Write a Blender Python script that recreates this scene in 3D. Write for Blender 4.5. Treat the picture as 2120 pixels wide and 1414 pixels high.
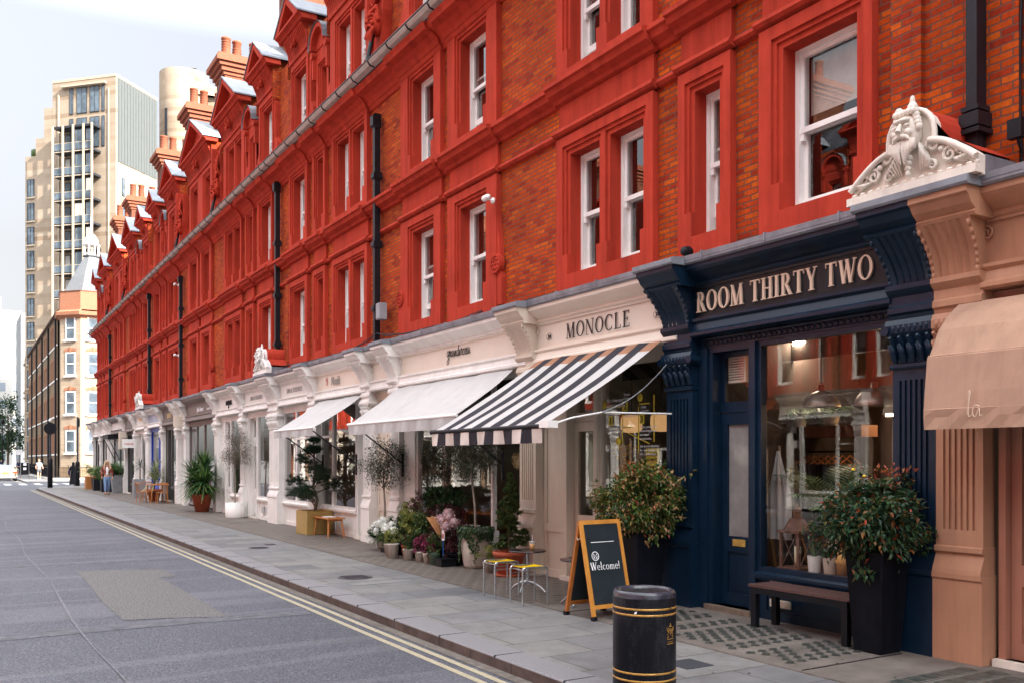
import bpy, bmesh, math, random
from mathutils import Vector, Matrix
R = math.radians
random.seed(7)
scene = bpy.context.scene
for o in list(bpy.data.objects): bpy.data.objects.remove(o)
# ---------------------------------------------------------------- camera
YAW = math.atan(1145/1900.)
cd = bpy.data.cameras.new('camera'); cam = bpy.data.objects.new('camera', cd)
scene.collection.objects.link(cam); scene.camera = cam
cam.location = (0, 0, 1.75); cam.rotation_euler = (R(90), 0, -YAW)
cd.sensor_width = 36; cd.lens = 36*1900/2120.; cd.shift_y = (951-707)/2120.
cd.clip_start = .05; cd.clip_end = 3000
# ---------------------------------------------------------------- sky, sun, exposure
SUN_EL = R(31); SUN_AZ = R(152)          # azimuth clockwise from +Y : the sun stands behind the terrace on the right
w = bpy.data.worlds.new("World"); scene.world = w; w.use_nodes = True
nt = w.node_tree; nt.nodes.clear()
sk = nt.nodes.new('ShaderNodeTexSky'); sk.sky_type = 'NISHITA'; sk.sun_disc = False
sk.sun_elevation = SUN_EL; sk.sun_rotation = SUN_AZ
sk.air_density = 1.0; sk.dust_density = 1.5; sk.ozone_density = 1.0
bg = nt.nodes.new('ShaderNodeBackground'); bg.inputs[1].default_value = .15
wo = nt.nodes.new('ShaderNodeOutputWorld')
mxs = nt.nodes.new('ShaderNodeMix'); mxs.data_type = 'RGBA'; mxs.inputs[0].default_value = .80      # thin bright haze over the whole sky
hs = nt.nodes.new('ShaderNodeHueSaturation'); hs.inputs['Saturation'].default_value = 0.0; hs.inputs['Value'].default_value = 1.7
nt.links.new(sk.outputs[0], hs.inputs['Color']); nt.links.new(sk.outputs[0], mxs.inputs[6]); nt.links.new(hs.outputs[0], mxs.inputs[7]); 
tc = nt.nodes.new('ShaderNodeTexCoord'); sz = nt.nodes.new('ShaderNodeSeparateXYZ'); nt.links.new(tc.outputs['Generated'], sz.inputs[0])     # high thin cloud: brighter overhead than near the horizon
cr0 = nt.nodes.new('ShaderNodeValToRGB'); nt.links.new(sz.outputs[2], cr0.inputs[0]); e0_ = cr0.color_ramp.elements
e0_[0].position = .0; e0_[0].color = (.066, .067, .067, 1); e0_[1].position = 1.; e0_[1].color = (1, 1, 1, 1)
for p0_, c0_ in ((.20, (.089, .089, .090)), (.40, (.14, .145, .155)), (.55, (.60, .60, .61)), (.72, (1, 1, 1))):
    q0_ = e0_.new(p0_); q0_.color = c0_+(1,)
ml = nt.nodes.new('ShaderNodeMix'); ml.data_type = 'RGBA'; ml.blend_type = 'MULTIPLY'; ml.inputs[0].default_value = 1; nt.links.new(mxs.outputs[2], ml.inputs[6]); nt.links.new(cr0.outputs[0], ml.inputs[7]); nt.links.new(ml.outputs[2], bg.inputs[0]); nt.links.new(bg.outputs[0], wo.inputs[0])
ld = bpy.data.lights.new('sun', 'SUN'); ld.energy = 2.0; ld.angle = R(.5); ld.color = (1, .93, .82)
sun = bpy.data.objects.new('sun', ld); scene.collection.objects.link(sun)
sv = Vector((math.sin(SUN_AZ)*math.cos(SUN_EL), math.cos(SUN_AZ)*math.cos(SUN_EL), math.sin(SUN_EL)))
sun.rotation_euler = sv.to_track_quat('Z', 'Y').to_euler(); sun.location = (30, -30, 60)
scene.view_settings.view_transform = 'Standard'; scene.view_settings.look = 'None'
scene.view_settings.exposure = 2.92; scene.view_settings.gamma = 1
scene.cycles.max_bounces = 8; scene.cycles.diffuse_bounces = 4; scene.cycles.glossy_bounces = 3
scene.cycles.transparent_max_bounces = 12; scene.cycles.transmission_bounces = 3
scene.cycles.caustics_reflective = False; scene.cycles.caustics_refractive = False

# ---------------------------------------------------------------- materials
def S(h):                                   # sRGB triple 0..255 -> linear
    return tuple(((c/255.)/12.92 if c/255. <= .04045 else ((c/255.+.055)/1.055)**2.4) for c in h) + (1,)
class N:
    def __init__(s, name):
        s.m = bpy.data.materials.new(name); s.m.use_nodes = True; s.t = s.m.node_tree; s.t.nodes.clear()
        s.out = s.n('ShaderNodeOutputMaterial'); s.p = s.n('ShaderNodeBsdfPrincipled'); s.l(s.p, 0, s.out, 0)
    def n(s, k, **a):
        x = s.t.nodes.new(k)
        for q, v in a.items(): setattr(x, q, v)
        return x
    def l(s, a, i, b, j): s.t.links.new(a.outputs[i], b.inputs[j])
    def pos(s, scale=None):
        g = s.n('ShaderNodeNewGeometry')
        if scale is None: return g, 0
        v = s.n('ShaderNodeVectorMath', operation='MULTIPLY'); s.l(g, 0, v, 0); v.inputs[1].default_value = scale
        return v, 0
    def noise(s, sc, det=4, rough=.55, scale=None):
        x = s.n('ShaderNodeTexNoise'); x.inputs['Scale'].default_value = sc; x.inputs['Detail'].default_value = det
        x.inputs['Roughness'].default_value = rough; a, i = s.pos(scale); s.l(a, i, x, 0); return x
    def ramp(s, src, i, stops, const=False):
        r = s.n('ShaderNodeValToRGB'); s.l(src, i, r, 0); e = r.color_ramp.elements
        if const: r.color_ramp.interpolation = 'CONSTANT'
        while len(e) > 1: e.remove(e[-1])
        e[0].position, e[0].color = stops[0][0], stops[0][1]
        for p_, c in stops[1:]:
            q = e.new(p_); q.color = c
        return r
    def mix(s, fac, a, b, mode='MIX'):
        x = s.n('ShaderNodeMix', data_type='RGBA', blend_type=mode)
        for k, v in ((0, fac), (6, a), (7, b)):
            if isinstance(v, tuple) and len(v) == 2 and not isinstance(v[0], (int, float)): s.l(v[0], v[1], x, k)
            else: x.inputs[k].default_value = v
        return x, 2
    def bump(s, src, i, st, dist=.01):
        b = s.n('ShaderNodeBump'); b.inputs['Strength'].default_value = st; b.inputs['Distance'].default_value = dist
        s.l(src, i, b, 'Height'); s.l(b, 0, s.p, 'Normal')
    def col(s, c): s.l(c[0], c[1], s.p, 'Base Color')
def g3(v): return (v, v, v, 1)
def paint(name, c, rough=.5, var=.14, sc=2.5, bump=.25, metal=0, dirt=None, spec=.3, fine=60, streak=0):
    a = N(name); c = tuple(c[:3]) + (1,)
    n1 = a.noise(sc, 5, .6)
    lo = tuple(x*(1-var) for x in c[:3]) + (1,); hi = tuple(min(1, x*(1+var)) for x in c[:3]) + (1,)
    r = a.ramp(n1, 0, [(.3, lo), (.7, hi)]); cc = (r, 0)
    if dirt:
        d = a.noise(1.3, 8, .72, (1, 1, .35)); dr = a.ramp(d, 0, [(.56, g3(0)), (.72, g3(dirt))])
        cc = a.mix((dr, 0), cc, (c[0]*.45, c[1]*.42, c[2]*.38, 1))
    if streak:
        ns = a.noise(5, 6, .7, (1, 1, .09)); sr = a.ramp(ns, 0, [(.34, g3(1-streak)), (.50, g3(1)), (.68, g3(1+streak*.6))]); cc = a.mix(1., cc, (sr, 0), 'MULTIPLY')
        ch = a.noise(11, 5, .8); cr_ = a.ramp(ch, 0, [(.70, g3(0)), (.735, g3(.5))]); cc = a.mix((cr_, 0), cc, (c[0]*.6, c[1]*.8+.02, c[2]*.8+.02, 1))
    a.col(cc)
    n2 = a.noise(fine, 3); a.bump(n2, 0, bump, .004)
    rr = a.n('ShaderNodeMapRange'); a.l(n1, 0, rr, 0); rr.inputs[3].default_value = max(.05, rough-.08); rr.inputs[4].default_value = min(1, rough+.1)
    a.l(rr, 0, a.p, 'Roughness'); a.p.inputs['Metallic'].default_value = metal; a.p.inputs['Specular IOR Level'].default_value = spec
    return a.m
def brickmat(name, cols, mortar, bw=.225, rh=.075, ms=.009, bump=.6, soot=.25):
    a = N(name); g = a.n('ShaderNodeNewGeometry'); sx = a.n('ShaderNodeSeparateXYZ'); a.l(g, 0, sx, 0)
    ad = a.n('ShaderNodeMath', operation='ADD'); a.l(sx, 0, ad, 0); a.l(sx, 1, ad, 1)
    cb = a.n('ShaderNodeCombineXYZ'); a.l(ad, 0, cb, 0); a.l(sx, 2, cb, 1)
    nz = a.noise(9, 2); nm = a.n('ShaderNodeVectorMath', operation='SCALE'); a.l(nz, 1, nm, 0); nm.inputs[3].default_value = .012
    va = a.n('ShaderNodeVectorMath', operation='ADD'); a.l(cb, 0, va, 0); a.l(nm, 0, va, 1)
    b = a.n('ShaderNodeTexBrick'); a.l(va, 0, b, 0); b.offset = .5
    b.inputs['Color1'].default_value = g3(0); b.inputs['Color2'].default_value = g3(1); b.inputs['Mortar'].default_value = g3(.5)
    b.inputs['Scale'].default_value = 1; b.inputs['Mortar Size'].default_value = ms; b.inputs['Mortar Smooth'].default_value = .3
    b.inputs['Brick Width'].default_value = bw; b.inputs['Row Height'].default_value = rh; b.inputs['Bias'].default_value = 0
    r = a.ramp(b, 0, [(i/(len(cols)-1)*.9+.05, c) for i, c in enumerate(cols)])
    n1 = a.noise(.7, 5, .65); n3 = a.noise(22, 4, .7)
    c1 = a.mix(.55, (r, 0), (n3, 0), 'OVERLAY') if False else (r, 0)
    rr = a.ramp(n3, 0, [(.3, g3(.72)), (.75, g3(1.2))]); c1 = a.mix(1., c1, (rr, 0), 'MULTIPLY')
    r2 = a.ramp(n1, 0, [(.35, g3(1-soot)), (.65, g3(1.08))]); c1 = a.mix(1., c1, (r2, 0), 'MULTIPLY')
    c2 = a.mix((b, 1), c1, mortar); a.col(c2)
    inv = a.n('ShaderNodeMath', operation='MULTIPLY_ADD'); a.l(b, 1, inv, 0); inv.inputs[1].default_value = -1; inv.inputs[2].default_value = 1
    ad2 = a.n('ShaderNodeMath', operation='MULTIPLY_ADD'); a.l(n3, 0, ad2, 0); ad2.inputs[1].default_value = .4; a.l(inv, 0, ad2, 2)
    a.bump(ad2, 0, bump, .008); a.p.inputs['Roughness'].default_value = .8; a.p.inputs['Specular IOR Level'].default_value = .08
    return a.m
def leafmat(name, stops, rough=.45, spec=.4):
    a = N(name); g = a.n('ShaderNodeNewGeometry')
    r = a.ramp(g, 'Random Per Island', stops)
    a.col((r, 0)); a.p.inputs['Roughness'].default_value = rough; a.p.inputs['Specular IOR Level'].default_value = spec
    tr = a.n('ShaderNodeBsdfTranslucent'); a.l(r, 0, tr, 0)
    mx = a.n('ShaderNodeMixShader'); mx.inputs[0].default_value = .22; a.l(a.p, 0, mx, 1); a.l(tr, 0, mx, 2); a.l(mx, 0, a.out, 0)
    return a.m
def glassmat(name, tint=(1, 1, 1, 1), base=.06, gain=1.6, ior=1.55, rough=0):
    a = N(name); a.t.nodes.remove(a.p)
    fr = a.n('ShaderNodeLayerWeight'); fr.inputs[0].default_value = .5
    pw = a.n('ShaderNodeMath', operation='POWER'); a.l(fr, 1, pw, 0); pw.inputs[1].default_value = 3.2
    ma = a.n('ShaderNodeMath', operation='MULTIPLY_ADD', use_clamp=True); a.l(pw, 0, ma, 0); ma.inputs[1].default_value = gain; ma.inputs[2].default_value = base
    tr = a.n('ShaderNodeBsdfTransparent'); tr.inputs[0].default_value = tint
    gl = a.n('ShaderNodeBsdfGlossy'); gl.inputs['Roughness'].default_value = rough
    nz = a.noise(1.1, 2); bp = a.n('ShaderNodeBump'); bp.inputs['Strength'].default_value = .05; bp.inputs['Distance'].default_value = .01; a.l(nz, 0, bp, 'Height'); a.l(bp, 0, gl, 'Normal')
    mx = a.n('ShaderNodeMixShader'); a.l(ma, 0, mx, 0); a.l(tr, 0, mx, 1); a.l(gl, 0, mx, 2); a.l(mx, 0, a.out, 0)
    return a.m
def emis(name, c, st):
    a = N(name); a.p.inputs['Base Color'].default_value = c; a.p.inputs['Emission Color'].default_value = c; a.p.inputs['Emission Strength'].default_value = st
    return a.m
RED = paint('red_masonry_paint', (.41, .045, .025), .75, .12, 1.7, .45, dirt=.35, spec=.07, streak=.22)
BRICK = brickmat('orange_brick', [(.33, .034, .013, 1), (.47, .055, .010, 1), (.53, .078, .010, 1), (.48, .058, .010, 1), (.60, .11, .012, 1)], (.16, .065, .045, 1), .215, .068, .009, .9, .32)
DKBRICK = brickmat('chimney_brick', [(.16, .05, .03, 1), (.28, .085, .045, 1), (.22, .065, .035, 1)], (.16, .11, .08, 1))
WHITE = paint('white_stucco', (.76, .735, .70), .55, .06, 3, .3, dirt=.3, streak=.08)
SASH = paint('sash_white', (.84, .83, .80), .4, .04, 6, .15)
CREAM = paint('cream_paint', (.63, .545, .45), .5, .06, 2, .25, dirt=.35, streak=.1)
CREAMP = paint('fascia_cream', (.74, .66, .57), .45, .04, 2, .1)
NAVY = paint('navy_gloss_paint', (.004, .016, .036), .35, .2, 3, .3, dirt=0, spec=.3, streak=.2)
NAVYP = paint('fascia_slate', (.006, .012, .018), .38, .2, 3, .1)
TAN = paint('tan_paint', (.37, .165, .11), .55, .08, 2, .35, dirt=.4, streak=.15)
TANB = paint('tan_light_paint', (.42, .215, .13), .55, .07, 2, .3, dirt=.4, streak=.15)
LEAD = paint('lead_sheet', (.22, .23, .26), .5, .3, 4, .6, metal=.3, dirt=.4)
LEADL = paint('lead_light', (.21, .23, .26), .55, .25, 3, .4, metal=.1)
IRON = paint('black_iron', (.010, .010, .014), .4, .3, 8, .4, dirt=0, spec=.25)
BLACK = paint('black_paint', (.006, .007, .010), .5, .3, 5, .3, spec=.2)
GUTTERW = paint('gutter_underside', (.42, .38, .34), .5, .15, 5, .3, dirt=.5)
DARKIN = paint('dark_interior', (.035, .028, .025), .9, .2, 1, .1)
WARMIN = paint('warm_interior', (.30, .20, .14), .9, .1, 1, .1)
CURT = paint('curtain_cloth', (.62, .60, .56), .9, .1, 8, .4)
GLASS = glassmat('window_glass', (.93, .95, .94, 1), .10, 2.2)
SGLASS = glassmat('shop_glass', (.95, .96, .95, 1), .045, 1.15)
GREY = paint('dark_grey_paint', (.07, .065, .065), .45, .15, 3, .2)
TAUPE = paint('taupe_paint', (.19, .16, .145), .5, .1, 3, .2, dirt=.2)
BLUEP = paint('royal_blue_paint', (.012, .05, .42), .35, .1, 3, .2)
SLATE = brickmat('slate_roof', [(.05, .055, .07, 1), (.09, .095, .11, 1)], (.03, .03, .035, 1), .3, .2, .006)
TERRA = paint('terracotta', (.42, .10, .05), .7, .18, 6, .4)
POTCH = paint('chimney_pot_clay', (.27, .085, .045), .8, .15, 6, .4)
STONE = paint('carved_stone', (.72, .66, .58), .65, .1, 6, .6, dirt=.5, streak=.12)
BRASS = paint('brass', (.72, .45, .12), .3, .2, 20, .1, metal=.5)
STEEL = paint('galvanised_steel', (.42, .44, .46), .3, .2, 30, .1, metal=.9)

# ---------------------------------------------------------------- mesh helpers
C = scene.collection
class MB:
    def __init__(s): s.v = []; s.f = []; s.mi = []; s.k = 0; s.sm = []
    def add(s, vs, fs, smooth=False):
        b = len(s.v); s.v += [tuple(q) for q in vs]; s.f += [tuple(b+i for i in f) for f in fs]
        s.mi += [s.k]*len(fs); s.sm += [smooth]*len(fs); return s
    def box(s, x0, x1, y0, y1, z0, z1, M=None):
        vs = [(x, y, z) for x in (x0, x1) for y in (y0, y1) for z in (z0, z1)]
        if M is not None: vs = [M @ Vector(q) for q in vs]
        return s.add(vs, [(0, 1, 3, 2), (4, 6, 7, 5), (0, 4, 5, 1), (2, 3, 7, 6), (0, 2, 6, 4), (1, 5, 7, 3)])
    def quad(s, *p): return s.add(p, [tuple(range(len(p)))])
    def ext(s, prof, y0, y1, cap=True):       # (x,z) outline swept along y
        n = len(prof); vs = [(x, y0, z) for x, z in prof]+[(x, y1, z) for x, z in prof]
        fs = [(i, (i+1) % n, n+(i+1) % n, n+i) for i in range(n)]
        if cap: fs += [tuple(range(n))[::-1], tuple(range(n, 2*n))]
        return s.add(vs, fs)
    def poly(s, pts, x0, x1):                 # (y,z) outline with thickness in x
        n = len(pts); vs = [(x0, y, z) for y, z in pts]+[(x1, y, z) for y, z in pts]
        return s.add(vs, [(i, (i+1) % n, n+(i+1) % n, n+i) for i in range(n)]+[tuple(range(n))[::-1], tuple(range(n, 2*n))])
    def lathe(s, prof, cx=0, cy=0, cz=0, seg=20, smooth=True, sy=1, ax='z', cap=True):
        vs = []; n = len(prof)
        for k in range(seg):
            a = 2*math.pi*k/seg; c_, s_ = math.cos(a), math.sin(a)
            for r, z in prof:
                if ax == 'z': vs.append((cx+r*c_, cy+r*s_*sy, cz+z))
                elif ax == 'x': vs.append((cx+z, cy+r*c_, cz+r*s_))
                else: vs.append((cx+r*c_, cy+z, cz+r*s_))
        fs = [(k*n+i, ((k+1) % seg)*n+i, ((k+1) % seg)*n+i+1, k*n+i+1) for k in range(seg) for i in range(n-1)]
        s.add(vs, fs, smooth)
        if cap:
            for i in (0, n-1):
                if prof[i][0] > 1e-4: s.add([vs[k*n+i] for k in range(seg)], [tuple(range(seg))])
        return s
    def tube(s, pts, r, seg=8, cap=True):
        pts = [Vector(p) for p in pts]; rr = r if isinstance(r, (list, tuple)) else [r]*len(pts); vs = []
        up = None
        for i, p in enumerate(pts):
            t = (pts[min(i+1, len(pts)-1)]-pts[max(i-1, 0)]).normalized()
            if up is None:
                up = Vector((0, 0, 1)) if abs(t.z) < .9 else Vector((1, 0, 0))
            u = (up-t*up.dot(t)).normalized(); up = u; v = t.cross(u)
            for k in range(seg):
                a = 2*math.pi*k/seg; vs.append(p+(u*math.cos(a)+v*math.sin(a))*rr[i])
        fs = [(i*seg+k, i*seg+(k+1) % seg, (i+1)*seg+(k+1) % seg, (i+1)*seg+k) for i in range(len(pts)-1) for k in range(seg)]
        s.add(vs, fs, True)
        if cap: s.add(vs[:seg], [tuple(range(seg))[::-1]]); s.add(vs[-seg:], [tuple(range(seg))])
        return s
    def ball(s, c, r, seg=8, rings=6, M=None):
        rx, ry, rz = r if isinstance(r, (tuple, list)) else (r, r, r); vs = []; 
        for i in range(rings+1):
            t = math.pi*i/rings
            for k in range(seg):
                a = 2*math.pi*k/seg; q = Vector((rx*math.sin(t)*math.cos(a), ry*math.sin(t)*math.sin(a), rz*math.cos(t)))
                if M is not None: q = M @ q
                vs.append(q+Vector(c))
        return s.add(vs, [(i*seg+k, i*seg+(k+1) % seg, (i+1)*seg+(k+1) % seg, (i+1)*seg+k) for i in range(rings) for k in range(seg)], True)
    def relief(s, ys, zs, fn, back=.3, edge=0.):
        ys = sorted(set(round(q, 4) for q in ys)); zs = sorted(set(round(q, 4) for q in zs)); ny, nz = len(ys)-1, len(zs)-1
        d = [[fn((ys[i]+ys[i+1])/2, (zs[j]+zs[j+1])/2) for j in range(nz)] for i in range(ny)]
        def D(i, j):
            if i < 0 or j < 0 or i >= ny or j >= nz: return edge
            return back if d[i][j] is None else d[i][j]
        for i in range(ny):
            for j in range(nz):
                if d[i][j] is None: continue
                x = d[i][j]; s.quad((x, ys[i], zs[j]), (x, ys[i], zs[j+1]), (x, ys[i+1], zs[j+1]), (x, ys[i+1], zs[j]))
        for i in range(ny+1):
            for j in range(nz):
                a, b = D(i-1, j), D(i, j)
                if abs(a-b) > 1e-5: s.quad((a, ys[i], zs[j]), (b, ys[i], zs[j]), (b, ys[i], zs[j+1]), (a, ys[i], zs[j+1]))
        for j in range(nz+1):
            for i in range(ny):
                a, b = D(i, j-1), D(i, j)
                if abs(a-b) > 1e-5: s.quad((a, ys[i], zs[j]), (a, ys[i+1], zs[j]), (b, ys[i+1], zs[j]), (b, ys[i], zs[j]))
        return s
    def shift(s, i0, M):
        for i in range(i0, len(s.v)): s.v[i] = tuple(M @ Vector(s.v[i]))
    def mesh(s, name, mats):
        me = bpy.data.meshes.new(name); me.from_pydata(s.v, [], s.f)
        for m in (mats if isinstance(mats, (list, tuple)) else [mats]): me.materials.append(m)
        me.polygons.foreach_set('material_index', s.mi); me.polygons.foreach_set('use_smooth', s.sm); me.update(); return me
    def build(s, name, mats, parent=None, loc=None, label=None):
        o = bpy.data.objects.new(name, s.mesh(name, mats)); C.objects.link(o)
        if parent is not None: o.parent = parent
        if loc is not None: o.location = loc
        if label: o['label'] = label
        return o
def put(name, me, parent, loc=(0, 0, 0), rot=None, scale=None):
    o = bpy.data.objects.new(name, me); C.objects.link(o); o.parent = parent; o.location = loc
    if rot: o.rotation_euler = rot
    if scale: o.scale = scale
    return o
def tag(o, label=None, cat=None, group=None, kind=None):
    for k, v in (('label', label), ('category', cat), ('group', group), ('kind', kind)):
        if v: o[k] = v
    return o
def thing(name, loc, label, cat, group=None, rz=0):
    o = bpy.data.objects.new(name, None); C.objects.link(o); o.location = loc; o.rotation_euler = (0, 0, rz); o.empty_display_size = .2
    return tag(o, label, cat, group)
def struct(name, mb, mats): return tag(mb.build(name, mats), kind='structure')
def copy_tree(o, parent=None):
    c = o.copy(); C.objects.link(c); c.parent = parent
    for ch in list(o.children): copy_tree(ch, c)
    return c
def text(body, size, parent, loc, mat, name='lettering', sx=1, ext=.004, align='CENTER', rot=None, shear=0, space=1, bold=0):
    cu = bpy.data.curves.new(name, 'FONT'); cu.body = body; cu.size = size; cu.extrude = ext; cu.align_x = align; cu.shear = shear
    cu.space_character = space; cu.offset = bold; cu.resolution_u = 3
    o = bpy.data.objects.new(name+'_t', cu); C.objects.link(o); bpy.context.view_layer.update()
    me = bpy.data.meshes.new_from_object(o.evaluated_get(bpy.context.evaluated_depsgraph_get())); bpy.data.objects.remove(o)
    me.materials.clear(); me.materials.append(mat)
    q = bpy.data.objects.new(name, me); C.objects.link(q); q.parent = parent; q.location = loc; q.scale = (sx, 1, 1)
    q.rotation_euler = rot or (R(90), 0, R(-90)); return q
# letters with thick and thin strokes and serifs; glyph x,y in cap-heights
def ell(cx, cy, rx, ry, tk, tn, n=28, a0=0, a1=360):
    out = []; m = max(2, int(n*abs(a1-a0)/360))
    for i in range(m+1):
        a = R(a0+(a1-a0)*i/m); c_, s_ = math.cos(a), math.sin(a)
        out.append(((cx+rx*c_, cy+ry*s_), (cx+(rx-tk)*c_, cy+(ry-tn)*s_)))
    return [(out[i][0], out[i+1][0], out[i+1][1], out[i][1]) for i in range(m)]
def stk(x0, y0, x1, y1, w):                   # stroke with horizontal width w
    return [((x0-w/2, y0), (x0+w/2, y0), (x1+w/2, y1), (x1-w/2, y1))]
def bar(x0, x1, y, h): return [((x0, y), (x1, y), (x1, y+h), (x0, y+h))]
def glyph(ch, T=.15, t=.055, s=.045):
    if ch == 'O': return ell(.42, .5, .42, .515, T, t), .84
    if ch == 'C': return ell(.42, .5, .42, .515, T, t, 28, 48, 312)+stk(.70, .70, .70, .95, .035)+stk(.70, .05, .70, .28, .035), .76
    if ch == 'R': return stk(.17, 0, .17, 1, T)+bar(0, .40, 0, s)+bar(0, .35, 1-s, s)+ell(.33, .735, .27, .265, T, t, 28, -90, 90)+bar(.2, .34, .47, t)+bar(.2, .34, 1-t-.002, t)+stk(.38, .48, .66, 0, T)+bar(.56, .80, 0, s), .76
    if ch == 'M': return stk(.14, 0, .17, 1, t)+stk(.17, 1, .47, 0, T)+stk(.80, 1, .49, 0, t)+stk(.80, 1, .84, 0, T)+bar(0, .27, 0, s)+bar(.04, .2, 1-s, s)+bar(.72, 1., 0, s)+bar(.78, .95, 1-s, s), 1.0
    if ch == 'N': return stk(.12, 0, .12, 1, t)+stk(.12, 1, .72, 0, T)+stk(.74, 0, .74, 1, t)+bar(0, .25, 0, s)+bar(0, .14, 1-s, s)+bar(.62, .87, 1-s, s), .86
    if ch == 'T': return stk(.35, 0, .35, 1, T)+bar(.02, .68, 1-t, t)+bar(.2, .5, 0, s)+stk(.03, .8, .03, 1, .035)+stk(.67, .8, .67, 1, .035), .70
    if ch == 'H': return stk(.17, 0, .17, 1, T)+stk(.65, 0, .65, 1, T)+bar(.2, .62, .48, t)+bar(0, .34, 0, s)+bar(0, .34, 1-s, s)+bar(.48, .82, 0, s)+bar(.48, .82, 1-s, s), .82
    if ch == 'I': return stk(.17, 0, .17, 1, T)+bar(0, .34, 0, s)+bar(0, .34, 1-s, s), .34
    if ch == 'Y': return stk(.12, 1, .36, .42, T)+stk(.62, 1, .40, .42, t)+stk(.37, 0, .37, .44, T)+bar(.2, .54, 0, s)+bar(-.02, .28, 1-s, s)+bar(.5, .74, 1-s, s), .72
    if ch == 'W': return stk(.12, 1, .32, 0, T)+stk(.52, 1, .33, 0, t)+stk(.50, 1, .72, 0, T)+stk(.96, 1, .73, 0, t)+bar(0, .27, 1-s, s)+bar(.40, .62, 1-s, s)+bar(.84, 1.07, 1-s, s), 1.04
    if ch == 'L': return stk(.17, 0, .17, 1, T)+bar(0, .64, 0, t)+bar(0, .34, 1-s, s)+stk(.63, 0, .63, .24, .035), .66
    if ch == 'E': return stk(.17, 0, .17, 1, T)+bar(0, .64, 0, t)+bar(0, .60, 1-t, t)+bar(.2, .48, .49, t)+stk(.63, 0, .63, .22, .035)+stk(.59, .8, .59, 1, .035)+stk(.47, .4, .47, .62, .03), .68
    if ch == 'e': return ell(.25, .31, .25, .32, .09, .05, 24, 0, 325)+bar(.05, .46, .33, .045), .52
    if ch == 'o': return ell(.27, .31, .27, .32, .1, .05), .56
    if ch == 'c': return ell(.25, .31, .25, .32, .1, .05, 24, 45, 315), .47
    if ch == 'l': return stk(.12, 0, .12, 1.05, .1)+bar(0, .25, 0, .04), .27
    if ch == 'm': return stk(.12, 0, .12, .6, .1)+ell(.27, .40, .18, .21, .09, .06, 24, 0, 165)+stk(.405, 0, .405, .41, .09)+ell(.57, .40, .18, .21, .09, .06, 24, 0, 165)+stk(.705, 0, .705, .41, .09)+bar(0, .24, 0, .035)+bar(.3, .5, 0, .035)+bar(.6, .82, 0, .035), .86
    if ch == '!': return stk(.1, .25, .1, 1, .1)+bar(.04, .16, 0, .12), .2
    return [], .32
def serif(body, size, parent, loc, mat, sx=1, gap=.1, ext=.012, name='lettering', rot=None, T=.15, t=.055, align=True, s=.045):
    mb = MB(); x = 0; k = 0; items = []
    for ch in body:
        g, wd = glyph(ch, T, t, s)
        items.append((g, x)); x += wd+gap
    off = -x/2 if align else 0
    for g, gx in items:
        for q in g:
            k += 1; z = ext+k % 9*.0004
            p = [((a+gx+off)*size*sx, b*size) for a, b in q]; n = len(p)
            ar = sum(p[i][0]*p[(i+1) % n][1]-p[(i+1) % n][0]*p[i][1] for i in range(n))
            if ar < 0: p = p[::-1]
            mb.add([(a, b, z) for a, b in p]+[(a, b, 0) for a, b in p], [tuple(range(n))]+[((i+1) % n, i, n+i, n+(i+1) % n) for i in range(n)])
    o = mb.build(name, mat, parent, loc); o.rotation_euler = rot or (R(90), 0, R(-90)); return o
# ================================================================= ground
def asphalt():
    a = N('asphalt'); n1 = a.noise(48, 4, .9); r = a.ramp(n1, 0, [(.38, (.024, .026, .034, 1)), (.5, (.070, .075, .094, 1)), (.62, (.17, .175, .20, 1))])
    n2 = a.noise(.35, 6, .6, (1, .5, 1)); r2 = a.ramp(n2, 0, [(.3, g3(.80)), (.7, g3(1.14))]); c = a.mix(1., (r, 0), (r2, 0), 'MULTIPLY')
    # worn bands laid across the carriageway
    n4 = a.noise(.55, 2, .4, (.12, 1, 1)); r4 = a.ramp(n4, 0, [(.485, g3(0)), (.50, g3(.14)), (.53, g3(.14)), (.545, g3(0))]); c = a.mix((r4, 0), c, (.24, .24, .25, 1))
    n3 = a.noise(1.6, 9, .78, (1, .35, 1)); r3 = a.ramp(n3, 0, [(.54, g3(0)), (.66, g3(.45))]); c = a.mix((r3, 0), c, (.06, .06, .068, 1))
    a.col(c); a.p.inputs['Roughness'].default_value = .72; a.p.inputs['Specular IOR Level'].default_value = .35
    a.bump(n1, 0, .6, .006); return a.m
ASPH = asphalt()
def patchm():
    a = N('patch_asphalt'); n1 = a.noise(48, 4, .9); r = a.ramp(n1, 0, [(.36, (.035, .034, .036, 1)), (.5, (.095, .092, .092, 1)), (.60, (.24, .235, .225, 1))])
    a.col((r, 0)); a.p.inputs['Roughness'].default_value = .9; a.bump(n1, 0, .8, .01); return a.m
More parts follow.
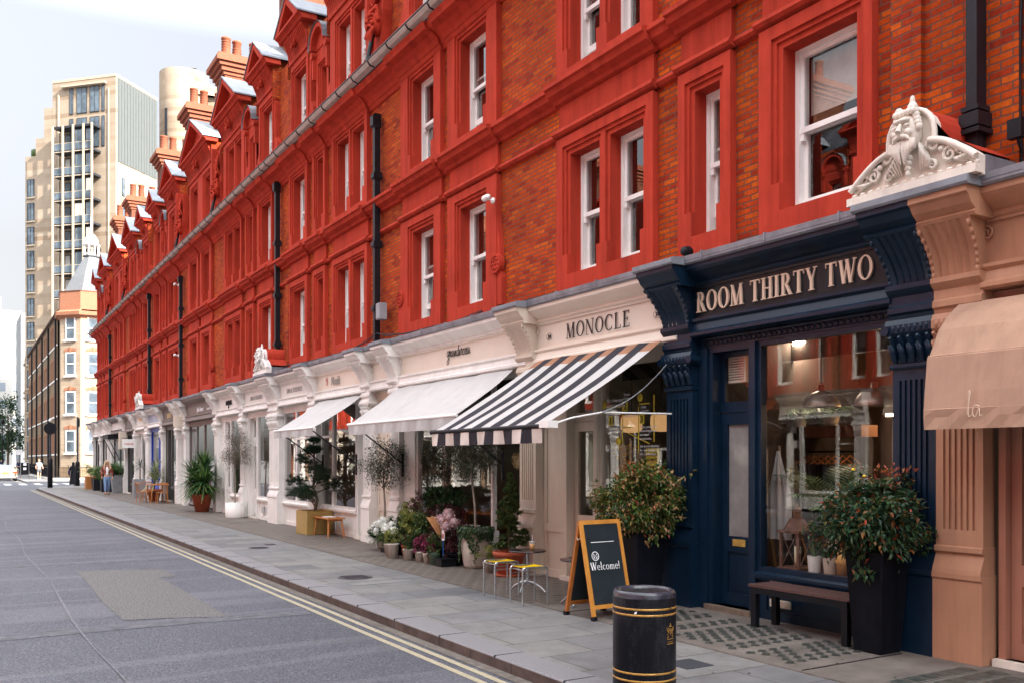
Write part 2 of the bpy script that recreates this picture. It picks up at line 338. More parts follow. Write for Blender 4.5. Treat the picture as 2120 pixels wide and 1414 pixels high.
def slabs(name, cols, mort, bw, rh, ms=.008, rot=False, bump=.4, off=.5, dirt=.5):
    a = N(name); g = a.n('ShaderNodeNewGeometry'); sx = a.n('ShaderNodeSeparateXYZ'); a.l(g, 0, sx, 0); cb = a.n('ShaderNodeCombineXYZ')
    a.l(sx, 1 if rot else 0, cb, 0); a.l(sx, 0 if rot else 1, cb, 1)
    b = a.n('ShaderNodeTexBrick'); a.l(cb, 0, b, 0); b.offset = off
    b.inputs['Color1'].default_value = g3(0); b.inputs['Color2'].default_value = g3(1); b.inputs['Mortar'].default_value = g3(.5)
    b.inputs['Scale'].default_value = 1; b.inputs['Mortar Size'].default_value = ms; b.inputs['Mortar Smooth'].default_value = .2
    b.inputs['Brick Width'].default_value = bw; b.inputs['Row Height'].default_value = rh
    r = a.ramp(b, 0, [(i/(len(cols)-1), c) for i, c in enumerate(cols)])
    n = a.noise(2.2, 8, .7); rr = a.ramp(n, 0, [(.32, g3(1-dirt*.6)), (.62, g3(1.06))]); c = a.mix(1., (r, 0), (rr, 0), 'MULTIPLY')
    n2 = a.noise(70, 3, .7); r2 = a.ramp(n2, 0, [(.3, g3(.82)), (.7, g3(1.12))]); c = a.mix(1., c, (r2, 0), 'MULTIPLY')
    vo = a.n('ShaderNodeTexVoronoi'); vo.inputs['Scale'].default_value = 3.1; pv, pi = a.pos(); a.l(pv, pi, vo, 0); rv = a.ramp(vo, 0, [(.04, g3(.55)), (.06, g3(1))]); c = a.mix(.8, c, (rv, 0), 'MULTIPLY')
    c = a.mix((b, 1), c, mort); a.col(c)
    inv = a.n('ShaderNodeMath', operation='MULTIPLY_ADD'); a.l(b, 1, inv, 0); inv.inputs[1].default_value = -1; a.l(n2, 0, inv, 2)
    a.bump(inv, 0, bump, .006); a.p.inputs['Roughness'].default_value = .62; a.p.inputs['Specular IOR Level'].default_value = .4; return a.m
YORK = slabs('york_stone', [(.125, .127, .133, 1), (.175, .173, .172, 1), (.215, .207, .195, 1), (.16, .165, .173, 1)], (.07, .065, .06, 1), 1.0, .62, .009)
SETTS = slabs('forecourt_setts', [(.06, .048, .042, 1), (.13, .108, .092, 1), (.09, .074, .064, 1)], (.15, .125, .105, 1), .21, .16, .035)
CELLAR = paint('concrete_forecourt', (.135, .115, .10), .8, .3, 2.5, .9, dirt=.6, fine=50)
def kerbm():
    a = N('kerb_granite'); n = a.noise(90, 3, .8); r = a.ramp(n, 0, [(.3, (.10, .10, .11, 1)), (.7, (.27, .265, .27, 1))]); a.col((r, 0)); a.p.inputs['Roughness'].default_value = .6; a.bump(n, 0, .5, .004); return a.m
KERB = kerbm(); KERBF = paint('kerb_face_grime', (.095, .07, .062), .8, .4, 5, .9, dirt=.6)
def linem():
    a = N('yellow_line_paint'); n = a.noise(70, 4, .8); r = a.ramp(n, 0, [(.40, (.17, .16, .14, 1)), (.47, (.36, .32, .21, 1)), (.8, (.46, .41, .28, 1))]); a.col((r, 0)); a.p.inputs['Roughness'].default_value = .75; a.bump(n, 0, .5, .004); return a.m
YLINE = linem(); WLINE = paint('white_line_paint', (.62, .62, .6), .7, .15, 20, .4)
RZ = -.11                                       # road level; pavement top is z = 0
KX = 4.10; FX = 7.75; END = 64.9
mb = MB(); mb.quad((-600, -200, RZ-.01), (900, -200, RZ-.01), (900, 1500, RZ-.01), (-600, 1500, RZ-.01)); struct('ground', mb, paint('distant_ground', (.15, .145, .14), .9, .2, .2, .2))
mb = MB(); mb.quad((-4.2, -40, RZ), (KX, -40, RZ), (KX, 260, RZ), (-4.2, 260, RZ)); struct('road', mb, ASPH)
mb = MB(); mb.quad((KX+.002, 62.9, RZ+.004), (60, 62.9, RZ+.004), (60, 81.5, RZ+.004), (KX+.002, 81.5, RZ+.004)); struct('side_road', mb, ASPH)
# pavement: strip of york stone, then shop forecourt of setts / concrete
mb = MB(); mb.quad((KX+.30, -12, 0), (5.95, -12, 0), (5.95, END-1.8, 0), (KX+.30, END-1.8, 0)); mb.quad((KX+.3, END-1.8, 0), (14, END-1.8, 0), (14, END+3.4, 0), (KX+4, END+3.3, 0), (KX+2.45, END+2.7, 0), (KX+1.4, END+1.65, 0), (KX+.75, END+.4, 0), (KX+.38, END-.8, 0)); struct('pavement', mb, YORK)
mb = MB(); mb.quad((5.95, 9.4, -.001), (8.2, 9.4, -.001), (8.2, END-1.8, -.001), (5.95, END-1.8, -.001)); struct('forecourt_paving', mb, SETTS)
mb = MB(); mb.quad((5.95, -12, -.001), (8.2, -12, -.001), (8.2, 9.4, -.001), (5.95, 9.4, -.001)); fc = struct('forecourt_concrete', mb, CELLAR)
mb = MB(); mb.box(5.93, 5.965, -12, END-1.8, -.05, .004); struct('paving_joint', mb, paint('joint_dark', (.11, .09, .075), .9, .4, 9, .5))
mb = MB(); mb.box(6.0, 7.3, 5.28, 5.295, -.01, .0035); mb.box(6.0, 7.3, 8.72, 8.735, -.01, .0035); struct('forecourt_seam', mb, IRON)
for (xa, xb, ya, yb) in ((6.0, 7.2, 15.6, 17.8), (6.4, 7.2, 25.5, 28.6), (6.6, 7.3, 32, 36)):
    mb = MB(); mb.quad((xa, ya, .004), (xb, ya, .004), (xb, yb, .004), (xa, yb, .004)); struct('forecourt_slab', mb, CELLAR)
mb = MB(); mb.ext([(KX, RZ-.1), (KX, -.012), (KX+.012, .0), (KX+.30, .002), (KX+.30, -.1)], -12, END-1.8)
q = len(mb.v)
pts = [(KX, END-1.8), (KX+.12, END-.8), (KX+.5, END+.5), (KX+1.2, END+1.8), (KX+2.3, END+2.9), (KX+4, END+3.5), (16, END+3.6)]
for i in range(len(pts)-1):
    (xa, ya), (xb, yb) = pts[i], pts[i+1]; dx, dy = xb-xa, yb-ya; L = math.hypot(dx, dy); nx, ny = dy/L*.28, -dx/L*.28
    mb.quad((xa, ya, RZ), (xb, yb, RZ), (xb, yb, .002), (xa, ya, .002)); mb.quad((xa, ya, .002), (xb, yb, .002), (xb+nx, yb+ny, .0025), (xa+nx, ya+ny, .0025))
mb.mi = [0]*len(mb.f)
struct('kerb', mb, KERB)
mb = MB(); y = -12
while y < END-1.9:                              # dirty front face and joints of the kerb stones
    L = random.choice((.9, 1.1, .75)); mb.box(KX-.004-random.random()*.003, KX+.01, y+.006, y+L-.006, RZ, -.018); y += L
struct('kerb_face', mb, KERBF)
mb = MB(); y = -11
while y < END-2: mb.box(KX-.006, KX+.3, y, y+.008, RZ, .0035); y += random.choice((.9, 1.1, .75))
struct('kerb_joints', mb, IRON)
def strip(xa, xb, ya, yb, z=RZ+.004):
    m_ = MB(); n = int((yb-ya)/1.2); jx = [random.uniform(-.006, .006) for _ in range(n+1)]
    vs = []
    for i in range(n+1):
        y_ = ya+(yb-ya)*i/n; vs += [(xa+jx[i], y_, z), (xb+jx[i], y_, z)]
    m_.add(vs, [(2*i, 2*i+1, 2*i+3, 2*i+2) for i in range(n)]); return m_
struct('yellow_line', strip(KX-.40, KX-.335, -12, END-1.5), YLINE); struct('yellow_line', strip(KX-.245, KX-.18, -12, END-1.5), YLINE)
struct('gutter_channel', strip(KX-.13, KX-.004, -12, END-1.8, RZ+.005), paint('gutter_dirt', (.13, .115, .10), .85, .3, 14, .8, dirt=.6))
mb = MB(); P_ = [(1.68, 16.85), (2.2, 16.7), (2.96, 16.39), (2.97, 15.26), (2.71, 15.28), (2.74, 13.2), (2.73, 11.05), (2.1, 11.3), (1.63, 11.41), (1.60, 13.0), (1.66, 15.2)]; mb.quad(*[(x, y, RZ+.0045) for x, y in P_]); struct('asphalt_patch', mb, patchm())
BANDM = paint('worn_asphalt_band', (.10, .103, .115), .85, .3, 9, .8, fine=60, streak=.3)
for (y0_, wd) in ((10.75, .34), (17.9, .22), (20.6, .26), (26.5, .2), (32, .3), (46, .35)):
    mb = MB(); n = 12; vs = []
    for i in range(n+1):
        x = -4.1+(KX-.45+4.1)*i/n; yy = y0_+.05*math.sin(i*.9)+random.uniform(-.02, .02); vs += [(x, yy, RZ+.004), (x, yy+wd, RZ+.004)]
    mb.add(vs, [(2*i, 2*i+2, 2*i+3, 2*i+1) for i in range(n)]); struct('asphalt_band', mb, BANDM)
mb = MB(); vs = []; n = 60
for i in range(n+1):
    yy = 5+i*.95; x = 1.15+.05*math.sin(i*.7)+random.uniform(-.015, .015); vs += [(x, yy, RZ+.0085), (x+.02+.008*math.sin(i), yy, RZ+.0085)]
mb.add(vs, [(2*i, 2*i+1, 2*i+3, 2*i+2) for i in range(n)]); struct('road_seam', mb, paint('pale_seam', (.15, .15, .165), .85, .4, 9, .5))
for x, y, r_ in ((5.05, 12.9, .26), (5.1, 18.2, .2), (5.5, 18.8, .12)):
    mb = MB(); mb.lathe([(0, .006), (r_, .006), (r_, -.02)], x, y, 0, 24, False); mb.lathe([(r_-.04, .0075), (r_-.02, .0075)], x, y, 0, 24, False, cap=False)
    for i in range(-3, 4): mb.box(x-r_*.7, x+r_*.7, y+i*r_*.2-.006, y+i*r_*.2+.006, .005, .011)
    tag(mb.build('manhole_cover', paint('cast_iron_cover', (.10, .09, .10), .5, .3, 10, .5, metal=.5)), {12.9: 'round iron cover in the paving nearest the yellow stools', 18.2: 'round gridded iron cover in the paving by the kerb beyond the flower display', 18.8: 'small round iron cover in the paving towards the shops beyond the flower display'}[y], 'manhole cover', 'iron covers in the pavement')
mb = MB(); mb.box(5.20, 5.50, 5.8, 6.1, -.01, .0055); tag(mb.build('access_cover', paint('square_cover', (.04, .042, .05), .6, .3, 30, .6)), 'small square dark cover set in the paving behind the litter bin', 'access cover')
for (xa, xb, ya, yb) in ((4.7, 5.6, 12.05, 12.25), (4.75, 5.3, 19.2, 19.5), (4.9, 5.8, 16.6, 16.78)):
    mb = MB(); mb.quad((xa, ya, .004), (xb, ya, .004), (xb, yb, .004), (xa, yb, .004)); struct('paving_slab', mb, paint('pale_slab', (.20, .198, .19), .7, .12, 6, .4))
# glass cellar lights: lozenges of green glass in the concrete
CGL = paint('cellar_glass', (.05, .058, .052), .35, .4, 8, .3, spec=.3); CGR = paint('cellar_glass_rim', (.125, .125, .11), .7, .3, 9, .4)
def lights(x0, y0, nx, ny, dx, dy, a, b, sq=False):
    m_ = MB()
    for i in range(nx):
        for j in range(ny):
            if not sq and (j % 6 == 5 or random.random() < .03): continue
            x, y = x0+i*dx+(j % 2)*dx/2, y0+j*dy
            for k, s_, z in ((1, 1.3, .0035), (0, 1., .0075)):
                m_.k = k
                if sq: m_.quad((x-a*s_, y-b*s_, z), (x+a*s_, y-b*s_, z), (x+a*s_, y+b*s_, z), (x-a*s_, y+b*s_, z))
                else: m_.quad((x-a*s_, y, z), (x, y-b*s_, z), (x+a*s_, y, z), (x, y+b*s_, z))
    return m_
for ya in (5.55, 6.55, 7.65): struct('cellar_glass_grid', lights(6.15, ya, 8, 8, .145, .115, .05, .045), [CGL, CGR])
struct('cellar_glass_grid', lights(6.35, 3.0, 6, 9, .17, .2, .055, .065, True), [CGL, CGR])
# fallen leaves and litter along the gutter and pavement
mb = MB()
for i in range(230):
    if i < 150: x = KX-.02-abs(random.gauss(0, .12)); z = RZ+.012
    else: x = random.uniform(4.5, 7.3); z = .008
    y = 4+random.random()**1.7*50; s_ = random.uniform(.008, .022); a_ = random.random()*6.3
    p = [(x+s_*math.cos(a_+k*1.57)*(1 if k % 2 else .5), y+s_*math.sin(a_+k*1.57)*(1 if k % 2 else .5), z+random.random()*.006) for k in range(4)]; mb.quad(*p)
tag(mb.build('fallen_leaves', leafmat('litter_leaf', [(0, (.30, .12, .04, 1)), (.3, (.12, .09, .04, 1)), (.6, (.4, .38, .33, 1)), (.8, (.10, .13, .04, 1)), (1, (.35, .08, .04, 1))])), 'scattered dry leaves and crumbs along the kerb and pavement', 'leaves', kind='stuff')
mb = MB(); rr_ = random.Random(5)                 # gum spots and crumbs on the slabs, small cracks in the road
for i in range(150):
    x, y, r_ = rr_.uniform(4.5, 7.2), 4+rr_.random()**1.5*40, rr_.uniform(.008, .02); mb.quad(*[(x+r_*math.cos(a)*rr_.uniform(.7, 1.2), y+r_*math.sin(a), .0045+i*.00001) for a in (0, 1.05, 2.1, 3.14, 4.2, 5.2)])
tag(mb.build('gum_spots', paint('gum', (.09, .085, .08), .9)), 'small dark gum spots trodden into the paving slabs', 'gum spots', kind='stuff')
mb = MB()
for i in range(4):
    x, y = rr_.uniform(.3, 3.2), 6+rr_.random()*24; a = rr_.choice((1.3, 1.6, .2, 2.9)); vs = []
    for k in range(22): a += rr_.uniform(-.35, .35); x += .10*math.cos(a); y += .10*math.sin(a); w_ = rr_.uniform(.002, .005); vs += [(x-w_, y+w_, RZ+.0095), (x+w_, y-w_, RZ+.0095)]
    mb.add(vs, [(2*k, 2*k+1, 2*k+3, 2*k+2) for k in range(21)])
struct('road_cracks', mb, IRON)
# side street paving, far pavement, kerbs
mb = MB(); mb.quad((4.75, 81.5, 0), (80, 81.5, 0), (80, 260, 0), (4.75, 260, 0)); struct('far_pavement', mb, YORK)
mb = MB(); mb.box(4.6, 4.75, 81.4, 260, RZ, .004); mb.box(4.75, 60, 81.35, 81.5, RZ, .004); struct('far_kerb', mb, KERB)
mb = MB(); mb.quad((-9, -40, 0), (-4.4, -40, 0), (-4.4, 260, 0), (-9, 260, 0)); struct('opposite_pavement', mb, YORK)
mb = MB(); mb.box(-4.4, -4.2, -40, 260, RZ, .004); struct('opposite_kerb', mb, KERB)
for i in range(9):
    mb = MB(); x = -1.2+i*1.02; mb.quad((x, 76.2, RZ+.009), (x+.45, 76.2, RZ+.009), (x+.45, 80.2, RZ+.009), (x, 80.2, RZ+.009)); struct('crossing_marking', mb, WLINE)
# ================================================================= the red terrace
U = 20.05; U0 = 5.05
# (surround y0,y1, openings) inside one unit, mirrored about its middle
HALF = [(.80, 2.28, [(1.02, 1.98)]), (2.72, 3.62, [(2.95, 3.38)]), (4.10, 6.32, [(4.36, 5.08), (5.32, 6.04)]), (8.10, 9.88, [(8.56, 9.48)])]
BAYS = HALF+[(U-b, U-a, [(U-d, U-c) for c, d in reversed(op)]) for a, b, op in reversed(HALF)]
FL1 = (4.45, 6.22); FL2 = (7.46, 9.20); FL3 = (10.25, 12.0)
_w = {}
def win_meshes(wd, ht, lift=0.):
    key = (round(wd, 3), round(ht, 3), lift)
    if key in _w: return _w[key]
    m_ = MB(); x0 = .15; b = .055
    m_.box(x0, x0+.16, 0, b, 0, ht); m_.box(x0, x0+.16, wd-b, wd, 0, ht); m_.box(x0, x0+.16, b, wd-b, ht-b, ht); m_.box(x0-.06, x0+.16, -.0, wd, -.0, .05)
    mid = ht*.5; s_ = .045
    # upper sash forward, lower sash set back and sometimes raised
    xa = x0+.03; m_.box(xa, xa+.045, b, b+s_, mid, ht-b); m_.box(xa, xa+.045, wd-b-s_, wd-b, mid, ht-b); m_.box(xa, xa+.045, b+s_, wd-b-s_, ht-b-s_, ht-b); m_.box(xa-.012, xa+.05, b, wd-b, mid-.03, mid+.03)
    for yy in (b, wd-b-s_): m_.box(xa-.004, xa+.04, yy, yy+s_, mid-.11, mid-.03)
    xb = x0+.09; zl = .05+lift; m_.box(xb, xb+.045, b, b+s_, zl, mid+lift); m_.box(xb, xb+.045, wd-b-s_, wd-b, zl, mid+lift); m_.box(xb, xb+.045, b+s_, wd-b-s_, zl, zl+.10); m_.box(xb, xb+.045, b+s_, wd-b-s_, mid+lift-.035, mid+lift)
    g = MB(); g.quad((xa+.02, b+s_, mid), (xa+.02, wd-b-s_, mid), (xa+.02, wd-b-s_, ht-b-s_), (xa+.02, b+s_, ht-b-s_)); g.quad((xb+.02, b+s_, zl+.1), (xb+.02, wd-b-s_, zl+.1), (xb+.02, wd-b-s_, mid+lift), (xb+.02, b+s_, mid+lift))
    cu = MB(); n = 7; cw = wd*.34
    vs = []
    for i in range(n+1): vs += [(x0+.24+.02*(i % 2), .02+cw*i/n, .06), (x0+.24+.02*(i % 2), .02+cw*i/n, ht-.06)]
    cu.add(vs, [(2*i, 2*i+1, 2*i+3, 2*i+2) for i in range(n)])
    bl = MB(); bl.quad((x0+.22, .03, ht*.62), (x0+.22, wd-.03, ht*.62), (x0+.22, wd-.03, ht-.05), (x0+.22, .03, ht-.05))
    _w[key] = (m_.mesh('window', SASH), g.mesh('pane', GLASS), cu.mesh('curtain', CURT), bl.mesh('blind', CURT)); return _w[key]
def surround(y0, y1, z0, z1, ops, oz0, oz1, x=-.10, plain=.12):
    ys = [y0, y1]; zs = [z0, z1, oz0, oz1, oz1+plain, oz1+plain*.55, oz0+.30]
    for a, b in ops: ys += [a, b, a-plain, b+plain, a-plain*.55, b+plain*.55]
    ys = [q for q in ys if y0 <= q <= y1]
    def fn(y, z):
        for a, b in ops:
            if a < y < b and oz0 < z < oz1: return None
        for a, b in ops:
            if a-plain*.55 < y < b+plain*.55 and oz0+.3 < z < oz1+plain*.55: return x+.06
        for a, b in ops:
            if a-plain < y < b+plain and oz0+.3 < z < oz1+plain: return x+.03
        return x
    m_ = MB(); m_.relief(ys, zs, fn, .18, 0.); return m_
def mould(m_, prof, segs):
    for a, b, e in segs: m_.ext([(px-e, pz) for px, pz in prof], a, b)
def breaks(y0, y1, e):
    out = []; c = y0
    for a, b, _ in BAYS:
        if a-.04 > c: out.append((c, a-.04, 0))
        out.append((a-.04, b+.04, e)); c = b+.04
    out.append((c, y1, 0)); return out
def head(m_, cx, cy, cz, s=1.):
    """bearded mask in relief facing -x"""
    m_.ball((cx, cy, cz), (.13*s, .15*s, .21*s), 12, 10)
    m_.ball((cx-.12*s, cy, cz+.10*s), (.05*s, .11*s, .03*s), 8, 6)
    for d in (-1, 1):
        m_.ball((cx-.115*s, cy+d*.06*s, cz+.045*s), (.03*s, .035*s, .022*s), 8, 6); m_.ball((cx-.10*s, cy+d*.075*s, cz-.03*s), (.05*s, .045*s, .045*s), 8, 6)
        m_.tube([(cx-.14*s, cy+d*.01*s, cz-.065*s), (cx-.14*s, cy+d*.07*s, cz-.085*s), (cx-.11*s, cy+d*.12*s, cz-.14*s)], [.028*s, .026*s, .008*s], 6)
        for k in range(5): m_.tube([(cx-.10*s, cy+d*(.02+.028*k)*s, cz-.12*s), (cx-.13*s, cy+d*(.03+.03*k)*s, cz-.22*s), (cx-.10*s, cy+d*(.02+.018*k)*s, cz-(.36-.03*k)*s)], [.03*s, .028*s, .006*s], 6)
        for k in range(6): m_.ball((cx-.03*s, cy+d*(.15-.012*k)*s, cz+(.02+.045*k)*s), .045*s, 6, 5)
    m_.tube([(cx-.13*s, cy, cz+.07*s), (cx-.18*s, cy, cz-.03*s)], [.018*s, .032*s], 8); m_.ball((cx-.10*s, cy, cz-.13*s), (.04*s, .04*s, .02*s), 8, 5)
    for k in range(5): m_.ball((cx-.07*s, cy+(k-2)*.05*s, cz+.20*s), .04*s, 6, 5)
def scroll(m_, x, cy, cz, r, t=.018, turns=1.7, d=1, n=26):
    m_.tube([(x, cy+d*r*(1-i/n*.85)*math.cos(i/n*turns*6.283), cz+r*(1-i/n*.85)*math.sin(i/n*turns*6.283)) for i in range(n+1)], [t*(1-.4*i/n) for i in range(n+1)], 6)
def terrace(Y0, label, near=False, chim=(1.0, 9.9, 15.2), seed=1):
    rnd = random.Random(seed)
    T_ = thing('terraced_building', (7.72, Y0, 0), label, 'building', 'red brick and red stucco terrace blocks')
    X = .0
    # brick wall with holes; attic storey set back a little
    ys = [0, U]; zs = [3.6, 9.5]
    for a, b, ops in BAYS:
        for c, d in ops: ys += [c-.02, d+.02]
    for f in (FL1, FL2): zs += [f[0]-.02, f[1]+.02]
    piers = [(.0, .28), (U-.28, U)]
    for a, b in piers: ys += [a, b]
    def fn(y, z):
        for f in (FL1, FL2):
            if f[0]-.02 < z < f[1]+.02:
                for a, b, ops in BAYS:
                    for c, d in ops:
                        if c-.02 < y < d+.02: return None
        return 0.
    m_ = MB(); m_.relief(ys, zs, fn, .3, 0.)
    ys = [0, U]
    for a, b, ops in BAYS:
        for c, d in ops: ys += [c-.02, d+.02]
    def fn3(y, z):
        if FL3[0]-.02 < z < FL3[1]+.02:
            for a, b, ops in BAYS:
                for c, d in ops:
                    if c-.02 < y < d+.02: return None
        return .12
    m_.relief(ys, [9.5, FL3[0]-.02, FL3[1]+.02, 12.75], fn3, .4, .12)
    m_.build('brick_wall', BRICK, T_)
    for ya in (.30, U-.62): m_ = MB(); m_.box(-.055, .0, ya, ya+.32, 4.12, 6.50); m_.build('brick_pier', BRICK, T_)
    # shell: inner wall, sides, back, roof
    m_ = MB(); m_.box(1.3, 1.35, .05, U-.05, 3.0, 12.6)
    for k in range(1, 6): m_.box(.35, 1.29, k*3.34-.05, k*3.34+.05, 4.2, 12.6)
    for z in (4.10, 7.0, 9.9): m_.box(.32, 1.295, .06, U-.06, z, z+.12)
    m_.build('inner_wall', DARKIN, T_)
    m_ = MB(); m_.quad((.3, 0, -.2), (9, 0, -.2), (9, 0, 12.7), (.3, 0, 12.7)); m_.quad((.3, U-.01, -.2), (9, U-.01, -.2), (9, U-.01, 12.7), (.3, U-.01, 12.7)); m_.quad((9, 0, -.2), (9, U, -.2), (9, U, 12.7), (9, 0, 12.7)); m_.quad((.3, 0, 3.7), (1.4, 0, 3.7), (1.4, U, 3.7), (.3, U, 3.7)); m_.build('side_wall', DKBRICK, T_)
    m_ = MB(); m_.ext([(.12, 12.76), (2.2, 14.6), (7, 14.6), (9.05, 12.7), (8.9, 12.6), (.3, 12.6)], 0, U); m_.build('roof', SLATE, T_)
    # string courses
    low = [(0.02, 6.50), (-.06, 6.52), (-.09, 6.555), (-.075, 6.60), (-.05, 6.62), (0.02, 6.64)]
    m_ = MB(); mould(m_, low, breaks(0, U, .07)); m_.build('lower_string_course', RED, T_)
    up = [(0.02, 6.98), (-.05, 7.0), (-.07, 7.05), (-.17, 7.10), (-.20, 7.17), (-.24, 7.19), (-.24, 7.25), (0.02, 7.30)]
    m_ = MB(); mould(m_, up, breaks(0, U, .07)); m_.build('upper_string_course', RED, T_)
    # main cornice with deep cove, breaks over each surround
    cor = [(0.02, 9.30), (-.04, 9.33), (-.07, 9.40), (-.09, 9.41), (-.13, 9.50), (-.22, 9.585), (-.36, 9.63), (-.38, 9.68), (-.42, 9.74), (0.2, 9.78)]
    m_ = MB(); mould(m_, cor, breaks(0, U, .06)); m_.build('main_cornice', RED, T_)
    m_ = MB(); m_.ext([(-.425, 9.775), (-.53, 9.80), (-.575, 9.86), (-.575, 9.885), (-.545, 9.885), (-.51, 9.84), (-.42, 9.83), (-.42, 9.78)], 0, U); gt = m_.build('gutter', GUTTERW, T_)
    m_ = MB(); m_.tube([(-.575, 0.01, 9.895), (-.575, U-.01, 9.895)], .018, 6)
    y = .4
    while y < U: m_.box(-.655, -.40, y, y+.035, 9.742, 9.93) if False else m_.ext([(-.435, 9.765), (-.54, 9.79), (-.59, 9.86), (-.59, 9.905), (-.56, 9.905), (-.53, 9.84), (-.435, 9.80)], y, y+.04); y += .93
    m_.ext([(-.40, 9.781), (-.40, 9.93), (-.37, 9.93), (-.37, 9.783)], 0, U); m_.build('gutter_strap', IRON, gt)
    # surrounds, frieze blocks, windows
    ms_, wm = {}, 0
    for bi, (a, b, ops) in enumerate(BAYS):
        kind = len(ops)
        for fi, fl in enumerate((FL1, FL2)):
            z0, z1 = (4.08, 6.48) if fi == 0 else (7.29, 9.32)
            m_ = surround(a, b, z0, z1, ops, fl[0], fl[1])
            if fi == 0: m_.box(-.062, 0.0, a+.02, b-.02, 6.645, 6.975)
            if fi == 0 and bi in (3, 4):                   # rosette scroll on the outer foot
                e = a if bi == 3 else b; d = -1 if bi == 3 else 1
                m_.lathe([(0, -.045), (.17, -.045), (.17, .04), (0, .04)], -.075, e+d*.0, 4.98, 20, False, ax='x'); 
                m_.poly([(e-d*.04, 4.3), (e+d*.15, 4.3), (e+d*.15, 4.75), (e+d*.10, 4.85), (e+d*.10, 5.12), (e+d*.08, 5.25), (e-d*.04, 6.05)], -.085, 0.)
                for k in range(8):
                    t = k*math.pi/4; m_.ball((-.125, e+.085*math.cos(t), 4.98+.085*math.sin(t)), (.014, .03, .03), 6, 4)
                m_.ball((-.125, e, 4.98), (.02, .03, .03), 6, 4)
                m_.lathe([(.125, -.135), (.155, -.135), (.155, -.10)], 0, e, 4.98, 20, False, ax='x', cap=False)
            m_.build('window_surround', RED, T_)
            for (c, d) in ops:
                lift = .22 if rnd.random() < .22 else 0.
                wme = win_meshes(d-c, fl[1]-fl[0], lift)
                o = put('window', wme[0], T_, (0, c, fl[0])); put('pane', wme[1], o)
                r_ = rnd.random()
                if r_ < .40: put('curtain', wme[2], o)
                elif r_ < .60: put('blind', wme[3], o)
        # attic
        z0, z1 = 9.95, 12.28
        if kind == 1 and bi in (1, 6):                      # small arched window
            m_ = surround(a, b, 9.7, 12.05, ops, FL3[0], 11.55, .0, .1); yc = (a+b)/2
            for k in range(10):
                t0, t1 = math.pi*k/10, math.pi*(k+1)/10
                q = [(yc+.42*math.cos(t0), 12.0+.42*math.sin(t0)), (yc+.42*math.cos(t1), 12.0+.42*math.sin(t1)), (yc+.53*math.cos(t1), 12.0+.53*math.sin(t1)), (yc+.53*math.cos(t0), 12.0+.53*math.sin(t0))]
                m_.poly(q, -.16, .12)
            m_.poly([(yc+.42*math.cos(math.pi*k/10), 12.0+.42*math.sin(math.pi*k/10)) for k in range(11)], -.02, .12)
            for d in (-1, 1): m_.lathe([(0, -.12), (.10, -.12), (.10, .12), (0, .12)], .0, yc+d*.50, 11.9, 14, False, ax='x'); m_.box(-.08, .12, yc+d*.5-.05, yc+d*.5+.05, 11.3, 11.82)
            s_ = m_.build('arched_dormer', RED, T_)
            m_ = MB()
            for k in range(10):
                t0, t1 = math.pi*k/10, math.pi*(k+1)/10
                m_.quad((-.2, yc+.55*math.cos(t0), 12.0+.55*math.sin(t0)), (-.2, yc+.55*math.cos(t1), 12.0+.55*math.sin(t1)), (.5, yc+.55*math.cos(t1), 12.05+.55*math.sin(t1)), (.5, yc+.55*math.cos(t0), 12.05+.55*math.sin(t0)))
            m_.build('lead_hood', LEADL, s_)
            c, d = ops[0]; wme = win_meshes(d-c, 11.55-FL3[0]); o = put('window', wme[0], T_, (.08, c, FL3[0])); put('pane', wme[1], o)
            continue
        if bi == 4: continue
        if bi == 3: gy0, gy1, pks = 8.05, 12.0, BAYS[3][2]+BAYS[4][2]; rise = 1.15
        elif kind == 2: gy0, gy1, pks = a-.35, b+.35, ops; rise = 1.0
        else: gy0, gy1, pks = a-.12, b+.12, ops; rise = .72
        m_ = surround(gy0+.15, gy1-.15, z0, 12.3, pks, FL3[0], FL3[1], -.06, .13)
        # frieze with fluted coving
        m_.ext([(.1, 12.3), (-.10, 12.3), (-.11, 12.36), (-.09, 12.40), (-.13, 12.62), (-.24, 12.86), (-.26, 12.93), (.1, 12.93)], gy0+.1, gy1-.1)
        y = gy0+.16
        while y < gy1-.2: m_.ext([(-.10, 12.42), (-.145, 12.60), (-.265, 12.86), (-.20, 12.86)], y, y+.045); y += .11
        m_.ext([(.1, 12.93), (-.30, 12.93), (-.34, 13.0), (-.42, 13.04), (-.42, 13.10), (.1, 13.10)], gy0-.1, gy1+.1)
        yc = (gy0+gy1)/2; hw = (gy1-gy0)/2+.1
        head(m_, -.2, yc, 12.66, .8 if kind == 2 or bi == 3 else .6)
        th_ = math.atan2(rise, hw); nz = .16/math.cos(th_)
        for d in (-1, 1):
            m_.poly([(yc+d*hw, 13.101), (yc, 13.101+rise), (yc, 13.10+rise-nz), (yc+d*(hw-.32), 13.101)], -.42, .10)
        m_.poly([(yc-hw*.72, 13.102), (yc, 13.102+rise*.76), (yc+hw*.72, 13.102)], -.14, .10)
        for d in (-1, 1):                                    # side consoles down to the gutter
            e = yc+d*(hw-.25); m_.poly([(e, 9.95), (e+d*.10, 9.95), (e+d*.30, 10.2), (e+d*.30, 10.7), (e+d*.13, 10.9), (e+d*.10, 11.9), (e, 12.2)], -.02, .12)
            m_.lathe([(0, -.06), (.14, -.06), (.14, .12), (0, .12)], .0, e+d*.17, 10.45, 14, False, ax='x')
        dg = m_.build('dormer_gable', RED, T_)
        m_ = MB(); zt = 13.115+rise
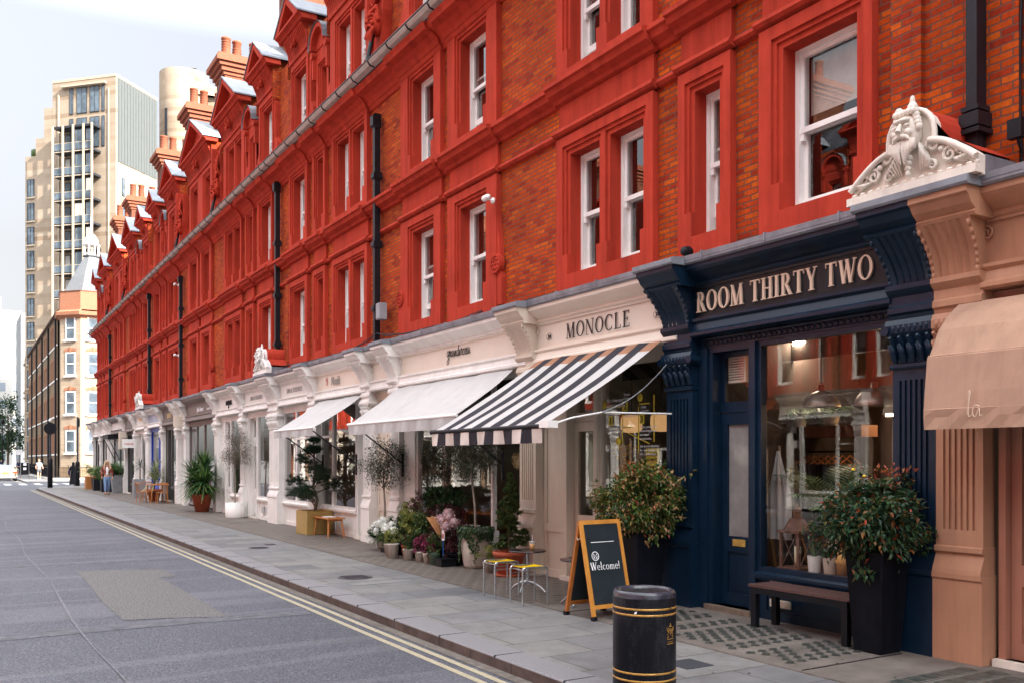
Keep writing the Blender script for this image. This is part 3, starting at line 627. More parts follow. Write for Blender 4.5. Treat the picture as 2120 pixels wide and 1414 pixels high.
        for d in (-1, 1):
            m_.add([(-.45, yc+d*(hw+.04), 13.11), (-.45, yc, zt+.02), (-.45, yc, zt-.02), (-.45, yc+d*(hw+.04), 13.07), (1.9, yc+d*(hw+.04), 13.11), (1.9, yc, zt+.02), (1.9, yc, zt-.02), (1.9, yc+d*(hw+.04), 13.07)], [(0, 1, 2, 3), (0, 4, 5, 1), (3, 2, 6, 7), (0, 3, 7, 4), (4, 7, 6, 5)])
        m_.build('lead_roof', LEADL, dg)
        for d in (-1, 1):
            e = yc+d*(hw-.13); m_ = MB(); m_.quad((-.1, e, 12.0), (1.8, e, 12.0), (1.8, e, 13.10), (-.1, e, 13.10)); m_.build('dormer_cheek', BRICK, dg)
        for (c, d) in pks:
            wme = win_meshes(d-c, FL3[1]-FL3[0]); o = put('window', wme[0], T_, (.03, c, FL3[0])); put('pane', wme[1], o)
            if rnd.random() < .5: put('curtain', wme[2], o)
    # lion masks on scrolled brackets where the upper rainwater pipes end
    for yl in (6.98, U-6.98):
        m_ = MB(); m_.poly([(yl-.16, 10.9), (yl-.24, 11.2), (yl-.20, 12.3), (yl+.20, 12.3), (yl+.24, 11.2), (yl+.16, 10.9), (yl+.1, 10.4), (yl-.1, 10.4)], -.10, .12)
        head(m_, -.16, yl, 10.95, 1.25); scroll(m_, -.2, yl-.02, 11.75, .2, .04); scroll(m_, -.2, yl+.05, 11.45, .14, .035, d=-1)
        for k in range(7): m_.tube([(-.12, yl-.18+.06*k, 11.45), (-.22, yl-.15+.05*k, 11.75), (-.14, yl-.24+.08*k, 12.15)], [.02, .035, .012], 6)
        m_.poly([(yl+.22, 10.8), (yl+.36, 11.0), (yl+.30, 12.4), (yl+.20, 12.4)], -.28, .1); m_.build('lion_mask_bracket', RED, T_)
        m_ = MB(); m_.tube([(-.22, yl, 10.75), (-.30, yl, 10.4), (-.38, yl, 9.95)], [.05, .05, .06], 8); m_.build('rainwater_spout', IRON, T_)
    # rainwater pipes
    pipes = [(.14, 9.45), (13.1, 9.05)] if not near else [(13.1, 9.05)]
    for y, top in pipes:
        m_ = MB(); m_.box(-.20, -.07, y-.055, y+.055, 4.25, top)
        m_.ext([(-.25, top-.25), (-.25, top-.05), (-.20, top), (-.06, top), (-.06, top-.3), (-.18, top-.3)], y-.08, y+.08)
        for z in (4.9, 6.25, 7.7): m_.box(-.235, -.04, y-.085, y+.085, z, z+.09); m_.box(-.215, -.04, y-.075, y+.075, z-.03, z+.12)
        m_.tube([(-.14, y, 4.3), (-.14, y, 4.18), (-.2, y+.05, 4.12)], .06, 8); m_.build('drainpipe', IRON, T_)
    # chimneys
    for y in chim:
        m_ = MB(); m_.box(.42, 3.0, y, y+1.2, 12.6, 15.5); m_.box(.38, 3.04, y-.04, y+1.24, 14.2, 14.32); c_ = m_.build('chimney', DKBRICK, T_)
        m_ = MB()
        for k, (e, za, zb) in enumerate(((.05, 15.5, 15.62), (.13, 15.62, 15.78), (.22, 15.78, 15.92), (.32, 15.92, 16.10), (.26, 16.10, 16.2))): m_.box(.42-e, 3.0+e, y-e*.8, y+1.2+e*.8, za+.001*k, zb)
        m_.build('chimney_cap', POTCH, c_)
        for k in range(5):
            m_ = MB(); h = .75+.15*(k % 2); m_.lathe([(.17, 0), (.18, .05), (.165, .1), (.15, h-.08), (.175, h-.06), (.175, h), (.12, h), (.12, h-.3)], .55+k*.5, y+.35+.45*(k % 2), 16.2, 14)
            for q in range(5): m_.lathe([(.160, .18+.1*q), (.172, .20+.1*q), (.160, .22+.1*q)], .55+k*.5, y+.35+.45*(k % 2), 16.2, 14, cap=False)
            m_.build('chimney_pot', POTCH, c_)
    # roof terrace railing
    m_ = MB(); y = U*.36
    for z in (14.75, 15.55): m_.tube([(1.5, U*.62, z), (1.5, U*.98, z)], .02, 6)
    y = U*.62
    while y < U*.98: m_.tube([(1.5, y, 14.3), (1.5, y, 15.6)], .009, 5, False); y += .12
    m_.build('roof_railing', IRON, T_)
    return T_
T1 = terrace(U0, 'red brick terrace block nearest the camera, above the dark navy shop and the striped awning', True, (2.6, 9.9, 15.2), 3)
T2 = terrace(U0+U, 'middle red brick terrace block, above the shops beyond the first white carved pediment', False, (.6, 8.3, 13.6), 5)
T3 = terrace(U0+2*U, 'farthest red brick terrace block, narrowing to the side street corner', False, (.02, 8.9, 13.8), 8)
# end wall of the terrace
m_ = MB(); m_.box(7.74, 16.7, U0+3*U-.02, U0+3*U+.28, 0, 12.7); tag(m_.build('brick_end_wall', BRICK), 'plain brick end wall closing the terrace at the side street', 'wall')
T0 = copy_tree(T3); T0.location.y = U0-U; T0['label'] = 'strip of red brick wall at the right edge above the tan shop'
for cop in range(5):                           # the matching terrace across the street, seen in the windows
    o = copy_tree((T2, T3, T2, T3, T2)[cop]); o.rotation_euler.z = math.pi; o.location = (-10.6, 5.05+U*(cop), 0)
    o['label'] = 'red brick terrace across the street, seen only as a reflection in the windows'; o['group'] = 'opposite terrace blocks'
# ================================================================= shopfronts (root at the front plane of the pilasters, y = near end)
PX_ = 7.45
def pil(y0, y1, paint_m, parent, e0=1, e1=1):
    """one pilaster with pedestal, fluted shaft, leafy capital, block, fluted console and cornice break; y0..y1"""
    m_ = MB(); B = .16; c = (y0+y1)/2; w_ = y1-y0
    m_.ext([(B, 0), (-.05, 0), (-.05, .70), (-.065, .72), (-.065, .76), (B, .76)], y0-.02*e0, y1+.02*e1)
    m_.ext([(B, .761), (-.06, .761), (-.05, .80), (-.01, .90), (.0, .93), (-.03, .95), (-.03, .99), (-.012, 1.0), (B, 1.0)], y0-.01*e0, y1+.01*e1)
    n = 6 if w_ > .3 else 4; ys = [y0, y1]; st = y0+.07; fw = (w_-.14)/(n*2-1)
    for k in range(n): ys += [st+k*2*fw, st+k*2*fw+fw]
    def fn(y, z):
        if 1.14 < z < 2.48:
            for k in range(n):
                if st+k*2*fw < y < st+k*2*fw+fw: return .02
        return .0
    m_.relief(ys, [1.0, 1.14, 2.48, 2.58], fn, B, B)
    m_.ext([(B, 2.581), (-.02, 2.581), (-.03, 2.60), (-.03, 2.63), (B, 2.64)], y0-.015*e0, y1+.015*e1)
    m_.ext([(B, 2.641), (.0, 2.641), (-.01, 2.80), (-.04, 2.88), (B, 2.88)], y0, y1)
    nl = 5 if w_ > .3 else 4
    for k in range(nl):
        y = y0+.03+(w_-.06)*k/(nl-1)
        m_.tube([(-.0, y, 2.65), (-.035, y, 2.74), (-.085, y, 2.80), (-.06, y, 2.76)], [.03, .035, .02, .012], 6)
        m_.tube([(-.01, y, 2.76), (-.045, y, 2.84), (-.09, y, 2.87)], [.022, .025, .014], 6)
    m_.ext([(B, 2.881), (-.05, 2.881), (-.07, 2.91), (-.07, 2.98), (-.05, 3.03), (B, 3.03)], y0-.04*e0, y1+.04*e1)
    for e in [q for q, u in ((y0-.03, e0), (y1+.03, e1)) if u]: m_.lathe([(0, -.09), (.045, -.09), (.045, .12), (0, .12)], 0, e, 2.935, 12, False, ax='x')
    for k in range(7): m_.ball((-.07, y0+.05+(w_-.1)*k/6, 2.945), (.012, .022, .035), 6, 4)
    m_.ext([(B, 3.031), (-.02, 3.031), (-.03, 3.07), (-.055, 3.09), (-.055, 3.14), (-.03, 3.16), (-.03, 3.24), (-.06, 3.27), (-.085, 3.30), (-.085, 3.345), (B, 3.345)], y0-.02*e0, y1+.02*e1)
    # console, widening upwards, fluted face between leaf-edged cheeks
    def cx(t): return -.045-.235*(t**1.7)
    def cw(t): return .0+.055*t
    m = 9; vs = []
    ne = 13
    for i in range(m+1):
        t = i/m; z = 3.346+.424*t
        for k in range(ne+1):
            f = k/ne; y = (y0-cw(t)*e0)+(w_+(e0+e1)*cw(t))*f; dd = 0
            if 2 <= k <= ne-2: dd = .022 if k % 2 else 0
            else: dd = -.012
            vs.append((cx(t)+dd, y, z))
    nn = ne+1; m_.add(vs, [(i*nn+k, i*nn+k+1, (i+1)*nn+k+1, (i+1)*nn+k) for i in range(m) for k in range(ne)])
    for k in (0, ne):
        a = [vs[i*nn+k] for i in range(m+1)]; m_.add(a+[(B, a[0][1], a[i][2]) for i in range(m+1)], [(i, i+1, m+2+i, m+1+i) for i in range(m)])
    for k, d in ((.5, 1), (ne-.5, -1)):
        for i in range(7):
            t = i/6.5; y = (y0-cw(t)*e0)+(w_+(e0+e1)*cw(t))*k/ne; m_.ball((cx(t)-.012, y, 3.37+.39*t), (.02, .022, .034), 6, 4)
    for e, d in [q for q, u in (((y0, -1), e0), ((y1, 1), e1)) if u]:    # scrolls on the cheeks
        scroll(m_, .0, e+d*.03, 3.66, .07, .012, 1.6, 1, 18)
        m_.v[-19*6:] = m_.v[-19*6:]
    # cornice break
    m_.ext([(B, 3.771), (-.27, 3.771), (-.29, 3.80), (-.27, 3.82), (-.33, 3.87), (-.37, 3.93), (-.40, 3.95), (-.40, 4.0), (B, 4.0)], y0-.10*e0, y1+.10*e1)
    p = m_.build('pilaster', paint_m, parent)
    m_ = MB(); m_.ext([(.27, 4.14), (.27, 4.001), (-.42, 4.001), (-.435, 4.02), (-.435, 4.075), (-.40, 4.085)], y0-.13*e0, y1+.13*e1); m_.build('lead_capping', LEADL, p)
    return p
def frame(m_, y0, y1, z0, z1, t=.06, x0=.13, x1=.22):
    m_.box(x0, x1, y0, y0+t, z0, z1); m_.box(x0, x1, y1-t, y1, z0, z1); m_.box(x0, x1, y0+t, y1-t, z0, z0+t); m_.box(x0, x1, y0+t, y1-t, z1-t, z1)
def shop(y0, y1, label, main, fascia=None, cor=None, pils=(), layout=(), interior=WARMIN, sill=.5, pm=None, deep=2.6, vents=False, name='shopfront', glass=None, nofascia=False):
    fascia = fascia or main; cor = cor or main; pm = pm or main; w_ = y1-y0; glass = glass or SGLASS
    T_ = thing(name, (PX_, y0, 0), label, 'shopfront')
    for a, b in pils: pil(a-y0, b-y0, pm, T_, 0 if (a < y0+.01 and b > y0+.3) else 1, 0 if (b > y1-.01 and b < y1+.01) else 1)
    a = max([0.]+[p[1]-y0 for p in pils if p[0] < y0+.3]); b = min([w_]+[p[0]-y0 for p in pils if p[1] > y1-.3]); 
    # entablature between the pilasters
    m_ = MB(); m_.ext([(.27, 3.78), (-.02, 3.78), (-.04, 3.80), (-.03, 3.83), (-.10, 3.87), (-.17, 3.92), (-.20, 3.95), (-.20, 4.0), (.27, 4.0)], a, b)
    m_.ext([(.27, 3.18), (-.02, 3.18), (-.05, 3.20), (-.05, 3.235), (-.02, 3.26), (.0, 3.34), (-.03, 3.37), (-.03, 3.40), (.27, 3.40)], a, b); m_.build('cornice', cor, T_)
    m_ = MB(); m_.ext([(.27, 3.40), (.045, 3.40), (.015, 3.78), (.27, 3.78)], a, b)
    m_.ext([(.04, 3.401), (.035, 3.43), (.018, 3.43), (.022, 3.401)], a+.03, b-.03); m_.ext([(.012, 3.75), (.01, 3.779), (-.01, 3.779), (-.008, 3.75)], a+.03, b-.03); fs = m_.build('fascia', fascia, T_)
    m_ = MB(); m_.ext([(.275, 4.16), (.275, 4.001), (-.22, 4.001), (-.24, 4.02), (-.24, 4.06), (-.20, 4.07)], a-.0, b+.0)
    m_.ext([(-.205, 4.10), (-.205, 4.045), (-.245, 4.045), (-.25, 4.10), (-.22, 4.11)], a, b)
    y = a+.4
    while y < b-.1: m_.box(-.255, .1, y, y+.02, 4.03, 4.118); y += .95
    m_.build('lead_flashing', LEAD, T_)
    # head
    m_ = MB(); m_.box(.12, .26, a, b, 3.06, 3.18); m_.ext([(.119, 3.165), (.10, 3.15), (.10, 3.17), (.119, 3.18)], a, b)
    if vents:
        y = a+.06
        while y < b-.09:
            m_.ball((.118, y, 3.115), (.012, .012, .036), 6, 5); m_.tube([(.112, y+.036+.03*math.cos(t*.785), 3.115+.03*math.sin(t*.785)) for t in range(9)], .006, 4, False); y += .074
    m_.build('head_vent' if vents else 'head', main, T_)
    for el in layout:
        k, ya, yb = el[0], el[1]-y0, el[2]-y0; opt = el[3] if len(el) > 3 else {}
        if k == 'win':
            zs_ = opt.get('sill', sill); m_ = MB(); zt = opt.get('top', 3.06); xx = opt.get('x', 0.)
            def fn(y, z):
                if zs_ > .3 and .10 < z < zs_-.12 and ya+.12 < y < yb-.12: return .165+xx
                return .145+xx
            if zs_ > .3: m_.relief([ya, yb, ya+.12, yb-.12], [0, .10, zs_-.12, zs_-.06], fn, .25+xx, .25+xx)
            m_.ext([(.26+xx, zs_-.06), (.09+xx, zs_-.06), (.08+xx, zs_-.03), (.08+xx, zs_), (.12+xx, zs_+.02), (.26+xx, zs_+.02)], ya, yb)
            frame(m_, ya, yb, zs_+.02, zt, .055, .13+xx, .21+xx)
            n = opt.get('mull', 0)
            for i in range(n): yc = ya+(yb-ya)*(i+1)/(n+1); m_.box(.135+xx, .20+xx, yc-.025, yc+.025, zs_+.075, zt-.055)
            tr = opt.get('tran')
            if tr: m_.box(.135+xx, .20+xx, ya+.055, yb-.055, tr-.025, tr+.025) if not n else [m_.box(.137+xx, .198+xx, ya+.055+j*(yb-ya-.06)/(n+1), ya+(j+1)*(yb-ya-.0)/(n+1)-.03, tr-.025, tr+.025) for j in range(n+1)]
            f_ = m_.build('shop_window', opt.get('m', main), T_)
            g = MB(); g.quad((.17+xx, ya+.05, zs_+.07), (.17+xx, yb-.05, zs_+.07), (.17+xx, yb-.05, zt-.05), (.17+xx, ya+.05, zt-.05)); g.build('pane', glass, f_)
        elif k == 'door':
            xx = opt.get('x', .12); dm = opt.get('m', main); top = opt.get('top', 2.30)
            m_ = MB(); frame(m_, ya, yb, 0.0, 3.06, .06, .125, .24+xx)
            m_.box(.14+xx, .22+xx, ya+.06, yb-.06, top, top+.07); m_.build('door_frame', dm, T_)
            fg = MB(); frame(fg, ya+.06, yb-.06, top+.07, 3.0, .055, .15+xx, .20+xx); fo = fg.build('fanlight', dm, T_)
            g = MB(); g.quad((.17+xx, ya+.11, top+.12), (.17+xx, yb-.11, top+.12), (.17+xx, yb-.11, 2.95), (.17+xx, ya+.11, 2.95)); g.build('pane', glass, fo)
            m_ = MB(); A, Bq = ya+.065, yb-.065; x = .15+xx; zg = opt.get('zg', .86)
            def fd(y, z):
                if zg < z < top-.14 and A+.09 < y < Bq-.09: return None
                if .24 < z < zg-.22 and A+.13 < y < Bq-.13: return x+.012
                if .20 < z < zg-.18 and A+.09 < y < Bq-.09: return x+.022
                return x
            m_.relief([A, Bq, A+.09, Bq-.09, A+.13, Bq-.13], [.06, .20, .24, zg-.22, zg-.18, zg, top-.14, top-.005], fd, x+.045, x+.045)
            d_ = m_.build('door', dm, T_)
            g = MB(); g.quad((x+.03, A+.085, zg-.005), (x+.03, Bq-.085, zg-.005), (x+.03, Bq-.085, top-.135), (x+.03, A+.085, top-.135)); g.build('pane', opt.get('glass', glass), d_)
            if opt.get('handle', True):
                g = MB(); g.tube([(x, A+.045, 1.0), (x-.05, A+.045, 1.0), (x-.05, A+.045, 1.46), (x, A+.045, 1.46)], .016, 8); g.build('handle', BRASS, d_)
            if opt.get('letter', False):
                g = MB(); yc = (A+Bq)/2; g.box(x-.008, x, yc-.10, yc+.10, zg-.11, zg-.03); g.box(x-.014, x-.008, yc-.075, yc+.075, zg-.09, zg-.05); g.build('letter_box', BRASS, d_)
            m_ = MB(); m_.box(.06, .24+xx, ya-.02, yb+.02, -.02, .06); m_.build('doorstep', STONE if dm is not NAVY else paint('worn_step', (.16, .12, .09), .8, .3, 8, .6), T_)
        elif k == 'wall':
            m_ = MB(); m_.relief([ya, yb, ya+.08, yb-.08], [0, .12, .68, .80, 3.0, 3.06], lambda y, z: .16 if (ya+.08 < y < yb-.08 and (.12 < z < .68 or .8 < z < 3.)) and (yb-ya) > .3 else .14, .26, .26); m_.build('panel', opt.get('m', main), T_)
        elif k == 'post':
            m_ = MB(); m_.box(.09, .26, ya, yb, 0, 3.06); m_.build('jamb', opt.get('m', main), T_)
    if interior:
        m_ = MB(); x1 = .28+deep; m_.box(x1, x1+.05, a-.3, b+.3, 0, 3.3); m_.box(.30, x1, a-.32, a-.27, 0, 3.3); m_.box(.30, x1, b+.27, b+.32, 0, 3.3); m_.build('room_wall', interior, T_)
        m_ = MB(); m_.box(.24, x1, a-.27, b+.27, -.02, .03); m_.build('room_floor', paint('room_floor', (.16, .12, .09), .6, .2, 3, .2), T_)
        m_ = MB(); m_.box(.30, x1, a-.27, b+.27, 3.3, 3.35); m_.build('room_ceiling', WARMIN, T_)
    return T_, fs, a, b
def pediment(y, mats, parent, red=RED):
    """carved segmental pediment with a bearded mask, on the party line; local y of the centre"""
    m_ = MB(); w2 = .61; x0, x1 = -.38, -.30; hc = 4.56
    pts = [(y-w2, 4.08), (y-w2, 4.24)]+[(y-w2+.42*i/7, 4.24+.25*math.sin(i/7*1.45)) for i in range(1, 8)]
    pts2 = [(2*y-a, b) for a, b in pts]
    hood = [(y+.22*math.cos(t*math.pi/10), hc+.22*math.sin(t*math.pi/10)) for t in range(11)]
    out = [(y+w2, 4.08)]+pts2[1:]+[(y+.22, 4.48)]+hood+[(y-.22, 4.48)]+pts[1:][::-1]+[(y-w2, 4.08)]
    m_.poly(out, x1-.03, x1+.06)
    for side in (pts[1:], pts2[1:]):                       # raised hood moulding
        m_.tube([(x0, a, b-.025) for a, b in side], .030, 6); m_.tube([(x0+.04, a, b-.075) for a, b in side], .020, 6)
        m_.add([(x0, a, b) for a, b in side]+[(x1, a, b) for a, b in side], [(i, i+1, len(side)+i+1, len(side)+i) for i in range(len(side)-1)])
    m_.tube([(x1-.05, a, b) for a, b in [(y+.225, 4.42)]+hood+[(y-.225, 4.42)]], .026, 6)
    m_.poly([(y-w2-.02, 4.08), (y+w2+.02, 4.08), (y+w2+.02, 4.15), (y-w2-.02, 4.15)], x0-.03, x1)
    for k in range(14): m_.ball((x0-.005, y-w2+.05+(w2*2-.1)*k/13, 4.165), (.015, .03, .015), 6, 4)
    m_.ball((x1-.03, y, 4.80), (.04, .05, .07), 8, 6); m_.ball((x1-.03, y, 4.87), (.022, .025, .05), 8, 6)
    head(m_, x1-.09, y, 4.58, .80)
    for d in (-1, 1):
        scroll(m_, x0+.02, y+d*.22, 4.42, .062, .022, 1.6, -d, 20)
        scroll(m_, x1-.06, y+d*.37, 4.30, .075, .020, 1.6, d, 20); scroll(m_, x1-.06, y+d*.21, 4.25, .05, .017, 1.4, -d, 16)
        for k in range(6): m_.tube([(x1-.05, y+d*(.40+.028*k), 4.26), (x1-.085, y+d*(.45+.025*k), 4.235+.004*k), (x1-.05, y+d*(.53+.010*k), 4.20+.012*k)], [.010, .018, .006], 6)
        for k in range(5): m_.tube([(x1-.05, y+d*(.07+.02*k), 4.50-.03*k), (x1-.09, y+d*(.12+.022*k), 4.40-.03*k), (x1-.05, y+d*(.09+.02*k), 4.24)], [.012, .018, .006], 6)
        m_.ball((x1-.07, y+d*.30, 4.36), (.025, .03, .025), 8, 5); m_.ball((x1-.07, y+d*.50, 4.29), (.02, .022, .02), 8, 5)
    for k in range(4): m_.ball((x1-.09, y, 4.36-.045*k), (.03, .042-.007*k, .028), 8, 5)
    p = m_.build('pediment', mats, parent)
    r_ = MB(); sd = pts[2:]+pts2[2:][::-1]; n = len(sd)
    r_.add([(x1+.055, a, b+.012) for a, b in sd]+[(.27, a, b+.012) for a, b in sd], [(i, i+1, n+i+1, n+i) for i in range(n-1)])
    hd = [(y+.23, 4.1)]+[(y+(.24)*math.cos(t*math.pi/10), 4.56+.235*math.sin(t*math.pi/10)) for t in range(11)]+[(y-.23, 4.1)]; n = len(hd)
    r_.add([(x1+.055, a, b) for a, b in hd]+[(.27, a, b) for a, b in hd], [(i, i+1, n+i+1, n+i) for i in range(n-1)]+[tuple(range(n))])
    r_.build('pediment_roof', red, p)
    for d in (-1, 1):
        r_ = MB(); r_.quad((x1+.055, y+d*w2, 4.08), (.27, y+d*w2, 4.08), (.27, y+d*w2, 4.25), (x1+.055, y+d*w2, 4.25)); r_.build('lead_side', LEAD, p)
FROST = paint('frosted_pane', (.24, .23, .22), .12, .35, 1.6, .05, spec=.8)
B0 = U0; O = lambda k: B0+k
SH = {}
# tan shop at the right edge
SH['tan'] = shop(O(-3.4), O(0), 'tan brown shopfront at the right edge with a brown canvas blind', TAN, TANB, TANB, [(O(-.44), O(-.0))], [('door', O(-1.30), O(-.50), {'x': .05}), ('win', O(-3.3), O(-1.34))], sill=.55, interior=WARMIN, pm=TANB)
# navy shop
SH['navy'] = shop(O(0), O(3.4), 'dark navy shopfront with raised cream lettering ROOM THIRTY TWO', NAVY, NAVYP, NAVY, [(O(.0)+.002, O(.44)), (O(3.4)-.23, O(3.4)+.23)], [('win', O(.48), O(2.26), {'x': -.0}), ('post', O(2.26), O(2.33)), ('door', O(2.33), O(3.02), {'letter': True, 'glass': FROST}), ('post', O(3.02), O(3.16))], sill=.50, interior=paint('mauve_room_wall', (.13, .085, .075), .9, .1, 1, .1), vents=True, deep=3.2)
# cream shop with striped awning
SH['cream'] = shop(O(3.4), O(6.85), 'cream shopfront lettered MONOCLE behind the striped awning', CREAM, CREAMP, CREAMP, [(O(6.85)-.23, O(6.85)+.23)], [('win', O(3.64), O(5.20), {'sill': .35}), ('post', O(5.20), O(5.27)), ('door', O(5.27), O(6.05), {'zg': .95}), ('wall', O(6.05), O(6.61))], sill=.35, interior=paint('dim_shop_wall', (.06, .045, .04), .9, .2, 1, .1))
# flower shop
SH['flower'] = shop(O(6.85), O(11.85), 'white shopfront of the florist, script lettering grandirosa over a long white awning', WHITE, CREAMP, WHITE, [(O(11.85)-.22, O(11.85)+.22)], [('post', O(7.09), O(7.16)), ('wall', O(7.16), O(7.2), {}), ('win', O(8.15), O(9.9), {'sill': .55}), ('win', O(9.9), O(11.1), {'sill': .55}), ('post', O(11.1), O(11.62))], interior=paint('green_grey_room', (.42, .42, .34), .9, .1, 1, .1), deep=3.0)  # room walls lightened, the colour standing in for lamp light inside
SH['house'] = shop(O(11.85), O(13.3), 'narrow beige house doorway between the two white pilasters beyond the florist', CREAM, CREAMP, WHITE, [(O(13.3)-.22, O(13.3)+.22)], [('wall', O(12.09), O(13.06), {'m': CREAM})], interior=None, name='house_doorway', pm=WHITE)
SH['niwaki'] = shop(O(13.3), O(16.8), 'white shopfront lettered Niwaki with a small white awning', WHITE, CREAMP, WHITE, [(O(16.8)-.22, O(16.8)+.22)], [('door', O(13.54), O(14.2), {'zg': .5}), ('win', O(14.25), O(15.75), {'sill': .6}), ('win', O(15.75), O(16.56), {'sill': .6, 'tran': 2.3})], interior=WARMIN)
SH['king'] = shop(O(16.8), O(20.05), 'white shopfront with faded grey lettering on the near side of the white carved pediment', WHITE, WHITE, WHITE, [(O(19.60), O(20.05)-.002)], [('win', O(17.04), O(18.5), {'sill': .6, 'tran': 2.3}), ('win', O(18.5), O(19.58), {'sill': .6})], interior=WARMIN)
B0 = U0+U
SH['king2'] = shop(O(0), O(3.35), 'white shopfront with faded grey lettering just beyond the white carved pediment', WHITE, WHITE, WHITE, [(O(0)+.002, O(.44)), (O(3.35)-.2, O(3.35)+.2)], [('win', O(.46), O(2.1), {'sill': .6}), ('door', O(2.15), O(3.0), {'x': .1}), ('post', O(3.0), O(3.14))], interior=WARMIN)
SH['magnus'] = shop(O(3.35), O(6.7), 'white shopfront with black script lettering magnus behind the small olive tree', WHITE, WHITE, WHITE, [(O(6.7)-.2, O(6.7)+.2)], [('win', O(3.6), O(5.2), {'sill': .6}), ('door', O(5.2), O(6.0), {'x': .05}), ('wall', O(6.0), O(6.5))], interior=WARMIN)
SH['simons'] = shop(O(6.7), O(11.7), 'taupe grey shopfront with pale lettering John Simons behind the spiky yucca', TAUPE, TAUPE, TAUPE, [(O(11.7)-.2, O(11.7)+.2)], [('win', O(6.95), O(9.0), {'sill': .1}), ('win', O(9.0), O(11.45), {'sill': .1, 'mull': 1})], interior=paint('pale_room', (.4, .4, .36), .9, .1, 1, .1), pm=WHITE)
SH['door2'] = shop(O(11.7), O(13.15), 'narrow white doorway between the paired pilasters beyond the taupe shop', WHITE, WHITE, WHITE, [(O(13.15)-.2, O(13.15)+.2)], [('door', O(11.95), O(12.9))], interior=None, name='house_doorway')
SH['dark'] = shop(O(13.15), O(16.4), 'dark grey shopfront with gold capital lettering behind the cafe table', GREY, TAUPE, TAUPE, [(O(16.4)-.2, O(16.4)+.2)], [('win', O(13.4), O(14.9), {'sill': .6}), ('door', O(14.9), O(15.7)), ('wall', O(15.7), O(16.2))], interior=WARMIN, pm=WHITE)
SH['blue'] = shop(O(16.4), O(20.05), 'royal blue shopfront door and pale blue signboard beyond the dark grey shop', BLUEP, paint('pale_blue_fascia', (.35, .40, .50), .5, .1, 3, .2), WHITE, [(O(19.62), O(20.05)-.002)], [('door', O(16.62), O(17.7), {'x': 0}), ('win', O(17.7), O(19.6))], interior=WARMIN, pm=WHITE)
B0 = U0+2*U
SH['white3'] = shop(O(0), O(3.35), 'plain white shopfront beyond the farthest carved pediment, a yellow alarm box on its signboard', WHITE, WHITE, WHITE, [(O(0)+.002, O(.4)), (O(3.35)-.2, O(3.35)+.2)], [('win', O(.45), O(2.2)), ('door', O(2.2), O(3.1))], interior=WARMIN)
SH['grey3'] = shop(O(3.35), O(6.7), 'dark grey shopfront with a small white hanging sign', GREY, TAUPE, TAUPE, [(O(6.7)-.2, O(6.7)+.2)], [('win', O(3.6), O(5.4)), ('door', O(5.4), O(6.4))], interior=WARMIN, pm=WHITE)
SH['white4'] = shop(O(6.7), O(11.7), 'grey shopfront with a dark awning frame behind the woman in the plaid jacket', GREY, WHITE, TAUPE, [(O(11.7)-.2, O(11.7)+.2)], [('win', O(6.95), O(9.2)), ('win', O(9.2), O(11.45))], interior=WARMIN, pm=WHITE)
SH['door3'] = shop(O(11.7), O(13.15), 'narrow doorway between the two farthest paired pilasters', WHITE, WHITE, WHITE, [(O(13.15)-.2, O(13.15)+.2)], [('door', O(11.95), O(12.9))], interior=None, name='house_doorway')
SH['far5'] = shop(O(13.15), O(16.4), 'second shopfront from the far corner of the terrace, dark window', GREY, WHITE, WHITE, [(O(16.4)-.2, O(16.4)+.2)], [('win', O(13.4), O(16.2), {'mull': 1})], interior=WARMIN, pm=WHITE)
SH['far6'] = shop(O(16.4), O(20.05), 'shopfront at the far corner of the terrace where the side street opens', GREY, WHITE, WHITE, [(O(19.65), O(20.05))], [('win', O(16.62), O(19.6), {'mull': 2})], interior=WARMIN, pm=WHITE)
for k, w_, m1 in (('navy', 0., STONE), ('king2', 0., WHITE), ('white3', 0., WHITE)): pediment(w_, m1, SH[k][0])
# lettering
def lt(k, yw, z, fn, *a, x=.02, **kw):
    T_, fs, a_, b_ = SH[k]; return fn(*a, fs, (x, yw-T_.location.y, z), **kw)
LCREAM = paint('letter_cream', (.66, .50, .38), .5, .05, 3, .1); LBLK = paint('letter_black', (.012, .012, .012), .5, .1, 3, .1); LGREY = paint('letter_grey', (.32, .29, .27), .6, .1, 3, .1); LWHT = paint('letter_white', (.85, .85, .85), .5, .05, 3, .1); LGOLD = paint('letter_gold', (.65, .47, .22), .4, .1, 3, .1); LYEL = paint('letter_yellow', (.75, .58, .05), .5, .1, 3, .1)
lt('navy', U0+1.88, 3.475, lambda *q, **k: serif('ROOM THIRTY TWO', .235, q[0], q[1], LCREAM, **k), x=.030, sx=.86, gap=.10, ext=.022, T=.17, t=.06)
lt('cream', U0+5.08, 3.475, lambda *q, **k: serif('MONOCLE', .215, q[0], q[1], LBLK, **k), x=.012, sx=1.02, gap=.17, ext=.003, T=.13, t=.055, s=.04)
def badge(T_, fs, y, z):
    m_ = MB(); p = [(-.07, -.022), (-.045, -.048), (.045, -.048), (.07, -.022), (.07, .022), (.045, .048), (-.045, .048), (-.07, .022)]
    for i in range(8):
        a, b = p[i], p[(i+1) % 8]; m_.tube([(.018, y+a[0], z+a[1]), (.018, y+b[0], z+b[1])], .0022, 4)
    m_.build('sign_badge', LBLK, fs); text('34', .085, fs, (.020, y, z-.03), LBLK, name='sign_number', bold=.001)
for yy in (U0+3.83, U0+6.28): badge(SH['cream'][0], SH['cream'][1], yy-SH['cream'][0].location.y, 3.56)
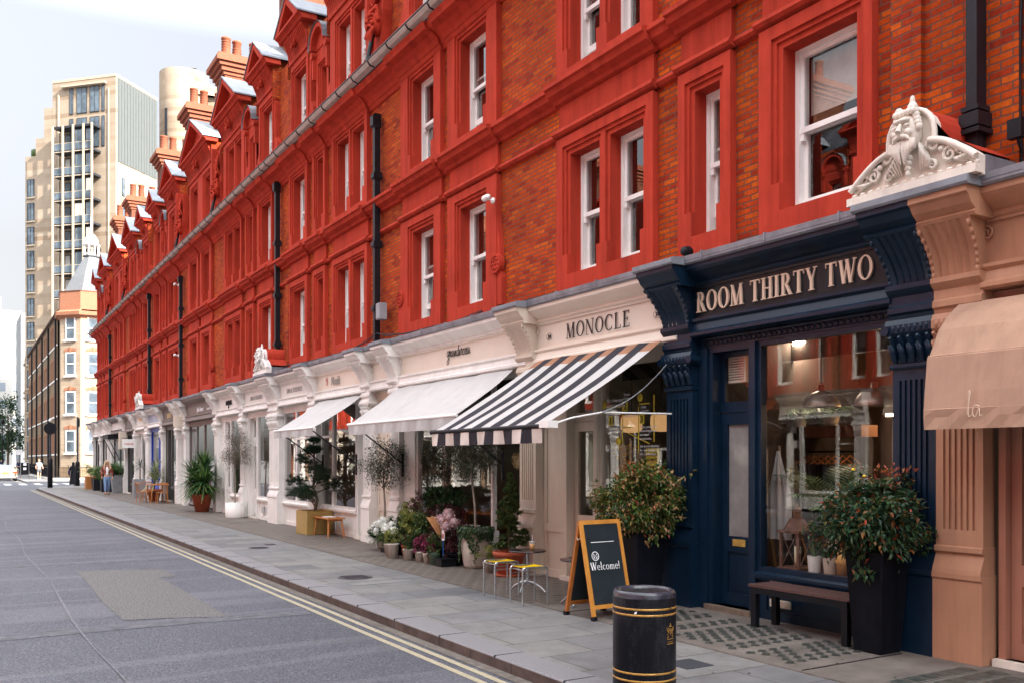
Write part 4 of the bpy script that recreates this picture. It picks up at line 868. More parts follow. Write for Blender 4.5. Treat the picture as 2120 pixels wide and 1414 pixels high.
# script lettering drawn as one pen line per letter
def script(body, size, parent, loc, mat, r=.006):
    P = {'g': [[(.3, .4), (.15, .5), (0, .3), (.1, .05), (.3, .3), (.32, .45), (.3, -.3), (.12, -.5), (0, -.35), (.35, .05)]], 'r': [[(0, .05), (.1, .5), (.15, .4), (.25, .45), (.2, .05), (.35, .1)]],
         'a': [[(.3, .42), (.1, .45), (0, .2), (.12, .0), (.28, .35), (.3, .05), (.42, .08)]], 'n': [[(0, .45), (.06, 0), (.2, .45), (.26, .3), (.27, .02), (.4, .1)]], 'd': [[(.28, .4), (.1, .42), (0, .18), (.14, 0), (.3, .35), (.34, 1.05), (.30, .05), (.42, .08)]],
         'i': [[(.02, .1), (.08, .45), (.1, .03), (.22, .08)], [(.1, .66), (.11, .68)]], 'o': [[(.15, .45), (0, .22), (.12, 0), (.28, .2), (.18, .45), (.38, .38)]], 's': [[(0, .0), (.16, .5), (.24, .18), (.1, .0), (.36, .08)]],
         'm': [[(0, .45), (.05, 0), (.16, .45), (.2, .05), (.34, .45), (.38, .02), (.5, .1)]], 'l': [[(0, .1), (.12, .95), (.06, .95), (.06, .05), (.2, .1)]], 'u': [[(0, .45), (.04, .05), (.18, .05), (.27, .45), (.28, .03), (.4, .08)]]}
    W_ = {'l': .22, 'g': .36, 'r': .34, 'a': .42, 'n': .38, 'd': .42, 'i': .22, 'o': .36, 's': .34, 'm': .5, 'u': .4}
    m_ = MB(); x = 0
    for ch in body:
        for st in P[ch]:
            pts = []
            for i in range(len(st)-1):                     # smooth the pen line
                p0, p1, p2, p3 = st[max(i-1, 0)], st[i], st[i+1], st[min(i+2, len(st)-1)]
                for k in range(4):
                    t = k/4; pts.append(tuple(.5*((2*p1[j])+(-p0[j]+p2[j])*t+(2*p0[j]-5*p1[j]+4*p2[j]-p3[j])*t*t+(-p0[j]+3*p1[j]-3*p2[j]+p3[j])*t**3) for j in (0, 1)))
            pts.append(st[-1]); m_.tube([((x+a)*size, b*size, 0) for a, b in pts], r, 4)
        x += W_[ch]
    for i, v in enumerate(m_.v): m_.v[i] = (v[0]-x*size/2, v[1], v[2])
    o = m_.build('script_lettering', mat, parent, loc); o.rotation_euler = (R(90), 0, R(-90)); return o
lt('flower', U0+9.15, 3.56, lambda *q, **k: script('grandirosa', .24, q[0], q[1], LBLK, r=.0062), x=.012)
lt('magnus', U0+U+5.0, 3.52, lambda *q, **k: script('magnus', .30, q[0], q[1], LBLK, r=.012), x=.012)
lt('niwaki', U0+15.25, 3.49, lambda *q, **k: text('Niwaki', .27, q[0], q[1], LGREY, sx=.72, bold=.004), x=.01)
m_ = MB(); m_.tube([(.02, 2.55+.055*math.cos(t*.6), 3.60+.10*math.sin(t*.6)) for t in range(11)], .006, 5); m_.tube([(.02, 2.55+.03*math.cos(t*.6), 3.60+.05*math.sin(t*.6)) for t in range(8)], .005, 5); m_.build('logo', paint('logo_red', (.6, .2, .15), .5, .1), SH['niwaki'][1])
lt('king', U0+18.3, 3.51, lambda *q, **k: text('KING & TUCKFIELD', .17, q[0], q[1], LGREY, sx=.75, space=1.15), x=.01)
lt('king2', U0+U+1.8, 3.51, lambda *q, **k: text('KING & TUCKFIELD', .17, q[0], q[1], LGREY, sx=.75, space=1.15), x=.01)
lt('simons', U0+U+9.1, 3.50, lambda *q, **k: text('John Simons', .24, q[0], q[1], LWHT, sx=.85, bold=.003), x=.01)
lt('simons', U0+U+7.75, 3.50, lambda *q, **k: text('established 1955', .12, q[0], q[1], LWHT, sx=.8), x=.01)
lt('dark', U0+U+14.8, 3.49, lambda *q, **k: text('BUREAU', .27, q[0], q[1], LGOLD, sx=.85, bold=.004), x=.01)
lt('blue', U0+U+18.2, 3.52, lambda *q, **k: text('BLUE', .2, q[0], q[1], LWHT, sx=.9) if False else text('&', .24, q[0], q[1], LWHT, sx=.9), x=.02)
for i in range(18):                                 # shopfronts across the street, seen only in the windows
    o = copy_tree(SH[('magnus', 'king2', 'flower', 'cream', 'niwaki', 'king')[i % 6]][0]); o.location = (-10.33, 6.0+i*4.4, 0); o.rotation_euler.z = math.pi
    o['label'] = 'shopfront across the street, seen only as a reflection in the shop windows'; o['group'] = 'opposite shopfronts'
# ================================================================= awnings
AWW = paint('awning_white_canvas', (.47, .46, .45), .85, .05, 2, .3, fine=200, dirt=.12, streak=.06, spec=.1); AWS = paint('awning_black_canvas', (.022, .02, .028), .8, .15, 4, .3, fine=200); AWT = paint('awning_tan_canvas', (.40, .255, .18), .85, .12, 1.2, .5, fine=120, dirt=.35, streak=.15, spec=.1)
AWR = paint('awning_rust', (.33, .17, .10), .85, .2, 7, .3); CREAMV = paint('valance_cream', (.62, .55, .49), .8, .08, 5, .3, fine=200)
def tilt(M_, pts): return [M_ @ Vector(p) for p in pts]
def slopeawn(name, y0, y1, xt, zt, xf, zf, vh, label, mats, stripes=0, arms=True, scal=False):
    T_ = thing(name, (xf, y0, zf), label, 'awning'); L = y1-y0; m_ = MB(); n = stripes or 14; vm = MB(); fx = .5
    for i in range(n):
        ya, yb = L*i/n, L*(i+1)/n
        m_.k = (i % 2) if stripes else 0
        K = 8
        for k in range(K):
            ta, tb = k/K, (k+1)/K
            def P(y, t): return (t*(xt-xf), y+.012*math.sin(t*7), t*(zt-zf)-.045*math.sin(math.pi*t)+.009*math.sin(y*4.1+t*5)+.004*math.sin(y*11-t*9))
            if stripes and k == K-1 and i % 2 == 0: m_.k = 2
            m_.quad(P(ya, ta), P(yb, ta), P(yb, tb), P(ya, tb))
        vm.k = (i % 2) if stripes else 0; s_ = 4
        for j in range(s_):
            a, b = ya+(yb-ya)*j/s_, ya+(yb-ya)*(j+1)/s_
            w1 = .010*math.sin(a*9)+.005*math.sin(a*23); w2 = .010*math.sin(b*9)+.005*math.sin(b*23)
            vm.quad((-.012, a, -.0), (-.012, b, -.0), (-.012+w2*2, b, -vh), (-.012+w1*2, a, -vh))
    c_ = m_.build('canopy', mats, T_)
    sm = c_.modifiers.new('solid', 'SOLIDIFY'); sm.thickness = .004
    v_ = vm.build('valance', mats if not stripes else [mats[0] if False else CREAMV, mats[1], CREAMV], T_); sm = v_.modifiers.new('solid', 'SOLIDIFY'); sm.thickness = .005
    b_ = MB(); b_.tube([(0, -.03, .0), (0, L+.03, .0)], .028, 10); b_.build('front_bar', SASH if not stripes else BLACK, T_)
    if arms:
        for yy, d in ((.25, 1), (L-.25, -1)):
            b_ = MB(); b_.tube([(.02, yy, -.02), (xt-xf-.02, yy+d*.05, zf*-.0-.75)], .014, 8); b_.build('arm', IRON, T_)
            b_ = MB(); b_.box(xt-xf-.04, xt-xf+.0, yy+d*.05-.02, yy+d*.05+.02, -1.0, -.55); b_.build('arm_bracket', IRON, T_)
    return T_
slopeawn('awning', 12.3, 16.75, 7.44, 3.17, 6.42, 2.42, .20, 'long plain white canvas awning over the florist with a deep valance', [AWW])
slopeawn('awning', 18.60, 21.35, 7.44, 3.14, 6.35, 2.42, .17, 'small white canvas awning over the shop lettered Niwaki above the pine tree', [AWW])
sa = slopeawn('awning', 8.72, 11.55, 7.44, 3.24, 5.66, 2.13, .19, 'black and white striped awning with a striped valance over the cream shop', [AWW, AWS, AWR], stripes=13)
for ch in list(sa.children):
    if ch.name.startswith('arm'):
        bpy.data.objects.remove(ch)
b_ = MB(); b_.box(-.03, .10, -.16, .03, -.02, .06); b_.build('end_bracket', SASH, sa)
b_ = MB(); b_.tube([(.03, -.05, .0), (.35, -.08, .10), (.75, -.10, .17), (1.80, -.12, .18)], .011, 8); b_.build('side_arm', SASH, sa)
b_ = MB(); y = 0
for i in range(62):
    t = i/61; px_, pz = .75+1.05*t, .17+.68*t-.10*math.sin(math.pi*t); b_.ball((px_, -.12+.10*t*0, pz), (.012, .004 if i % 2 else .010, .009), 6, 4)
b_.build('chain', STEEL, sa)
# tan blind at the right edge
tb = thing('awning', (6.95, 1.6, 2.0), 'tan brown canvas blind with a curved hood at the right edge of the street', 'awning')
prof = [(.46, 1.09), (.30, .98), (.16, .84), (.04, .62), (.01, .60), (-.02, .30), (-.03, .17), (-.035, .165), (-.03, .10), (-.03, .0)]
for nm, pr, mm in (('canopy', prof[:7], AWT), ('valance', prof[6:], AWT)):
    m_ = MB(); n = 30; vs = []
    for i in range(n+1):
        for k, (x, z) in enumerate(pr): vs.append((x+(.008*math.sin(i*1.9+k*2) if nm == 'valance' and k > 1 else .004*math.sin(i*.8+k)), 3.2*i/n, z))
    q = len(pr); m_.add(vs, [(i*q+k, (i+1)*q+k, (i+1)*q+k+1, i*q+k+1) for i in range(n) for k in range(q-1)], False)
    o = m_.build(nm, mm, tb); sm = o.modifiers.new('solid', 'SOLIDIFY'); sm.thickness = .006
m_ = MB(); m_.poly([(0, 0)], 0, 0) if False else m_.add([(x, 3.195, z) for x, z in prof[:7]]+[(.46, 3.195, .17)], [tuple(range(8))]); m_.build('side_cheek', AWT, tb)
m_ = MB(); m_.tube([(.03, .0, .61), (.03, 3.2, .61)], .012, 6); m_.build('seam_rail', AWT, tb)
script('la', .20, tb, (-.05, 2.74, .09), LCREAM, r=.005)
# ================================================================= fittings on the fronts
T_, fs, a_, b_2 = SH['navy']
for z, y in ((.41, 1.93), (.20, 1.93)):
    m_ = MB(); m_.box(.12, .146, y-.14, y+.14, z-.045, z+.035); 
    for k in range(3): m_.box(.114, .12, y-.12, y+.12, z-.03+.022*k, z-.018+.022*k)
    m_.build('air_vent', CREAM, T_)
T_ = SH['king2'][0]
for y in (1.0, 1.5): m_ = MB(); m_.box(.10, .142, y-.1, y+.1, .2, .4); m_.build('air_vent', paint('vent_grey', (.45, .45, .44), .6), T_)
def cctv(x, y, z, label):
    o = thing('security_camera', (x, y, z), label, 'security camera', 'security cameras')
    m_ = MB(); m_.lathe([(0, 0), (.05, 0), (.05, .03), (0, .03)], 0, 0, 0, 12, ax='x'); m_.tube([(0, 0, 0), (-.12, 0, .02)], .015, 8); m_.build('mount', SASH, o)
    m_ = MB(); m_.lathe([(0, 0), (.045, .01), (.05, .06), (.05, .17), (.03, .19)], -.13, -.12, .02, 12, ax='y'); m_.build('housing', SASH, o); return o
cctv(7.55, 13.16, 6.02, 'white security camera beside the lower window with a rosette scroll, above the cream shop'); cctv(7.5, 38.3, 5.9, 'far white security camera on the lower storey of the middle terrace'); cctv(7.5, 38.3, 8.7, 'far white security camera high under the gutter of the middle terrace')
for (x, y, z, hh, m1, lb) in ((7.5, 17.75, 4.65, .34, paint('grey_box', (.30, .31, .33), .5), 'grey junction box beside the drainpipe above the florist'), (7.42, 46.6, 3.6, .3, paint('yellow_box', (.75, .42, .03), .5), 'yellow and blue alarm box on the far white signboard')):
    m_ = MB(); m_.box(x-.05, x+.1, y-.11, y+.11, z, z+hh); m_.box(x-.062, x-.05, y-.09, y+.09, z+.02, z+hh-.02); tag(m_.build('alarm_box', m1), lb, 'alarm box')
def box_(nm, x0, x1, y0, y1, z0, z1, m1, lb, cat, grp=None):
    m_ = MB(); m_.box(x0, x1, y0, y1, z0, z1); m_.box(x0-.012, x0, y0+.03, y1-.03, z0+.03, z1-.03); return tag(m_.build(nm, m1), lb, cat, grp)
box_('shutter_box', 7.12, 7.44, 36.95, 37.25, 3.0, 3.42, CREAM, 'cream metal box under the signboard at the end of the taupe shop', 'metal box'); box_('shutter_box', 7.1, 7.44, 51.0, 51.35, 2.3, 3.2, CREAM, 'cream metal box hanging behind the woman in the plaid jacket', 'metal box')
# hanging sign and dark awning frame far along
hs_ = thing('hanging_sign', (7.4, 47.9, 2.75), 'small white hanging sign with red capitals outside the grey shop', 'sign'); m_ = MB(); m_.box(-.62, -.02, -.02, .02, -.42, .0); m_.build('sign_board', SASH, hs_); m_ = MB(); m_.tube([(0, 0, .06), (-.64, 0, .06)], .015, 6); m_.build('bracket', IRON, hs_)
text('VARNE', .15, hs_, (-.32, -.024, -.28), paint('letter_red', (.5, .05, .05), .5), rot=(R(90), 0, 0), sx=.9)
fa = thing('awning', (6.9, 53.5, 2.9), 'closed dark awning with thin folding arms above the woman in the plaid jacket', 'awning'); m_ = MB(); m_.box(-.04, .5, 0, 2.0, -.02, .22); m_.build('canopy', BLACK, fa)
m_ = MB(); m_.tube([(0, .1, 0), (.5, -.9, -1.3)], .025, 6); m_.build('arm', IRON, fa); m_ = MB(); m_.tube([(0, 1.9, 0), (.5, .9, -1.3)], .025, 6); m_.build('arm', IRON, fa)
# cables draped over the lead
def cable(pts, r=.012, lb='black cable sagging along the lead flashing'):
    out = []
    for i in range(len(pts)-1):
        a, b = Vector(pts[i]), Vector(pts[i+1])
        for k in range(6): t = k/6; p = a.lerp(b, t); p.z += -.03*math.sin(math.pi*t)+random.uniform(-.004, .004); out.append(p)
    out.append(Vector(pts[-1])); m_ = MB(); m_.tube(out, r, 5); m_.tube([p+Vector((-.02, 0, .015+.01*math.sin(i))) for i, p in enumerate(out)], r*.7, 5); return tag(m_.build('cable', IRON), lb, 'cable', 'cables along the lead flashing')
cable([(7.58, 5.9, 4.20), (7.55, 7.3, 4.16), (7.58, 9.0, 4.15), (7.55, 10.4, 4.16), (7.56, 12.0, 4.22), (7.6, 13.2, 4.20)], lb='black cable sagging along the lead flashing above the navy and cream shops')
cable([(7.5, 13.4, 4.22), (7.55, 15.0, 4.2), (7.5, 17.0, 4.25), (7.55, 18.0, 4.40), (7.5, 19.2, 4.22), (7.5, 21.5, 4.2), (7.5, 24.6, 4.28)], lb='black cable sagging along the lead flashing above the florist')
m_ = MB(); m_.box(7.50, 7.64, 4.70, 4.80, 4.2, 9.6); m_.box(7.46, 7.66, 4.66, 4.84, 4.62, 4.74); m_.box(7.47, 7.65, 4.67, 4.83, 4.76, 4.80); m_.box(7.45, 7.66, 4.65, 4.85, 4.56, 4.60); m_.tube([(7.56, 4.75, 4.6), (7.56, 4.75, 4.3), (7.5, 4.6, 4.2)], .06, 8); tag(m_.build('drainpipe', IRON), 'square black iron drainpipe at the right edge above the carved pediment', 'drainpipe')
for dy, lb in ((.20, 'thin black cable running down the brick just right of the big drainpipe'), (.34, 'loose thin black cable on the brick well right of the big drainpipe')):
    m_ = MB(); m_.tube([(7.68, 4.75-dy+.02*math.sin(k*.9), 4.25+.42*k) for k in range(14)], .012, 6); tag(m_.build('cable', IRON), lb, 'cable', 'cables on the brick')
fl_ = thing('floodlight', (7.56, 4.38, 4.42), 'small black floodlight on the brick right of the pediment', 'floodlight'); m_ = MB(); m_.box(-.05, .02, -.06, .06, 0, .16); m_.build('lamp_head', BLACK, fl_); m_ = MB(); m_.tube([(0, 0, 0), (.06, 0, -.1), (.12, 0, -.1)], .01, 6); m_.build('bracket', IRON, fl_)
m_ = MB(); m_.ball((7.5, 8.35, 4.24), (.07, .06, .065), 10, 8); m_.lathe([(0, 0), (.05, 0), (.06, .05), (.045, .06)], 7.42, 8.35, 4.24, 12, ax='x'); tag(m_.build('spotlight', BLACK), 'round black spotlight sitting on the lead between the cream and navy shops', 'spotlight')
# ================================================================= inside the navy shop
def Y(o): return U0+o
GLOW = emis('warm_strip_light', (1, .62, .28, 1), 9); BULB = emis('ceiling_spot', (1, .82, .6, 1), 30)
SHADE = paint('ribbed_metal_shade', (.30, .24, .20), .35, .1, 20, .3, metal=.6)
for i, (y, z) in enumerate(((1.99, 2.34), (1.29, 2.32))):
    o = thing('pendant_lamp', (8.3, Y(y), z), ('ribbed metal dome pendant lamp nearer the door in the navy shop window', 'ribbed metal dome pendant lamp nearer the pilaster in the navy shop window')[i], 'lamp', 'pendant lamps in the navy shop')
    m_ = MB(); m_.lathe([(.21, 0), (.213, .012), (.20, .05), (.17, .11), (.12, .155), (.05, .18), (.035, .19), (.035, .25), (.0, .26)], 0, 0, 0, 40); m_.build('shade', SHADE, o); m_ = MB(); m_.tube([(0, 0, .26), (0, 0, .95)], .006, 5); m_.build('cord', IRON, o); m_ = MB(); m_.ball((0, 0, .05), .05, 10, 8); m_.build('bulb', BULB if i == 9 else SASH, o)
m_ = MB(); m_.lathe([(0, 0), (.13, 0), (.13, .02), (0, .02)], 9.1, Y(2.95), 3.2, 18); tag(m_.build('ceiling_spot', BULB), 'round lit ceiling light seen through the top of the navy shop window', 'ceiling light')
m_ = MB(); m_.box(9.7, 9.73, Y(.4), Y(2.2), 2.28, 2.31); tag(m_.build('strip_light', GLOW), 'thin warm strip light high on the back wall of the navy shop', 'strip light')
pf = thing('picture_frame', (9.9, Y(1.75), 1.95), 'black framed picture with a dark abstract blot on the wall inside the navy shop', 'picture'); m_ = MB()
for q in ((0, .03, -.26, .26, .33, .38), (0, .03, -.26, .26, -.38, -.33), (0, .03, -.26, -.22, -.33, .33), (0, .03, .22, .26, -.33, .33)): m_.box(*q)
m_.build('frame', BLACK, pf); m_ = MB(); m_.box(.01, .025, -.22, .22, -.33, .33); m_.build('mount', paint('card', (.42, .33, .26), .9), pf); m_ = MB(); m_.box(.004, .0095, -.12, .12, -.2, .2); m_.build('print', paint('print_brown', (.16, .10, .08), .9), pf); m_ = MB(); m_.lathe([(0, 0), (.07, 0), (.10, .003), (0, .003)], -.002, 0, .02, 16, ax='x'); m_.build('blot', BLACK, pf)
sh_ = thing('shelf', (9.4, Y(3.2), 2.03), 'brown shelf board with trailing plants inside the navy shop', 'shelf'); m_ = MB(); m_.box(-.15, .15, -1.0, .65, 0, .14); m_.build('board', paint('shelf_wood', (.25, .12, .08), .6), sh_)
WOODM = paint('lantern_wood', (.15, .075, .05), .6, .3, 20, .4)
ln = thing('lantern', (7.87, Y(1.95), .55), 'brown wooden lantern with crossed bars and a candle on the navy shop sill', 'lantern'); m_ = MB()
for sx in (-1, 1):
    for sy in (-1, 1): m_.box(sx*.12-.015, sx*.12+.015, sy*.12-.015, sy*.12+.015, .03, .40)
m_.box(-.15, .15, -.15, .15, 0, .03); m_.box(-.15, .15, -.15, .15, .40, .43); 
for sy in (-1, 1):
    m_.tube([(-.13, -.1, .04), (-.13, .1, .39)][::sy], .007, 5)
m_.tube([(-.13, .1, .04), (-.13, -.1, .39)], .007, 5); m_.tube([(-.1, -.13, .04), (.1, -.13, .39)], .007, 5); m_.tube([(.1, -.13, .04), (-.1, -.13, .39)], .007, 5)
m_.build('frame', WOODM, ln); m_ = MB(); m_.lathe([(.20, .43), (.11, .55), (.06, .56), (.06, .62), (.075, .63), (.03, .68), (0, .74)], 0, 0, 0, 4, False); m_.build('lid', WOODM, ln); m_ = MB(); m_.lathe([(0, .03), (.035, .03), (.035, .25), (0, .25)], .0, 0, 0, 12); m_.build('candle', paint('wax', (.8, .72, .5), .5), ln)
PWH = paint('ribbed_white_pot', (.72, .70, .66), .4); PBG = paint('ribbed_beige_pot', (.48, .38, .30), .5); WICK = paint('wicker', (.55, .28, .08), .8, .3, 60, .8)
GRL = leafmat('houseplant_leaf', [(0, (.02, .05, .02, 1)), (.5, (.05, .10, .04, 1)), (1, (.10, .16, .05, 1))])
def ribpot(x, y, z, r, h, m1, nm, lb, cat='pot', grp=None):
    o = thing(nm, (x, y, z), lb, cat, grp); m_ = MB(); m_.lathe([(0, 0), (r*.8, 0), (r, h), (r*.9, h), (r*.85, h-.03), (0, h-.03)], 0, 0, 0, 24, False); m_.build('pot', m1, o); return o
o = ribpot(7.85, Y(1.70), .55, .075, .17, PWH, 'potted_plant', 'white ribbed pot with upright sword leaves on the navy shop sill', 'potted plant'); m_ = MB()
for k in range(8):
    a = k*.8; m_.add([(.02*math.cos(a), .02*math.sin(a), .15), (.02*math.cos(a+1), .02*math.sin(a+1), .15), (.07*math.cos(a+.4), .07*math.sin(a+.4), .36+.03*(k % 3)), (.05*math.cos(a), .05*math.sin(a), .26)], [(0, 1, 2, 3)])
m_.build('leaves', GRL, o)
o = ribpot(7.87, Y(1.50), .55, .085, .17, PBG, 'potted_plant', 'beige ribbed pot with dark leaves on the navy shop sill', 'potted plant'); m_ = MB()
for k in range(9): a = k*.7; m_.add([(0, 0, .15), (.08*math.cos(a-.3), .08*math.sin(a-.3), .24), (.14*math.cos(a), .14*math.sin(a), .26), (.08*math.cos(a+.3), .08*math.sin(a+.3), .24)], [(0, 1, 2, 3)])
m_.build('leaves', GRL, o)
o = thing('wicker_basket', (7.88, Y(1.30), .55), 'orange wicker basket on the navy shop sill behind the right planter', 'basket'); m_ = MB(); m_.lathe([(0, 0), (.10, 0), (.105, .12), (.13, .15), (.105, .18), (.09, .27), (.08, .27), (.09, .17), (0, .05)], 0, 0, 0, 20); m_.build('basket_body', WICK, o)
def palm(x, y, z, n, L, name, label, cat, m1, droop=.6, pot=None, seed=0, up=.9, leaflets=18, grp=None):
    rnd = random.Random(seed); o = thing(name, (x, y, z), label, cat, grp); m_ = MB()
    for k in range(n):
        a = k*2.4+rnd.uniform(-.3, .3); e = R(rnd.uniform(35, 82))*up; pts = []; 
        for i in range(11):
            t = i/10; ee = e-droop*t*t*1.6; q = pts[-1] if pts else Vector((0, 0, 0)); pts.append(q+Vector((math.cos(a)*math.cos(ee), math.sin(a)*math.cos(ee), math.sin(ee)))*(L/10) if pts else Vector((0, 0, 0)))
        m_.tube(pts, [.008-.0006*i for i in range(11)], 4)
        sd = Vector((-math.sin(a), math.cos(a), 0))
        for j in range(leaflets):
            t = .2+.8*j/leaflets; i = min(9, int(t*10)); p = pts[i].lerp(pts[i+1], t*10-i); d = (pts[i+1]-pts[i]).normalized(); ll = L*.30*math.sin(math.pi*min(1, t*.85+.12))+.03
            for s_ in (-1, 1):
                tip = p+(sd*s_*.85+d*.7+Vector((0, 0, -.15))).normalized()*ll; w_ = d*.009
                m_.add([p-w_, p+w_, (p+tip)/2+w_*1.3, tip, (p+tip)/2-w_*1.3], [(0, 1, 2, 3, 4)])
    m_.build('fronds', m1, o)
    if pot: pot(o)
    return o
def plainpot(r, h, m1, z=0.):
    def f(o):
        m_ = MB(); m_.lathe([(0, -h), (r*.75, -h), (r, -.02), (r*.9, -.02), (0, -.05)], 0, 0, z, 18); m_.build('pot', m1, o)
    return f
palm(8.35, Y(1.75), 1.05, 13, .95, 'palm_plant', 'feathery palm standing behind the glass of the navy shop', 'palm', GRL, pot=plainpot(.16, .95, PBG), seed=3)
palm(9.2, Y(3.1), 2.3, 9, .4, 'potted_plant', 'trailing plant on the shelf nearer the door in the navy shop', 'potted plant', GRL, 1.3, plainpot(.1, .13, PWH), 5, .6); palm(9.2, Y(2.6), 2.3, 9, .4, 'potted_plant', 'trailing plant on the shelf behind the middle of the navy shop window', 'potted plant', GRL, 1.3, plainpot(.1, .13, PBG), 6, .6)
sc_ = thing('hanging_shirt', (7.95, Y(2.30), 1.85), 'pale grey shirt hanging just inside the navy shop beside the door', 'shirt'); m_ = MB(); n = 12; vs = []
for i in range(13):
    t = i/12
    for k in range(n+1): u = k/n-.5; vs.append((.03*math.sin(k*1.7+t*2)*(.3+t), u*(.05+.30*min(1, t*2)), -1.0*t))
m_.add(vs, [(i*(n+1)+k, i*(n+1)+k+1, (i+1)*(n+1)+k+1, (i+1)*(n+1)+k) for i in range(12) for k in range(n)], True); m_.build('cloth', paint('grey_linen', (.42, .40, .38), .9, .05, 5, .3), sc_)
cr = thing('clothes_rail', (9.3, Y(3.2), 1.75), 'rail of dark clothes on wooden hangers inside the navy shop', 'clothes rail'); m_ = MB(); m_.tube([(0, -.9, .1), (0, .6, .1)], .012, 6); m_.build('rail', IRON, cr)
for k in range(12):
    y = -.8+.11*k; m_ = MB(); m_.tube([(-.18, y, -.05), (0, y, .05), (.18, y, -.05)], .010, 5); m_.build('hanger', paint('hanger_wood', (.42, .16, .06), .5), cr); m_ = MB(); m_.box(-.2, .2, y-.03, y+.03, -.95, -.06); m_.build('garment', (BLACK, GREY, paint('dark_cloth', (.03, .035, .05), .9))[k % 3], cr)
fh = thing('fan_heater', (7.78, Y(2.80), 2.65), 'cream slatted ventilator box behind the fanlight over the navy door', 'fan heater'); m_ = MB()
for q in ((0, .1, -.17, -.135, 0, .34), (0, .1, .135, .17, 0, .34), (0, .1, -.135, .135, 0, .03), (0, .1, -.135, .135, .31, .34)): m_.box(*q)
m_.build('casing', CREAM, fh); m_ = MB()
for k in range(9): m_.box(.0, .05, -.135, .135, .045+.03*k, .058+.03*k)
for k in range(8): m_.box(-.002, .0, -.12+.033*k, -.113+.033*k, .03, .31)
m_.build('grille', CREAM, fh); m_ = MB(); m_.box(.09, .095, -.135, .135, .03, .31); m_.build('back_plate', BLACK, fh)
# ================================================================= cream shop window
T_ = SH['cream'][0]; ym = lambda o: U0+o-T_.location.y
dc = []
m_ = MB()
for (o_, za, zb) in ((4.71, 1.98, 2.56), (4.37, 1.83, 2.45), (4.06, 1.98, 2.58)): m_.box(.158, .162, ym(o_)-.008, ym(o_)+.008, za, zb)
for (oa, ob, z) in ((4.73, 5.2, 2.455), (4.5, 4.70, 2.17), (4.15, 4.36, 2.47)): m_.box(.158, .162, ym(oa), ym(ob), z, z+.015)
m_.add([(.16, ym(4.15), 1.95), (.16, ym(4.60), 2.10), (.16, ym(4.60), 2.115), (.16, ym(4.15), 1.965)], [(0, 1, 2, 3)])
for (o_, z) in ((4.97, 2.28), (4.65, 2.46), (4.30, 2.28)): m_.box(.158, .162, ym(o_)-.045, ym(o_)+.045, z-.065, z+.065)
for (o_, z) in ((4.34, 2.56), (4.80, 2.0), (5.12, 2.50)): m_.lathe([(0, 0), (.055, 0), (.055, .004), (0, .004)], .156, ym(o_), z, 20, ax='x')
m_.build('window_graphic', LYEL, T_)
for s_, o_, z in (('1', 4.97, 2.24), ('2', 4.65, 2.42), ('3', 4.30, 2.24)): text(s_, .12, T_, (.154, ym(o_), z), LBLK, name='window_number', ext=.001, bold=.002)
for s_, o_, z, sz in (("It's a bumper\nsummer spree", 5.05, 2.53, .07), ('Travel\nbetter.', 4.68, 2.60, .05), ('Enjoy\nsummer.', 4.32, 2.42, .05), ('Treat yourself to\nsmart sunglasses\nand hand\naccessories.\n\nSee you in Istanbul\nfor our Quality of\nLife Conference.', 4.34, 2.16, .05), ('Our handsome new\nFrance handbook\nis here now.', 5.02, 2.18, .045), ('Carry back around\nand it is at once.', 4.68, 2.36, .042)): text(s_, sz, T_, (.155, ym(o_), z), LWHT, name='window_text', ext=.001, align='LEFT')
PAP = emis('paper_lamp_lit', (.75, .42, .18, 1), .09)
for i, o_ in enumerate((5.45, 4.78)):
    o = thing('paper_lamp', (8.35, Y(o_), 2.27), ('glowing cream paper lantern lamp in the cream shop window, the one nearer its door', 'glowing cream paper lantern lamp in the cream shop window, the one nearer the navy pilaster')[i], 'lamp', 'paper lamps in the cream shop'); m_ = MB(); m_.lathe([(.05, .13), (.13, .12), (.155, .08), (.16, 0), (.155, -.08), (.12, -.12), (.05, -.13)], 0, 0, 0, 24); m_.build('shade', PAP, o); m_ = MB(); m_.tube([(0, 0, .13), (0, 0, .98)], .005, 5); m_.build('cord', IRON, o)
ps = thing('poster', (7.68, Y(4.18), 1.54), 'yellow poster with black capitals standing in the cream shop window', 'poster'); m_ = MB(); m_.box(0, .008, -.13, .13, 0, .36); m_.build('sheet', LYEL, ps); serif('MONOCLE', .035, ps, (-.002, 0, .26), LBLK, gap=.12, ext=.001, T=.14); text('SUMMER', .055, ps, (-.002, 0, .19), LBLK, ext=.001)
bl_ = thing('dried_flowers', (7.95, Y(5.05), 1.3), 'vase of round yellow button flowers in the cream shop window', 'flowers'); m_ = MB(); m2 = MB()
for k in range(26):
    a = random.random()*6.28; r_ = random.random()*.22; z = .35+random.random()*.32; m_.ball((r_*math.cos(a), r_*math.sin(a), z), .022, 7, 5); m2.tube([(0, 0, .1), (r_*math.cos(a), r_*math.sin(a), z)], .003, 3, False)
m_.build('flower_heads', paint('mustard', (.55, .33, .02), .9), bl_); m2.build('stems', GRL, bl_); m_ = MB(); m_.lathe([(0, 0), (.05, 0), (.07, .1), (.04, .2), (.03, .2)], 0, 0, 0, 14); m_.build('vase', PWH, bl_)
